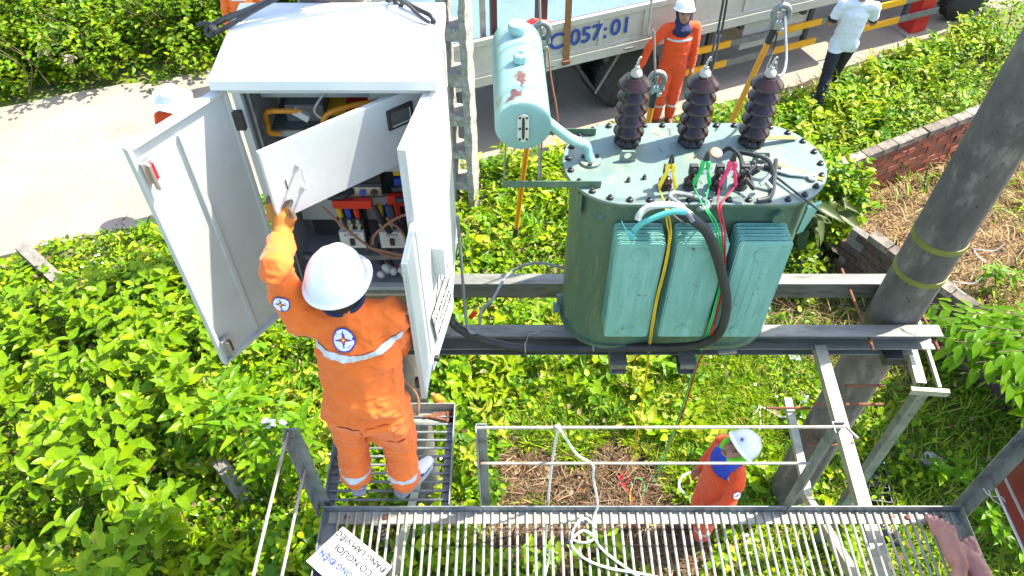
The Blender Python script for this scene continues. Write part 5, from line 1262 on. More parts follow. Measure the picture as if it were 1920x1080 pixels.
# ================================================================== people
def limb(bm, pts, rad, side=None, flat=1.0, seg=14):
    """swept tube with round ends; flat widens it along 'side'"""
    pts = [V(p) for p in pts]; n = len(pts)
    rad = list(rad)
    d0 = (pts[1] - pts[0]).normalized(); d1 = (pts[-1] - pts[-2]).normalized()
    P = [(pts[0] - d0 * rad[0] * .95, rad[0] * .25), (pts[0] - d0 * rad[0] * .6, rad[0] * .8)] + list(zip(pts, rad)) + [(pts[-1] + d1 * rad[-1] * .6, rad[-1] * .8), (pts[-1] + d1 * rad[-1] * .95, rad[-1] * .25)]
    rings = []; N = len(P)
    for i, (p, r) in enumerate(P):
        t = (P[min(i + 1, N - 1)][0] - P[max(i - 1, 0)][0]).normalized()
        s = V(side) if side is not None else (V((0, 0, 1)).cross(t) if abs(t.z) < .9 else V((1, 0, 0)))
        s = (s - t * s.dot(t)).normalized(); b = t.cross(s)
        rings.append([bm.verts.new(p + s * (math.cos(2 * math.pi * k / seg) * r * flat) + b * (math.sin(2 * math.pi * k / seg) * r)) for k in range(seg)])
    for i in range(N - 1):
        for k in range(seg): bm.faces.new((rings[i][k], rings[i][(k + 1) % seg], rings[i + 1][(k + 1) % seg], rings[i + 1][k]))
    bm.faces.new(rings[0][::-1]); bm.faces.new(rings[-1])
def remesh(bm, voxel, smooth=4, wrinkle=0.0, wr_scale=9.0, protect=None):
    bmesh.ops.recalc_face_normals(bm, faces=bm.faces)
    me = bpy.data.meshes.new('tmp'); bm.to_mesh(me); bm.free()
    o = bpy.data.objects.new('tmp', me); COL.objects.link(o)
    md = o.modifiers.new('r', 'REMESH'); md.mode = 'VOXEL'; md.voxel_size = voxel; md.use_smooth_shade = True
    if smooth:
        sm = o.modifiers.new('s', 'SMOOTH'); sm.factor = .5; sm.iterations = smooth
    dg = bpy.context.evaluated_depsgraph_get()
    out = bpy.data.meshes.new_from_object(o.evaluated_get(dg)); bpy.data.objects.remove(o)
    if wrinkle:
        out.update(); co = np.empty(len(out.vertices) * 3, np.float32); out.vertices.foreach_get('co', co); co = co.reshape(-1, 3)
        nr = np.array([v.normal[:] for v in out.vertices]); new = co.copy()
        for i in range(len(co)):
            p = V(co[i]); w = 1.0 if protect is None else protect(p)
            if w <= 0: continue
            q = V((p.x * .8, p.y * .8, p.z * 1.7)) * wr_scale
            a = noise.noise(q + V((0, 0, noise.noise(q * .4) * 2.2)))
            k = (max(0, 1 - abs(a) * 3.4) - .28) * .8 + noise.noise(q * 1.9 + V((5, 0, 0))) * .35
            q2 = V((p.x * 1.2 + p.z * .5, p.y * 1.2, p.z * 1.5)) * wr_scale * 2.2; k += .42 * (max(0, 1 - abs(noise.noise(q2 + V((3, noise.noise(q * .7) * 2, 0)))) * 4.0) - .25)
            new[i] += nr[i] * (wrinkle * w * k)
        out.vertices.foreach_set('co', new.reshape(-1))
    out.polygons.foreach_set('use_smooth', [True] * len(out.polygons)); out.update()
    return out
def segdist(P, pts, rad):
    best = np.full(len(P), 9.0); bt = np.zeros(len(P)); n = len(pts) - 1
    for i in range(n):
        a, b = np.array(pts[i][:]), np.array(pts[i + 1][:]); ab = b - a; t = np.clip(((P - a) @ ab) / max(1e-9, ab @ ab), 0, 1)
        d = np.linalg.norm(P - (a + t[:, None] * ab), axis=1) - (rad[i] + (rad[i + 1] - rad[i]) * t)
        m_ = d < best; best[m_] = d[m_]; bt[m_] = (i + t[m_]) / n
    return best, bt
class Body:
    def __init__(self): self.parts = []
    def add(self, reg, pts, rad, side=None, flat=1.0): self.parts.append((reg, [V(p) for p in pts], list(rad), side, flat))
    def build(self, name, parent, mats, voxel=.011, smooth=4, wrinkle=0.0, rule=None, protect=None, wr_scale=9.0):
        bm = bmesh.new()
        for reg, pts, rad, side, flat in self.parts: limb(bm, pts, rad, side, flat)
        me = remesh(bm, voxel, smooth, wrinkle, wr_scale, protect)
        co = np.empty(len(me.vertices) * 3, np.float32); me.vertices.foreach_get('co', co); co = co.reshape(-1, 3)
        D, TT = [], []
        for reg, pts, rad, side, flat in self.parts:
            d, t = segdist(co, pts, [r * (1 + flat) / 2 for r in rad]); D.append(d); TT.append(t)
        D = np.array(D); TT = np.array(TT); w = D.argmin(0); names = list(mats); idx = {n_: i for i, n_ in enumerate(names)}
        reg = [self.parts[i][0] for i in w]; tt = TT[w, np.arange(len(co))]
        if rule: reg = [rule(reg[i], int(w[i]), float(tt[i]), co[i]) for i in range(len(co))]
        ri = np.array([idx[r] for r in reg])
        for n_ in names: me.materials.append(MATS[mats[n_]])
        pm = [0] * len(me.polygons)
        for p in me.polygons:
            vals = [ri[v] for v in p.vertices]; pm[p.index] = max(set(vals), key=vals.count)
        me.polygons.foreach_set('material_index', pm)
        self.bvh = BVHTree.FromPolygons([V(c) for c in co], [list(p.vertices) for p in me.polygons])
        off = WLOC[parent.name][0]; me.transform(Matrix.Translation(-off)); me.name = name
        o = bpy.data.objects.new(name, me); COL.objects.link(o); o.parent = parent; WLOC[o.name] = WLOC[parent.name]
        self.obj = o
        return o
    def decal(self, name, origin, normal, right, shapes, parent, lift=.009):
        """lay flat shapes [(polygon, material)] on the body along -normal"""
        n = V(normal).normalized(); r = V(right); r = (r - n * r.dot(n)).normalized(); u = n.cross(r); obs = []
        for j, (poly, m) in enumerate(shapes):
            bm = bmesh.new(); vs = [bm.verts.new((a, b, 0)) for a, b in poly]; bm.faces.new(vs)
            bmesh.ops.triangulate(bm, faces=bm.faces); bmesh.ops.subdivide_edges(bm, edges=bm.edges, cuts=3, use_grid_fill=True)
            bmesh.ops.triangulate(bm, faces=bm.faces); miss = []
            for v in bm.verts:
                p = V(origin) + r * v.co.x + u * v.co.y
                h = self.bvh.ray_cast(p + n * .15, -n, .4)
                if not h[0]: miss.append(v)
                v.co = (h[0] if h[0] else p) + n * (lift + .0014 * j) - WLOC[parent.name][0]
            bmesh.ops.delete(bm, geom=miss, context='VERTS')
            me = bpy.data.meshes.new(name); bm.to_mesh(me); bm.free(); me.materials.append(MATS[m]); me.polygons.foreach_set('use_smooth', [True] * len(me.polygons))
            o = bpy.data.objects.new(name if j == 0 else 'badge_shape', me); COL.objects.link(o); o.parent = parent if j == 0 else obs[0]
            if j == 0: WLOC[o.name] = WLOC[parent.name]
            obs.append(o)
def badge(r):
    circ = lambda q: [(q * math.cos(2 * math.pi * k / 28), q * math.sin(2 * math.pi * k / 28)) for k in range(28)]
    star = lambda q, w: [(q * math.cos(math.pi * k / 4) if k % 2 == 0 else w * math.cos(math.pi * k / 4), q * math.sin(math.pi * k / 4) if k % 2 == 0 else w * math.sin(math.pi * k / 4)) for k in range(8)]
    return [(circ(r), 'blue_cloth'), (circ(r * .88), 'helmet_white'), (star(r * .80, r * .2), 'blue_cloth'), (star(r * .5, r * .16), 'red_wire'), (star(r * .2, r * .09), 'yellow_grip')]
def helmet(parent, c, fwd, up, k=1.0, m='helmet_white', brim=.035):
    """shell with a raised centre ridge, rim and peak"""
    f = V(fwd).normalized(); u = V(up); u = (u - f * u.dot(f)).normalized(); r = f.cross(u); c = V(c); vs, fs = [], []; nu, nv = 48, 16
    for j in range(nv + 1):
        a = (math.pi / 2) * j / nv
        for i in range(nu):
            g = 2 * math.pi * i / nu; x, y = math.cos(g), math.sin(g)           # y forward
            R_ = math.cos(a) ** .85; zz = math.sin(a)
            px_, py_, pz_ = x * R_ * .118, y * R_ * .142, zz * .132
            rid = max(0, 1 - abs(px_) / .03) ** .6; pz_ += .007 * rid * min(1, zz * 2)
            for cx in (-.055, .055): pz_ += .0035 * max(0, 1 - abs(px_ - cx) / .010) * min(1, zz * 1.5)
            vs.append(c + (r * px_ + f * py_ + u * pz_) * k)
    for j in range(nv):
        for i in range(nu): fs.append((j * nu + i, j * nu + (i + 1) % nu, (j + 1) * nu + (i + 1) % nu, (j + 1) * nu + i))
    fs.append([nv * nu + i for i in range(nu)])
    b0 = len(vs)
    for ex, dz in ((0, 0), (1, -.008), (1.02, -.014), (0, -.010)):
        for i in range(nu):
            g = 2 * math.pi * i / nu; x, y = math.cos(g), math.sin(g); ext = (.012 + brim * max(0, y) ** 1.6) * ex
            vs.append(c + (r * x * (.118 + ext) + f * y * (.142 + ext) + u * (dz - .012 * max(0, y) * ex)) * k)
    for q in range(3):
        for i in range(nu): fs.append((b0 + q * nu + i, b0 + q * nu + (i + 1) % nu, b0 + (q + 1) * nu + (i + 1) % nu, b0 + (q + 1) * nu + i))
    o = MB().add(vs, fs).build('helmet', m, parent, smooth=True)
    return o, r, f, u
def face(parent, c, f, u, k=1.0):
    f = V(f).normalized(); u = V(u); u = (u - f * u.dot(f)).normalized(); r = f.cross(u); c = V(c)
    for s in (-1, 1): MB().lathe([(.0, -.004), (.0075, 0), (.0, .004)], c + (f * .091 + r * s * .033 + u * .004) * k, f, 10).build('eye', 'eye', parent, smooth=True)
    MB().obox(c + (f * .090 - u * .058) * k, r * .022, f * .004, u * .006).build('mouth', 'lip', parent, bevel=.003)
    for s in (-1, 1): MB().obox(c + (f * .092 + r * s * .034 + u * .022) * k, r * .016, f * .003, u * .003).build('eyebrow', 'hair', parent, bevel=.001)
def hand(B, wrist, d, palm_n, curl=.5, reg='skin', k=1.0, thumb=1):
    """palm and five separate fingers; d = pointing direction, palm_n = palm normal"""
    d = V(d).normalized(); n = V(palm_n); n = (n - d * n.dot(d)).normalized(); s = d.cross(n); w = V(wrist)
    B.add(reg, [w, w + d * .085 * k], [.026 * k, .030 * k], s, 1.35)
    for i, (o, L) in enumerate(((-.032, .062), (-.011, .076), (.011, .080), (.032, .070))):
        p = w + (d * .09 + s * o) * k; q = p + (d * math.cos(curl * .6) + n * math.sin(curl * .6)) * L * .5 * k; e = q + (d * math.cos(curl * 1.5) + n * math.sin(curl * 1.5)) * L * .5 * k
        B.add(reg, [p - d * .02 * k, q, e], [.0105 * k, .0098 * k, .0085 * k])
    p = w + (d * .03 + s * .034 * thumb) * k; q = p + (d * .6 + s * thumb * .7 + n * .3).normalized() * .04 * k; e = q + (d * .85 + s * thumb * .2 + n * .45).normalized() * .034 * k
    B.add(reg, [p, q, e], [.014 * k, .0115 * k, .0095 * k])
def shoe(parent, heel, d, k=1.0, scheme='sneaker', sole_z=None):
    """heel = point under the heel on the floor; d = toe direction"""
    d = V(d); d.z = 0; d.normalize(); s = V((-d.y, d.x, 0)); h = V(heel)
    bm = bmesh.new()
    limb(bm, [h + d * .03 + V((0, 0, .055)), h + d * .10 + V((0, 0, .055)), h + d * .17 + V((0, 0, .045)), h + d * .235 + V((0, 0, .038))], [.036, .038, .034, .024], s, 1.22)
    limb(bm, [h + d * .045 + V((0, 0, .06)), h + d * .055 + V((0, 0, .115))], [.038, .036], s, 1.0)
    me = remesh(bm, .006, 3); off = WLOC[parent.name][0]
    m1, m2 = ('shoe_white', 'shoe_blue') if scheme == 'sneaker' else (scheme, scheme)
    me.materials.append(MATS[m1]); me.materials.append(MATS[m2])
    pm = []
    for p in me.polygons:
        q = p.center - h; a, b, z = q.dot(d), q.dot(s), q.z; blue = False
        if scheme == 'sneaker':
            blue = (a < .035 and .055 < z < .10) or (abs(abs(b) - .03) < .02 and abs((a - .09) - (z - .05) * 1.2) < .012 and z > .035) or (abs(abs(b) - .03) < .02 and abs((a - .15) + (z - .05) * 1.2) < .012) or (.042 < z < .052 and a < .2 and abs(b) > .03)
        pm.append(1 if blue else 0)
    me.polygons.foreach_set('material_index', pm); me.transform(Matrix.Translation(-off)); me.name = 'shoe'
    o = bpy.data.objects.new('shoe', me); COL.objects.link(o); o.parent = parent; WLOC[o.name] = WLOC[parent.name]
    outl = [(-.012, -.034), (.05, -.040), (.15, -.048), (.22, -.040), (.265, 0), (.22, .036), (.15, .042), (.05, .040), (-.012, .034), (-.022, 0)]
    MB().prism(outl, 0, .026, (h, d, s, V((0, 0, 1)))).build('sole', 'sole_grey' if scheme == 'sneaker' else 'black_rubber', o, bevel=.006)
    return o

# ---- the lineman on the grating
A = thing('person', 'lineman in orange overalls and white helmet reaching into the open cabinet', 'person', tuple(pz(700, 905, ZP - .032)))
ZF = ZP - .032
hl = pz(674, 926, ZF); hr = pz(750, 928, ZF)
B = Body()
ankL, ankR = hl + V((.0, .05, .10)), hr + V((.03, .04, .10))
hipc = V((-.655, 1.925, ZF + .86)); hipL, hipR = hipc + V((-.095, 0, -.02)), hipc + V((.095, 0, -.02))
kneeL, kneeR = (ankL + hipL) / 2 + V((-.005, .03, .0)), (ankR + hipR) / 2 + V((.015, .03, 0))
B.add('cloth', [hipL, kneeL, ankL + V((0, 0, .06))], [.102, .079, .070]); B.add('cloth', [hipR, kneeR, ankR + V((0, 0, .06))], [.102, .079, .070])
B.add('cloth', [ankL + V((0, 0, .085)), ankL + V((0, 0, .03))], [.074, .078]); B.add('cloth', [ankR + V((0, 0, .085)), ankR + V((0, 0, .03))], [.074, .078])
B.add('skin', [ankL + V((0, 0, .04)), ankL - V((0, 0, .02))], [.04, .036]); B.add('skin', [ankR + V((0, 0, .04)), ankR - V((0, 0, .02))], [.04, .036])
chest = V((-.645, 1.985, ZF + 1.27)); waist = V((-.65, 1.94, ZF + 1.0)); X = (1, .06, 0)
B.add('cloth', [hipc + V((0, 0, -.03)), hipc + V((0, .0, .05)), waist, chest, chest + V((0, .01, .07))], [.118, .122, .124, .126, .10], X, 1.38)
B.add('cloth', [waist + V((0, -.012, -.10)), waist + V((0, -.02, -.03))], [.125, .128], X, 1.42)   # jacket hem
neck = V((-.655, 2.0, ZF + 1.40)); shL = V((-.845, 2.0, ZF + 1.37)); shR = V((-.50, 2.02, ZF + 1.365))
B.add('cloth', [shL, neck - V((0, 0, .03)), shR], [.068, .085, .070])
B.add('cloth', [neck - V((0, .005, .05)), neck + V((0, 0, .03))], [.082, .072])          # collar
B.add('skin', [neck, neck + V((0, .01, .09))], [.052, .05])
elb = V((-.892, 2.02, 4.375)); wr = V((-.928, 2.225, 4.315))
B.add('cloth', [shL, shL.lerp(elb, .5) + V((-.01, -.005, 0)), elb], [.074, .066, .060]); B.add('cloth', [elb, elb.lerp(wr, .5) + V((0, -.004, -.008)), wr], [.060, .055, .049])
elR, wrR = V((-.505, 2.09, ZF + 1.10)), V((-.53, 2.27, ZF + .98))
B.add('cloth', [shR, elR], [.075, .062]); B.add('cloth', [elR, wrR], [.060, .048])
hc = V((-.676, 2.035, ZF + 1.545))
B.add('hair', [hc + V((0, -.01, -.04)), hc + V((0, .0, .04))], [.088, .09]); B.add('skin', [hc + V((0, .03, -.06)), hc + V((0, .03, .03))], [.075, .078])
bandz = chest.z + .005
def ruleA(reg, w, t, p):
    if reg == 'cloth':
        if w in (0, 1) and False: return 'refl'
        if w in (0, 1, 2, 3) and abs(p[2] - (ZF + .185 + .10 * (p[1] - 1.93))) < .019: return 'refl'
    return reg
bodyA = B.build('body', A, {'cloth': 'orange_cloth', 'skin': 'skin', 'hair': 'hair', 'refl': 'reflective'}, .0085, 4, .017, ruleA, wr_scale=6.5)
band = [(-.20 + .40 * k / 16, .022 + .055 * abs(-1 + k / 8) ** 2.2) for k in range(17)]
B.decal('reflective_band', V((-.645, 1.80, ZF + 1.31)), V((0, -1, .35)), (1, 0, 0), [(band[::1] + [(a, b - .03) for a, b in band[::-1]], 'reflective')], A, .009)
B.decal('badge', V((-.668, 1.85, ZF + 1.437)), V((0, -.55, .85)), (1, 0, 0), badge(.047), A)
B.decal('badge', V((-.885, 1.955, 4.24)), V((-.15, -.80, .55)), (1, -.2, 0), badge(.034), A)
B.decal('cargo_pocket', V((-.50, 1.83, ZF + .60)), V((.75, -.65, .1)), (.65, .75, 0), [([(-.05, -.09), (.05, -.09), (.05, .07), (-.05, .07)], 'orange_cloth')], A, .010)
B.decal('pocket_flap', V((-.725, 1.80, ZF + .80)), V((-.1, -.98, .15)), (1, 0, 0), [([(-.055, -.075), (.055, -.075), (.055, .05), (-.055, .05)], 'orange_cloth')], A, .006)
B.decal('pocket_flap', V((-.585, 1.80, ZF + .80)), V((.1, -.98, .15)), (1, 0, 0), [([(-.055, -.075), (.055, -.075), (.055, .05), (-.055, .05)], 'orange_cloth')], A, .006)
hm, r_, f_, u_ = helmet(A, hc + V((-.004, -.01, .035)), V((.10, .93, -.08)), V((0, .12, 1)), 1.0)
MB().tube(spline([hc + V((.09, .0, .0)), hc + V((.085, -.05, -.05)), hc + V((.03, -.085, -.075)), hc + V((-.04, -.085, -.07)), hc + V((-.09, -.03, -.02))], 6), .012, 8).build('scarf', 'navy_cloth', A, smooth=True)
gb = Body()      # glove on the flap corner
dg_ = V((.05, .85, .55)).normalized()
gb.add('glove', [wr - dg_ * .01, wr + dg_ * .055], [.046, .036])
pw = wr + dg_ * .05
gb.add('glove', [pw, pw + V((.005, .03, .045))], [.033, .034], (1, 0, 0), 1.35)
base = pw + V((.005, .035, .055))
for i, (dx, L) in enumerate(((-.052, .058), (-.030, .070), (-.008, .074), (.016, .066))):
    p0 = base + V((dx, 0, -.005)); p1 = p0 + V((-.004, .016, L * .55)); p2 = p1 + V((.006, .022, L * .42))
    if i >= 2: p1 = p0 + V((.012, -.004, L * .5)); p2 = p1 + V((.014, .012, L * .35))
    gb.add('glove' if False else 'glove', [p0 - V((0, .01, .02)), p0, p1], [.014, .0135, .0125]); gb.add('tip', [p1, p2], [.0125, .011])
th = pw + V((.036, .0, .02)); gb.add('glove', [th - V((.01, 0, .01)), th + V((.018, .006, .03))], [.016, .0135]); gb.add('tip', [th + V((.018, .006, .03)), th + V((.014, .012, .062))], [.0135, .012])
gb.build('glove', A, {'glove': 'glove_yellow', 'tip': 'glove_tip'}, .0045, 2)
gr = Body(); hand(gr, wrR, (-.3, .8, .1), (-.8, -.2, -.3), .6, 'glove'); gr.build('glove', A, {'glove': 'glove_yellow'}, .005, 2)
shoe(A, hl - V((0, 0, 0)), V((-.10, 1, 0))); shoe(A, hr, V((.62, .8, 0)))

# ---- generic standing person
def standing(label, feet, facing, H, mats, name='person', lean=V((0, 0, 0)), arms=None, step=V((0, 0, 0)), voxel=.013, rule=None, wrinkle=.008, look=None, headup=None, hat='helmet', shoes='brown_leather', k_w=1.0, fist=.55, tall_boot=False, spread=.09):
    f = V(facing); f.z = 0; f.normalize(); r = V((f.y, -f.x, 0)); F = V(feet); U = V((0, 0, 1)); t = thing(name, label, 'person', tuple(F)); b = Body(); s = H / 1.70
    aL, aR = F - r * spread * s + U * .09 * s + step * .5, F + r * spread * s + U * .09 * s - step * .5
    hip = F + U * .90 * s + lean * .55; ch = F + U * 1.30 * s + lean * .9; nk = F + U * 1.45 * s + lean; hd = F + U * 1.595 * s + lean * 1.1
    if look is None: look = f
    look = V(look).normalized()
    for a, sg in ((aL, -1), (aR, 1)):
        h_ = hip + r * sg * .085 * s; kn = (a + h_) / 2 + f * .025
        b.add('legs', [h_, kn, a + U * .05 * s], [.095 * s * k_w, .072 * s * k_w, .060 * s * k_w]); b.add('legs', [a + U * .07 * s, a + U * .0 * s], [.062 * s, .062 * s])
    b.add('torso', [hip - U * .02, hip + U * .12 * s, ch, ch + U * .07 * s], [.112 * s * k_w, .115 * s * k_w, .118 * s * k_w, .09 * s], r, 1.36)
    sL, sR = nk - r * .185 * s - U * .045 * s, nk + r * .185 * s - U * .045 * s
    b.add('torso', [sL, nk - U * .04 * s, sR], [.062 * s, .075 * s, .062 * s])
    b.add('neck', [nk - U * .02, hd - U * .06 * s], [.052 * s, .05 * s])
    up = V(headup) if headup else U
    up = (up - look * up.dot(look)).normalized(); side_ = look.cross(up)
    b.add('head', [hd - up * .055 * s + look * .02, hd + up * .035 * s], [.074 * s, .088 * s], side_, .94); b.add('head', [hd - up * .085 * s + look * .045, hd - up * .05 * s + look * .03], [.045 * s, .05 * s])
    b.add('head', [hd + look * .088 * s + up * .005, hd + look * .104 * s - up * .03 * s], [.009, .014])      # nose
    for sg in (-1, 1): b.add('head', [hd + side_ * sg * .084 * s - up * .02, hd + side_ * sg * .088 * s + up * .012], [.012, .014])   # ears
    arms = arms or {}
    for sg, sh in ((-1, sL), (1, sR)):
        el, w_ = arms.get(sg, (sh + r * sg * .06 - U * .27 * s, sh + r * sg * .08 - U * .50 * s + f * .06))
        el, w_ = V(el), V(w_)
        b.add('sleeve', [sh, el], [.066 * s, .055 * s]); b.add('fore', [el, w_], [.053 * s, .041 * s])
        dd = (w_ - el).normalized(); hand(b, w_ + dd * .01, dd, -r * sg if abs(dd.z) > .5 else V((0, 0, -1)), fist, 'skin', s, thumb=sg)
    def rl(reg, w, tt, p):
        reg2 = {'neck': 'skin', 'head': 'skin', 'sleeve': 'torso', 'fore': 'torso'}.get(reg, reg)
        return rule(reg, reg2, w, tt, p) if rule else reg2
    b.build('body', t, mats, voxel, 4, wrinkle, rl, protect=lambda p: 0.0 if (p - hd).length < .16 or p.z < F.z + .04 else 1.0)
    for a in (aL, aR):
        shoe(t, V((a.x, a.y, F.z + (a.z - F.z - .09 * s))) - f * .06, f, 1.0, shoes)
    return t, b, dict(hd=hd, f=f, r=r, look=look, up=up, s=s, hip=hip, ch=ch, nk=nk, sL=sL, sR=sR, aL=aL, aR=aR)
OM = {'torso': 'red_orange_cloth', 'legs': 'red_orange_cloth', 'skin': 'skin', 'refl': 'reflective'}
def vest_rule(feet_z, bands, s):
    def f(reg, reg2, w, t, p):
        z = p[2] - feet_z
        if reg2 in ('torso', 'legs') and reg in ('torso', 'legs'):
            for b0 in bands:
                if abs(z - b0) < .021: return 'refl'
        return reg2
    return f
def hood(t, d, m, parts=None):
    hd, look, up, s = d['hd'], d['look'], d['up'], d['s']
    hb = Body(); nk = d['nk']
    sd = look.cross(up)
    for a in range(9):
        g = R(-120 + 30 * a); dirv = up * math.cos(g) + sd * math.sin(g)
    hb.add('c', [hd - up * .02 - look * .045, hd + up * .05 - look * .04], [.094 * s, .096 * s])
    for sg in (-1, 1): hb.add('c', [hd + sd * sg * .078 * s + up * .05, hd + sd * sg * .074 * s - up * .06 + look * .02, hd - up * .115 * s + look * .04 + sd * sg * .02], [.024, .026, .030])
    hb.add('c', [nk - V((0, 0, .06)) + d['f'] * .015, nk + V((0, 0, .01))], [.125 * s, .085 * s], d['r'], 1.15)
    return hb.build('neck_hood', t, {'c': m}, .011, 3, .005)

# worker by the truck, facing the camera
fB = pz(1240, 228, .042)
armsB = {-1: (fB + V((.27, .02, 1.18)), fB + V((.27, -.02, .90))), 1: (fB + V((-.33, -.03, 1.16)), fB + V((-.40, -.06, .93)))}
tB, bB, dB = standing('worker in orange with navy hood and white helmet facing us by the truck', fB, (.10, -1, 0), 1.72, OM, arms=armsB, rule=vest_rule(fB.z, (1.30, .30), 1), lean=V((.05, .02, 0)), look=V((.02, -1, .16)), k_w=1.12)
hood(tB, dB, 'navy_cloth'); helmet(tB, dB['hd'] + dB['up'] * .062 - dB['look'] * .012, dB['look'] + V((0, 0, .12)), (0, 0, 1), 1.0, brim=.016); face(tB, dB['hd'], dB['look'], dB['up'])
# worker on the ground looking up
fC = pz(1305, 1000, .02)
armsC = {-1: (fC + V((-.02, -.30, 1.13)), fC + V((-.10, -.22, .88))), 1: (fC + V((.03, .26, 1.02)), fC + V((-.06, .22, .80)))}
tC, bC, dC = standing('worker in orange with blue and lime hood looking up from the ground', fC, (-1, -.12, 0), 1.58, OM, arms=armsC, rule=vest_rule(fC.z, (1.30, .28), 1), lean=V((.02, -.03, 0)), look=V((-.60, -.30, .74)), headup=V((.72, .2, .66)), k_w=1.28, spread=.07)
def hood2():
    d = dC; hb = Body(); hd, look, up, s, nk = d['hd'], d['look'], d['up'], d['s'], d['nk']; sd = look.cross(up)
    hb.add('g', [hd - up * .02 - look * .045, hd + up * .05 - look * .04], [.095 * s, .096 * s])
    for sg in (-1, 1): hb.add('g' if sg > 0 else 'g', [hd + sd * sg * .080 + up * .05, hd + sd * sg * .080 - up * .03 + look * .02, hd - up * .09 + look * .045 + sd * sg * .03], [.027, .029, .028])
    hb.add('b', [hd - up * .10 + look * .05 + sd * .03, hd - up * .10 + look * .05 - sd * .03], [.036, .036])
    hb.add('b', [nk - V((.03, 0, .05)), nk + V((-.04, 0, .05))], [.12, .085], d['r'], 1.2)
    hb.build('neck_hood', tC, {'g': 'lime_cloth', 'b': 'blue_cloth'}, .011, 3, .004)
hood2()
hmC, rC, fwC, upC = helmet(tC, dC['hd'] + dC['up'] * .060 - dC['look'] * .012, dC['look'] + dC['up'] * .1, dC['up'], 1.0, brim=.014); face(tC, dC['hd'], dC['look'], dC['up'])
MB().obox(dC['hd'] + dC['up'] * .115 + dC['look'] * .125, rC * .016, upC * .003, fwC * .002).obox(dC['hd'] + dC['up'] * .115 + dC['look'] * .1255, rC * .003, upC * .016, fwC * .002).build('helmet_mark', 'blue_cloth', tC)
bC.decal('badge', fC + V((.03, -.30, 1.28)), V((.0, -.75, .6)), (1, 0, 0), badge(.032), tC)
# man in white shirt walking by the truck
fD = V((4.46, 9.46, .02))
armsD = {-1: (fD + V((-.24, .02, 1.22)), fD + V((-.13, .22, 1.15))), 1: (fD + V((.31, .0, 1.24)), fD + V((.20, .22, 1.20)))}
DM = {'torso': 'white_cloth', 'legs': 'dark_trousers', 'skin': 'skin'}
def ruleD(reg, reg2, w, t, p):
    if reg == 'fore': return 'skin'
    if reg == 'sleeve' and t > .72: return 'legs' if t < .9 else 'skin'
    if reg == 'legs' and p[2] < .14: return 'skin'
    if reg in ('torso', 'legs'): return 'torso' if p[2] > .87 + .02 * p[0] - .089 else 'legs'
    return reg2
tD, bD, dD = standing('man in white polo shirt and dark trousers leaning toward the truck', fD, (.25, 1, 0), 1.82, DM, arms=armsD, rule=ruleD, lean=V((.03, -.06, 0)), step=V((-.22, -.62, 0)), shoes='black_plastic', spread=.06)
hb = Body(); hb.add('c', [dD['hd'] + V((0, -.015, -.01)), dD['hd'] + V((0, -.01, .045))], [.092, .095]); hb.build('hair', tD, {'c': 'hair'}, .012, 3, .004)
# man under the white sun hat behind the cabinet door
fE = pz(322, 186, 1.60); fE.z = .042
tE, bE, dE = standing('person under a white sun hat hidden behind the left cabinet door', fE, (.3, -1, 0), 1.66, {'torso': 'red_orange_cloth', 'legs': 'dark_trousers', 'skin': 'skin'})
hp_ = dE['hd'] + V((0, 0, .03)); prof = [(a * 1.15, b * 1.1) for a, b in [(.0, .105), (.06, .100), (.095, .08), (.105, .03), (.112, .005), (.15, -.012), (.195, -.03), (.197, -.036), (.15, -.02), (.108, -.004), (.10, .02), (.0, .09)]]
ho = MB().lathe(prof, hp_, (.12, -.12, 1), 40)
for v in ho.v:
    q = v - hp_; rr = math.hypot(q.x, q.y)
    if rr > .11: v.z += .022 * math.sin(math.atan2(q.y, q.x) * 3 + .6) * (rr - .11) / .09
    else: v.z += .010 * noise.noise(q * 18)
ho.build('sun_hat', 'white_cloth', tE, smooth=True)
# worker at the top edge behind the cabinet
fF = pz(455, 8, 1.22); fF.z = .042
armsF = {}
tF, bF, dF = standing('worker in orange jacket standing on the lane behind the cabinet roof', fF, (.25, -1, 0), 1.70, {'torso': 'orange_cloth', 'legs': 'orange_cloth', 'skin': 'skin', 'refl': 'reflective'}, rule=vest_rule(fF.z, (1.31,), 1), k_w=1.1)
helmet(tF, dF['hd'] + V((0, 0, .035)), dF['look'], (0, 0, 1)); face(tF, dF['hd'], dF['look'], (0, 0, 1))
# barefoot person sitting at the right end of the grating (only the feet are in the picture)
G = thing('person', 'barefoot person sitting on the grating, only the pink feet in view', 'person', (2.08, 1.2, ZP - .03))
g = Body(); zg = ZP - .03
def foot(b, heel, d, ank, sgn, k=1.42):
    d = V(d).normalized(); s = V((d.y, -d.x, 0)).normalized() * sgn; h = V(heel); U = V((0, 0, 1))       # s points to the big toe side
    b.add('skin', [h + U * .032, h + d * .07 + U * .040, h + d * .13 + U * .034, h + d * .165 + U * .024], [.033, .036, .033, .022], s, 1.55)
    for i, (o, st, L, r) in enumerate(((.034, .172, .052, .0150), (.011, .178, .044, .0112), (-.007, .170, .039, .0105), (-.023, .160, .034, .0100), (-.038, .146, .030, .0095))):
        p = h + d * st + s * o * k + U * .024; L *= 1.3; r *= 1.2; b.add('skin', [p - d * .015, p + d * L * .55 + U * .010, p + d * L - U * .002], [r * .95, r * .95, r])
    b.add('skin', [h + d * .035 + U * .05, V(ank)], [.036, .037])
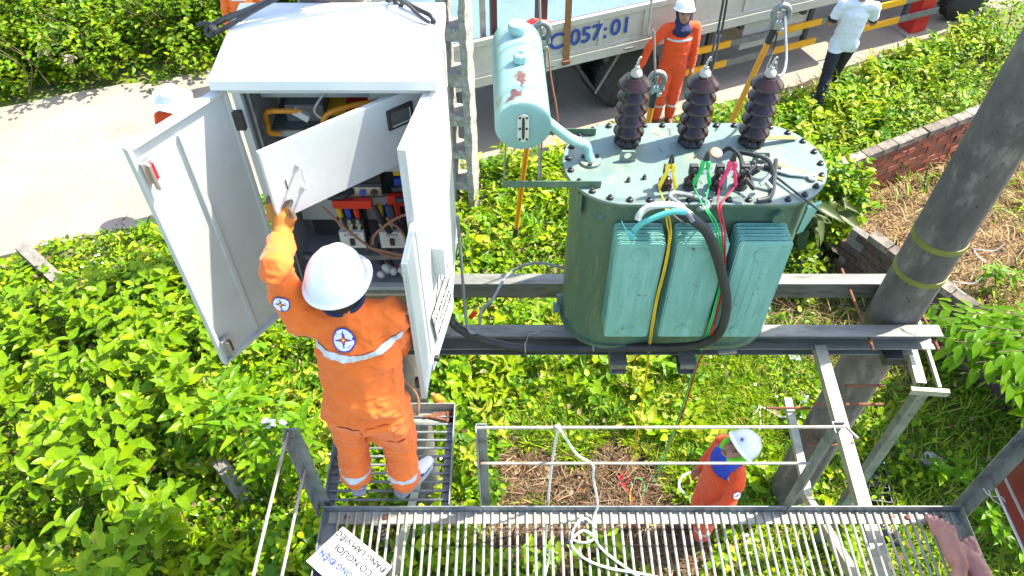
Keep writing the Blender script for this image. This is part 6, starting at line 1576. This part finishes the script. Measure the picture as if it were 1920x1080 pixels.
def toes_nails(t, heel, d, sgn):
    d = V(d).normalized(); s = V((d.y, -d.x, 0)).normalized() * sgn; h = V(heel); U = V((0, 0, 1))
    for o, st, L, r in ((.034, .172, .052, .0150), (.011, .178, .044, .0112), (-.007, .170, .039, .0105), (-.023, .160, .034, .0100), (-.038, .146, .030, .0095)):
        L *= 1.3; r *= 1.2; c = h + d * (st + L * .92) + s * o * 1.42 + U * (.026 + r * .90); MB().obox(c, d * r * .55, s * r * .6, U * .0015).build('toenail', 'nail', t, bevel=.001)
h1, d1 = pz(1789, 1058, zg), V((-.02, 1, 0)); h2, d2 = pz(1843, 1104, zg), V((-.10, 1, 0))
foot(g, h1, d1, h1 + V((.0, -.03, .055)), -1); foot(g, h2, d2, h2 + V((.0, -.03, .055)), 1)
kn1, kn2 = h1 + V((.05, -.10, .44)), h2 + V((.14, -.10, .43)); hipg = V((2.08, .68, zg + .13))
kn1, kn2 = V((2.02, 1.13, zg + .07)), V((2.20, 1.08, zg + .07))
for hh, kk, sg in ((h1, kn1, -1), (h2, kn2, 1)):
    a_ = hh + V((.0, -.02, .05)); g.add('skin', [a_, a_.lerp(kk, .5) + V((0, 0, -.01)), kk], [.034, .044, .052]); g.add('cloth', [kk, hipg + V((sg * .09, 0, 0))], [.065, .09])
g.add('cloth', [hipg, hipg + V((0, -.05, .2)), hipg + V((0, -.04, .45))], [.12, .12, .11], (1, 0, 0), 1.35)
g.add('cloth', [hipg + V((-.18, -.04, .47)), hipg + V((.18, -.04, .47))], [.065, .065]); g.add('skin', [hipg + V((0, -.03, .5)), hipg + V((0, .0, .60))], [.05, .05]); g.add('skin', [hipg + V((0, .02, .64)), hipg + V((0, .02, .72))], [.085, .09])
for sg in (-1, 1):
    e_ = hipg + V((sg * .26, .0, .22)); w_ = hipg + V((sg * .16, .22, .20)); g.add('cloth', [hipg + V((sg * .2, -.04, .46)), e_], [.06, .05]); g.add('skin', [e_, w_], [.042, .035]); hand(g, w_, (-sg * .3, 1, -.2), (0, 0, -1), .5, 'skin', 1.0, -sg)
g.build('body', G, {'skin': 'skin_pink', 'cloth': 'dark_trousers'}, .0065, 3, .003, protect=lambda p: .15)
hb = Body(); hb.add('c', [hipg + V((0, -.0, .66)), hipg + V((0, .0, .74))], [.092, .095]); hb.build('hair', G, {'c': 'hair'}, .012, 3)
toes_nails(G, h1, d1, -1); toes_nails(G, h2, d2, 1)
# ================================================================== vegetation
rng = np.random.default_rng(21)
GREEN = [(.19, .35, .003), (.14, .30, .003), (.27, .40, .004), (.09, .21, .004), (.05, .13, .004), (.35, .42, .006)]
DARKG = [(.08, .16, .005), (.055, .12, .005), (.13, .22, .006), (.17, .26, .006), (.24, .30, .008)]
STRAW = [(.34, .25, .12), (.26, .18, .085), (.42, .33, .18), (.20, .13, .065), (.15, .095, .05)]
def near_road(P):
    return P[:, 1] - np.array([road_near(x) for x in P[:, 0]])
def in_yard(P):
    q = P[:, :2] - np.array(CORNER[:2]); det = W1.x * W2.y - W1.y * W2.x
    a = (q[:, 0] * W2.y - q[:, 1] * W2.x) / det; b = (W1.x * q[:, 1] - W1.y * q[:, 0]) / det
    return (a > .02) & (b > .02)
def bare(P):      # trampled patch of dead stalks under and before the platform
    c = np.array(pz(1120, 915, 0)[:2]); d = P[:, :2] - c
    c2 = np.array(pz(1010, 1015, 0)[:2]); e_ = P[:, :2] - c2; c3 = np.array(pz(1230, 1000, 0)[:2]); f_ = P[:, :2] - c3
    return np.minimum(np.minimum((d[:, 0] / .95) ** 2 + (d[:, 1] / .62) ** 2, (e_[:, 0] / .6) ** 2 + (e_[:, 1] / .5) ** 2), (f_[:, 0] / .6) ** 2 + (f_[:, 1] / .5) ** 2)
def scatter(n, x0, x1, y0, y1):
    return np.stack([rng.uniform(x0, x1, n), rng.uniform(y0, y1, n), np.zeros(n)], 1)
# ground cover leaves
P = scatter(270000, -6.4, 7.5, 1.6, 12.2)
nr = near_road(P); e = fnoise(P, 1.6, 3.1); keep = (nr < -.05 + .16 * e) & ~in_yard(P) & (P[:, 1] < 9.2 + .45 * P[:, 0] * (P[:, 0] > 0))
dens = .70 + .5 * fnoise(P, .75, 8.2) + .25 * fnoise(P, 2.6, 1.7)
bp_ = bare(P) + .7 * fnoise(P, 1.9, 5.5)
sh = (P[:, 0] > 2.1) & (P[:, 1] < 5.2)
g1 = (np.abs(P[:, 0] - 1.1) < 1.5) & (np.abs(P[:, 1] - 4.3) < .8)
wl = (P[:, 0] - 3.9) * W2.y - (P[:, 1] - 5.81) * W2.x
soil = (wl > -.1) & (wl < 1.15) & (P[:, 1] > 4.4) & (P[:, 1] < 6.9) & (P[:, 0] > 2.15)
vg = (P[:, 1] > 7.3) & (P[:, 0] > 1.5)
dens = dens - .55 * vg * (fnoise(P, 1.5, 41.0) > -.05) - .25 * vg - .38 * g1 - .62 * sh - .9 * soil - .22 * (fnoise(P, .45, 31.0) > .22)
dens[(P[:, 0] < -2.6)] += .25
keep &= (rng.random(len(P)) < np.clip(dens, .06, 1)) & (bp_ > .72)
P = P[keep]
h = .04 + .22 * np.clip(.5 + .9 * fnoise(P, .9, 2.2), 0, 1) + .38 * np.clip(fnoise(P, 2.6, 6.6) - .05, 0, 1) + .25 * np.clip(fnoise(P, 5.5, 16.6), 0, 1)
near = near_road(P); h = h * np.clip(-near / .35, .25, 1)
P[:, 2] = rng.uniform(.05, 1, len(P)) ** .75 * h
T = tones(len(P), rng, GREEN); tn = fnoise(P, .55, 9.9)[:, None]
T = T * (1 + .42 * tn * np.array([[1.2, .8, .2]]))
ok = rng.random(len(P)) < .09; T[ok] = tones(ok.sum(), rng, STRAW)
swarm('ground_cover', LEAF_V, LEAF_F, leaf_mats(P, rng.uniform(.032, .085, len(P)) * (1 + .45 * fnoise(P, 1.1, 4.4)) * np.where(P[:, 1] > 6.6, .72, 1.0), -.15, .85, rng, 1.05), T, 'leaf_ground')
# taller mixed weeds in clumps: narrow and broad leaves on short stems
C = scatter(5200, -4.5, 7.4, 2.0, 11.8); C = C[(near_road(C) < -.22) & ~in_yard(C) & (bare(C) > 1.0) & (fnoise(C, .8, 22.0) > -.12) & ~((C[:, 0] > 2.1) & (C[:, 1] < 6.4))][:1500]
kk = 16; hc_ = rng.uniform(.14, .46, len(C)); f1 = np.tile(np.linspace(.25, 1, kk), (len(C), 1)); P = np.repeat(C, kk, 0)
P[:, 2] = (f1 * hc_[:, None]).reshape(-1); P[:, :2] += rng.normal(0, .045, (len(P), 2)); half = np.repeat(rng.random(len(C)) < .5, kk)
Tc = np.repeat(tones(len(C), rng, [(.22, .38, .006), (.14, .29, .008), (.31, .42, .005), (.08, .19, .010), (.36, .40, .03)], .25), kk, 0) * rng.uniform(.8, 1.2, (len(P), 1))
swarm('broad_weeds', LEAF_V, LEAF_F, leaf_mats(P[half], rng.uniform(.06, .13, half.sum()), -.2, .6, rng, 1.15), Tc[half], 'leaf_ground')
swarm('narrow_weeds', LEAF_V, LEAF_F, leaf_mats(P[~half], rng.uniform(.08, .17, (~half).sum()), .0, 1.0, rng, .42), Tc[~half], 'leaf_ground')
# grass blades
P = np.concatenate([scatter(150000, -5.0, 7.6, 1.8, 11.6), scatter(60000, .1, 2.5, 3.1, 5.4)])
dg = .10 + .55 * np.clip(fnoise(P, .6, 12.2) + .25, 0, 1) + .55 * ((np.abs(P[:, 0] - 1.25) < 1.6) & (np.abs(P[:, 1] - 4.2) < 1.0)) + .75 * ((P[:, 0] > 1.9) & (P[:, 1] < 5.0)) + .6 * ((np.abs(P[:, 0] + 1.75) < .6) & (np.abs(P[:, 1] - 4.3) < .9))
keep = (near_road(P) < -.12) & ~in_yard(P) & (rng.random(len(P)) < dg) & (bare(P) + .7 * fnoise(P, 1.9, 5.5) > .62)
P = P[keep]; P[:, 2] = rng.uniform(0, .03, len(P))
T = tones(len(P), rng, [(.22, .37, .006), (.15, .30, .005), (.31, .41, .008), (.07, .17, .005), (.44, .43, .08)])
swarm('grass', BLADE_V, BLADE_F, leaf_mats(P, rng.uniform(.08, .20, len(P)), .2, 1.2, rng, 1.5), T, 'leaf_grass')
# dead stalks on the trampled patch and along the lane edge
P = scatter(60000, -1.6, 3.2, 1.4, 5.0); b_ = bare(P) + .5 * fnoise(P, 1.7, 5.5); P = P[b_ < .95]; P = P[:15000]
P[:, 2] = rng.uniform(0, .05, len(P))
STK_V = [(-.012, 0, 0), (.012, 0, 0), (.014, .5, .02), (-.010, .5, .02), (0, 1, -.02), (0, .5, .03)]
STK_F = [(0, 1, 2), (0, 2, 3), (3, 2, 4), (0, 5, 4)]
Q = scatter(9000, -6.5, 7.0, 4.0, 12); n2 = near_road(Q); Q = Q[(n2 < .10) & (n2 > -.28)]
Q2 = scatter(5000, 2.1, 4.2, 4.4, 6.8); wl = (Q2[:, 0] - 3.9) * W2.y - (Q2[:, 1] - 5.81) * W2.x; Q2 = Q2[(wl > .08) & (wl < 1.2)]; Q2[:, 2] = rng.uniform(0, .12, len(Q2)); Q3 = scatter(9000, 1.8, 7.2, 7.4, 11.6); Q3 = Q3[(near_road(Q3) < -.05) & ~in_yard(Q3) & (fnoise(Q3, 1.5, 41.0) > -.05)]; Q3[:, 2] = rng.uniform(0, .06, len(Q3)); Q = np.concatenate([Q, Q2[:1500], Q3])
swarm('dead_stalks', STK_V, STK_F, leaf_mats(np.concatenate([P, Q]), rng.uniform(.06, .32, len(P) + len(Q)), -.12, .4, rng, 1.3), tones(len(P) + len(Q), rng, [(.24, .16, .085), (.16, .105, .055), (.34, .25, .15), (.10, .062, .035), (.21, .12, .06)]), 'dry_straw')
P = scatter(60000, -1.6, 3.2, 1.4, 5.0); P = P[bare(P) + .5 * fnoise(P, 1.7, 5.5) < .95][:2600]; P[:, 2] = rng.uniform(.005, .05, len(P))
swarm('dead_leaves', LEAF_V, LEAF_F, leaf_mats(P, rng.uniform(.03, .075, len(P)), -.3, .4, rng), tones(len(P), rng, [(.28, .15, .07), (.36, .22, .12), (.18, .09, .04), (.42, .30, .18)]), 'dry_straw')
# dead grass in the walled yard
n = 26000; a, b = rng.uniform(.1, 7.5, n), rng.uniform(.1, 5.5, n)
P = np.array(CORNER[:])[None] + a[:, None] * np.array(W1[:]) + b[:, None] * np.array(W2[:]); P = P[P[:, 0] < 9.5]; P[:, 2] = .06 + rng.uniform(0, .10, len(P))
swarm('dry_grass', BLADE_V, BLADE_F, leaf_mats(P, rng.uniform(.10, .28, len(P)), -.1, .9, rng, .9), tones(len(P), rng, [(.30, .20, .08), (.20, .12, .055), (.38, .28, .13), (.13, .075, .035), (.25, .14, .06)]), 'dry_straw')
k = rng.random(len(P)) < .22; k &= fnoise(P, .9, 3.3) > .0
Pk = P[k]; swarm('yard_weeds', BLADE_V, BLADE_F, leaf_mats(Pk, rng.uniform(.12, .30, len(Pk)), .2, 1.2, rng, 1.3), tones(len(Pk), rng, GREEN), 'leaf_grass')
# white flower heads
P = scatter(1500, -6, 7, 2.4, 12); P = P[(near_road(P) < -.1) & ~in_yard(P) & (fnoise(P, 1.1, 17) > .12) & (bare(P) > 1.2)][:170]; P[:, 2] = rng.uniform(.12, .26, len(P))
FL_V = [(math.cos(k * math.pi / 3) * .5, math.sin(k * math.pi / 3) * .5, 0) for k in range(6)] + [(0, 0, .25)]
FL_F = [(k, (k + 1) % 6, 6) for k in range(6)]
swarm('small_white_flowers', FL_V, FL_F, leaf_mats(P, rng.uniform(.018, .034, len(P)), 0, .3, rng), np.full((len(P), 3), .7), 'white_flower')

# ---- shrubs: stems ending in whorls of large leaves
def leaf_data(name, n_seg, width, cup, droop, m):
    vs, fs = [], []
    for i in range(n_seg + 1):
        t = i / n_seg; w = width * (math.sin(math.pi * min(1, t * .96 + .04) ** .8) ** .9); z = -droop * t * t + .02 * math.sin(t * 9)
        vs += [(-w, t, z + cup * w), (0, t, z), (w, t, z + cup * w)]
    for i in range(n_seg):
        a = i * 3; fs += [(a, a + 1, a + 4, a + 3), (a + 1, a + 2, a + 5, a + 4)]
    me = bpy.data.meshes.new(name); me.from_pydata(vs, [], fs); me.materials.append(MATS[m]); me.polygons.foreach_set('use_smooth', [True] * len(fs))
    return me
BIG = [leaf_data('broad_leaf', 7, .25, .35, .16, 'leaf_big'), leaf_data('broad_leaf', 7, .21, .5, .28, 'leaf_big'), leaf_data('broad_leaf', 7, .27, .2, .06, 'leaf_big')]
LONG = [leaf_data('long_leaf', 7, .145, .5, .12, 'leaf_long'), leaf_data('long_leaf', 7, .13, .3, .30, 'leaf_long')]
TREE = [leaf_data('tree_leaf', 7, .19, .35, .22, 'leaf_tree'), leaf_data('tree_leaf', 7, .21, .2, .38, 'leaf_tree')]
CANNA = [leaf_data('canna_leaf', 8, .17, .5, .45, 'leaf_canna'), leaf_data('canna_leaf', 8, .14, .8, .25, 'leaf_canna')]
def put_leaf(me, name, parent, p, yaw, el, L, roll=0.0):
    o = bpy.data.objects.new(name, me); COL.objects.link(o); o.parent = parent
    M = Matrix.Rotation(yaw, 3, 'Z') @ Matrix.Rotation(el, 3, 'X') @ Matrix.Rotation(roll, 3, 'Y')
    o.matrix_local = Matrix.Translation(p) @ M.to_4x4() @ Matrix.Scale(L, 4)
    return o
def shrub(p, h, nst, spread, data, L0, label, cat='shrub', grp=None, tiers=3, name='broadleaf_shrub', elo=.0, ehi=.55, low=90, per=2, leafname='leaf'):
    rs = random.Random(int(p[0] * 991 + p[1] * 77)); t = thing(name, label, cat, tuple(p), grp); st = MB(); lows = []
    for s in range(nst):
        a = rs.uniform(0, 6.28); rr = spread * math.sqrt(rs.random()); hh = h * rs.uniform(.68, 1.05)
        b0 = V((math.cos(a) * rr * .3, math.sin(a) * rr * .3, -.05)); b1 = V((math.cos(a) * rr, math.sin(a) * rr, hh)); mid = b0.lerp(b1, .5) + V((rs.uniform(-.05, .05), rs.uniform(-.05, .05), .04))
        st.tube([b0, mid, b1], .006, 5, cap=False, r2=.003)
        y0 = rs.uniform(0, 6.28)
        for k in range(tiers):
            f = 1 - k * .13; pt = mid.lerp(b1, max(0, 2 * f - 1)) if f > .5 else b0.lerp(mid, 2 * f); yw = y0 + k * math.pi / 2
            n_ = per + (1 if k == 0 and rs.random() < .5 else 0)
            for j in range(n_):
                put_leaf(rs.choice(data), leafname, t, pt, yw + j * 2 * math.pi / n_ + rs.uniform(-.35, .35), rs.uniform(elo, ehi) + (.22 if k == 0 else 0), L0 * rs.uniform(.62, 1.1) * (.75 if k == 0 else 1), rs.uniform(-.4, .4))
        for k in range(low // nst):
            f = rs.uniform(.15, .75); lows.append(b0.lerp(b1, f) + V((rs.uniform(-.1, .1), rs.uniform(-.1, .1), 0)))
    st.build('stem', 'green_stem', t, local=True)
    if lows:
        Pn = np.array([q[:] for q in lows]) + np.array(p[:])
        swarm('lower_leaves', LEAF_V, LEAF_F, leaf_mats(Pn, rng.uniform(.05, .13, len(Pn)), -.3, .6, rng), tones(len(Pn), rng, DARKG), 'leaf_ground', t)
    return t
spots = []
rs = random.Random(44)
tries = 0
while len(spots) < 34 and tries < 4000:
    tries += 1; u, v = rs.uniform(-130, 440), rs.uniform(520, 1150); hgt = .55 + .55 * min(1, max(0, (v - 500) / 350)); p = pz(u, v, hgt * .8)
    if u > 300 and v > 800: continue
    if u > 380 - max(0, (v - 620)) * .3 + 40: continue
    if all((p - q[0]).length > .38 for q in spots): spots.append((p, hgt, u, v))
spots.sort(key=lambda q: (q[3] // 110, q[2]))
rowc = {}
ORD = ('leftmost', 'second from the left', 'third from the left', 'fourth from the left', 'fifth from the left', 'sixth from the left', 'seventh from the left', 'eighth from the left', 'ninth from the left', 'tenth from the left', 'eleventh from the left', 'twelfth from the left')
for i, (p, hgt, u, v) in enumerate(spots):
    row = ('at the back by the lane', 'in the second row from the lane', 'in the third row from the lane', 'in the middle rows', 'in the front rows', 'at the bottom picture edge')[min(5, max(0, int((v - 520) // 105)))]
    row = ('in the row at the lane edge', 'in the second row from the lane', 'in the third row from the lane', 'in the fourth row from the lane', 'in the fifth row from the lane', 'in the row at the picture bottom', 'in the row below the picture edge')[int(v // 110) - 4]
    rowc[v // 110] = rowc.get(v // 110, -1) + 1; col_ = ORD[rowc[v // 110]]
    shrub(V((p.x, p.y, 0)), hgt, 7, .34, BIG, .175 + .03 * (v > 700), 'broad-leaved yellow-green shrub, %s %s' % (col_, row), 'shrub', 'broad-leaved shrubs filling the lower left')
for i, (u, v, h_, lab) in enumerate(((430, 770, 1.05, 'long-leaved bright plant left of the railing post'), (500, 830, .9, 'long-leaved plant drooping over the concrete stub'), (560, 790, 1.1, 'long-leaved bright plant between railing post and lineman'), (470, 720, .8, 'small long-leaved plant behind the others'))):
    p = pz(u, v, h_ * .8); shrub(V((p.x, p.y, 0)), h_, 6, .24, LONG, .24, lab, 'plant', 'long-leaved plants by the railing', tiers=4, name='long_leaf_plant', elo=.1, ehi=.8, low=40)
for i, (u, v, h_, lab) in enumerate(((1120, 1030, .35, 'green sprig growing under the grating in the shade'), (1600, 1040, .3, 'small leafy plant under the grating near the right brace'), (1010, 1060, .35, 'leafy plant under the middle of the grating'), (830, 1010, .45, 'leafy plant under the grating near the left brace'), (900, 1060, .5, 'dense leafy plant at the bottom under the grating'), (1420, 905, .25, 'low leafy plant at the foot of the grey pole'), (1560, 1000, .35, 'leafy plant below the grating between the braces'))):
    p = pz(u, v, h_ * .7); shrub(V((p.x, p.y, 0)), h_, 5, .22, BIG, .12, lab, 'plant', 'small plants under the platform', tiers=3, name='weed_plant', low=60)
# tree sapling leaning in from the right edge
def sapling(root, tips, label, L0, n_leaf, data, r0=.03):
    t = thing('leafy_sapling', label, 'tree', tuple(root)); rs = random.Random(3)
    MB().tube(spline([V((0, 0, -.1)), V((-.05, .03, .6)), V((-.12, .1, 1.2)), V((-.2, .15, 1.6))], 6), r0, 8, r2=.012).build('trunk', 'bark', t, local=True, smooth=True)
    br = MB()
    for tip in tips:
        e = V(tip) - V(root); s0 = V((-.1, .06, .9 + rs.random() * .5)); m_ = s0.lerp(e, .5) + V((0, 0, .10)); path = spline([s0, m_, e], 8)
        br.tube(path, .010, 6, cap=False, r2=.003)
        n_ = n_leaf
        for k in range(n_):
            f = .25 + .75 * k / n_; q = path[min(len(path) - 1, int(f * (len(path) - 1)))]; dirv = (path[-1] - path[0]).normalized(); base = math.atan2(-dirv.x, dirv.y)
            sd = 1 if k % 2 else -1
            put_leaf(rs.choice(data), 'leaf', t, q + V((rs.uniform(-.04, .04), rs.uniform(-.04, .04), rs.uniform(-.03, .03))), base + sd * rs.uniform(.5, 1.2), rs.uniform(-.55, .15), L0 * rs.uniform(.7, 1.15), sd * rs.uniform(-.2, .5))
    br.build('branch', 'bark', t, local=True, smooth=True)
    return t
root = V((5.2, 3.9, 0))
tips = [pz(1690, 590, 1.25), pz(1715, 620, 1.3), pz(1705, 565, 1.3), pz(1735, 575, 1.45), pz(1740, 650, 1.3), pz(1840, 610, 1.7), pz(1790, 640, 1.6), pz(1870, 660, 1.7), pz(1860, 580, 1.75), pz(1752, 592, 1.55), pz(1762, 632, 1.45), pz(1775, 668, 1.35), pz(1800, 620, 1.6), pz(1800, 700, 1.3), pz(1830, 585, 1.6), pz(1850, 650, 1.5), pz(1860, 720, 1.3), pz(1880, 600, 1.6), pz(1900, 660, 1.45), pz(1890, 740, 1.2), pz(1915, 700, 1.4), pz(1905, 790, 1.0), pz(1870, 625, 1.65), pz(1830, 680, 1.45), pz(1925, 620, 1.6), pz(1880, 690, 1.5), pz(1760, 610, 1.35), pz(1815, 655, 1.4), pz(1785, 600, 1.5), pz(1925, 740, 1.2)]
sp_ = sapling(root, tips, 'bright green leafy sapling reaching in from the right edge', .17, 20, TREE)
nc = 9500; d_ = rng.normal(size=(nc, 3)); d_ /= np.linalg.norm(d_, axis=1)[:, None]; d_ *= (rng.uniform(.2, 1, nc) ** .4)[:, None]
Pc = d_ * np.array([[.85, 1.05, .5]]) + np.array([[5.45, 4.1, 1.5]])
swarm('crown', LEAF_V, LEAF_F, leaf_mats(Pc, rng.uniform(.14, .22, len(Pc)), -.5, .4, rng, .9), tones(len(Pc), rng, DARKG), 'leaf_hedge', sp_)  # unseen leaf mass added to the sapling to shade the ground left of it
MB().tube(spline([V((-.2, .15, 1.5)), V((.1, .2, 1.65)), V((.4, .4, 1.75))], 6), .02, 7, r2=.008).tube(spline([V((-.15, .12, 1.4)), V((.1, .5, 1.55)), V((.3, .9, 1.7))], 6), .018, 7, r2=.007).build('limb', 'bark', sp_, local=True, smooth=True)
for i, (u, v, lab) in enumerate(((1850, 960, 'small dark leafy plant outside the right railing'), (1800, 880, 'small leafy seedling in the shade above the right railing'), (1880, 520, 'thin weed sprouting in the dry yard by the pole'), (1895, 1010, 'dark leafy seedling beside the red board'))):
    z0 = .06 if i == 2 else 0; p = pz(u, v, .35 + z0); shrub(V((p.x, p.y, z0)), .45, 4, .20, TREE, .15, lab, 'plant', 'seedlings at the right', tiers=3, name='seedling', low=16)
# wilted canna plants beside the transformer
for i, (u, v, h_, lab) in enumerate(((1508, 420, .95, 'wilted drooping plant hanging beside the right end of the tank'), (1535, 400, .8, 'yellowing drooping plant behind the lid end'))):
    p = pz(u, v, h_ * .6); shrub(V((p.x, p.y, 0)), h_, 4, .16, CANNA, .42, lab, 'plant', 'wilted plants by the tank', tiers=3, name='wilted_plant', elo=-.9, ehi=.2, low=0)

# ---- bushes made of many small leaves
def bush(name, p, rx, ry, h, n, L, pal, label, grp=None, cat='bush', stems=5, m='leaf_hedge', lump=.28):
    t = thing(name, label, cat, tuple(p), grp); ph = rng.uniform(0, 50)
    d = rng.normal(size=(n, 3)); d /= np.linalg.norm(d, axis=1)[:, None]; d[:, 2] = np.abs(d[:, 2])
    rr = rng.uniform(.45, 1, n) ** .45; ln = np.array([noise.noise(V((x * 2.4 + ph, y * 2.4, z * 2.4))) for x, y, z in d]); ln2 = np.array([noise.noise(V((x * 6 + ph, y * 6, z * 6))) for x, y, z in d])
    rr = rr * (1 + lump * ln * 1.6 + .20 * ln2)
    P = d * rr[:, None] * np.array([[rx, ry, h]])
    ln3 = np.array([noise.noise(V((x * 4.0 + ph, y * 4.0 + 7, z * 4.0))) for x, y, z in d]); rr2 = 1 + .35 * ln3; P = P * rr2[:, None]; keep = ln2 + ln3 + rng.uniform(-.2, .75, n) > .0; P = P[keep]; yaw = np.arctan2(P[:, 1], P[:, 0]) + rng.normal(0, .9, len(P))
    M = leaf_mats(P + np.array(p[:]), rng.uniform(.6, 1.2, len(P)) * L, -.5, .8, rng, 1.0, yaw)
    T = tones(len(P), rng, pal, .25); swarm('crown', LEAF_V, LEAF_F, M, T, m, t)
    st = MB(); rs_ = random.Random(int(ph * 100))
    for k in range(stems):
        a = rs_.uniform(0, 6.28); f = rs_.uniform(.3, .8); e = V((math.cos(a) * rx * f, math.sin(a) * ry * f, h * rs_.uniform(.6, .95)))
        st.tube(spline([V((e.x * .1, e.y * .1, -.05)), V((e.x * .45, e.y * .45, e.z * .55)), e], 4), .014, 5, cap=False, r2=.004)
    st.build('stem', 'bark', t, local=True)
    return t
far = [(-8.7, 10.0, 1.25, .9, 1.0), (-7.5, 10.45, 1.1, .85, 1.05), (-6.35, 10.6, 1.15, .9, .95), (-5.2, 11.15, 1.1, .9, 1.1), (-4.2, 11.6, 1.0, .85, 1.1), (-9.4, 11.3, 1.3, 1.1, 1.6), (-8.0, 11.8, 1.3, 1.1, 1.7), (-6.6, 12.2, 1.3, 1.1, 1.7), (-5.2, 12.6, 1.2, 1.1, 1.8), (-3.9, 12.9, 1.2, 1.1, 1.7), (-2.7, 12.6, 1.1, .9, 1.3), (-10.4, 9.6, 1.2, 1.0, 1.1), (-7.1, 13.3, 1.5, 1.2, 2.3), (-9.2, 13.0, 1.5, 1.2, 2.2), (-5.0, 14.0, 1.4, 1.2, 2.3), (-3.1, 14.2, 1.4, 1.2, 2.1)]
desc = ['low bush at the lane edge, leftmost but one', 'low bush at the lane edge, third from the left', 'low bush at the lane edge below the dark gap', 'bush at the lane edge left of the sun hat', 'bush at the lane edge behind the cabinet roof corner', 'taller bush behind the leftmost low bushes', 'taller bush in the second row, centre of the hedge', 'taller bush in the second row, right of centre', 'taller bush left of the worker at the top edge', 'taller bush behind the worker at the top edge', 'bush beyond the lane above the cabinet roof', 'bush at the extreme left of the lane hedge', 'tall hedge bush in the back row, middle', 'tall hedge bush in the back row, left', 'tall hedge bush in the back row, right', 'tall hedge bush in the back row, far right']
for (x, y, rx, ry, h_), lab in zip(far, desc):
    bush('hedge_bush', V((x, y, 0)), rx, ry, h_, 4600, .10, GREEN[:5] + DARKG + DARKG, lab + ' with small leaves', 'hedge bushes beyond the lane', lump=.55)
cb = V((3.55, 6.75, .1)); bush('climbing_bush', cb, .50, .42, .95, 4200, .095, GREEN, 'bright leafy creeper heaped over the brick wall corner', None)
bush('climbing_bush', V((3.15, 6.0, 0)), .35, .4, .45, 1500, .08, DARKG, 'dark low creeper below the brick wall corner', None)
for i, (u, v, r_, h_, lab) in enumerate(((1870, 95, .8, .55, 'leafy bush at the upper right beside the lane'), (1760, 150, .7, .35, 'low weedy bush on the verge left of the pole top'), (1600, 200, .55, .3, 'low weedy bush on the verge behind the wall'), (1690, 215, .6, .32, 'low weedy bush just behind the brick wall top'), (1480, 215, .35, .3, 'small bush by the walking man'), (1900, 40, .7, .6, 'leafy bush in the upper right corner'))):
    p = pz(u, v, h_ * .6); bush('verge_bush', V((p.x, p.y, 0)), r_, r_ * .8, h_ * 1.3, 1500, .07, GREEN, lab, 'weedy bushes on the verge', stems=3)
for i, (u, v, lab) in enumerate(((20, 100, 'first'), (150, 60, 'second'), (260, 30, 'third'), (90, 20, 'fourth'))):
    p = pz(u, v, .75); rs_ = random.Random(i); k_ = MB()
    for j in range(4):
        a = p + V((rs_.uniform(-.3, .3), rs_.uniform(-.3, .3), -.6)); k_.tube(spline([a, a + V((rs_.uniform(-.3, .3), -.1, .5)), a + V((rs_.uniform(-.5, .5), -.15, .85))], 5), .008, 5, r2=.003)
    o = k_.build('dry_branches', 'twig'); tag(o, 'bare dry twigs poking out of the hedge, %s' % ('at the left edge', 'in its middle', 'right of its middle', 'near the top left')[i], 'twigs')
for (u, v, lab) in ((85, 95, 'dry pale leaf bunch in the middle of the hedge'), (130, 110, 'second dry pale leaf bunch right of the first in the hedge')):
    p = pz(u, v, .6); Pn = np.array(p[:])[None] + rng.normal(0, .05, (16, 3))
    o = swarm('dry_leaf_bunch', LEAF_V, LEAF_F, leaf_mats(Pn, rng.uniform(.08, .16, 16), -1.2, .2, rng, .7), tones(16, rng, [(.45, .38, .28), (.35, .27, .18)]), 'dry_straw', kind=None); tag(o, lab, 'leaves')
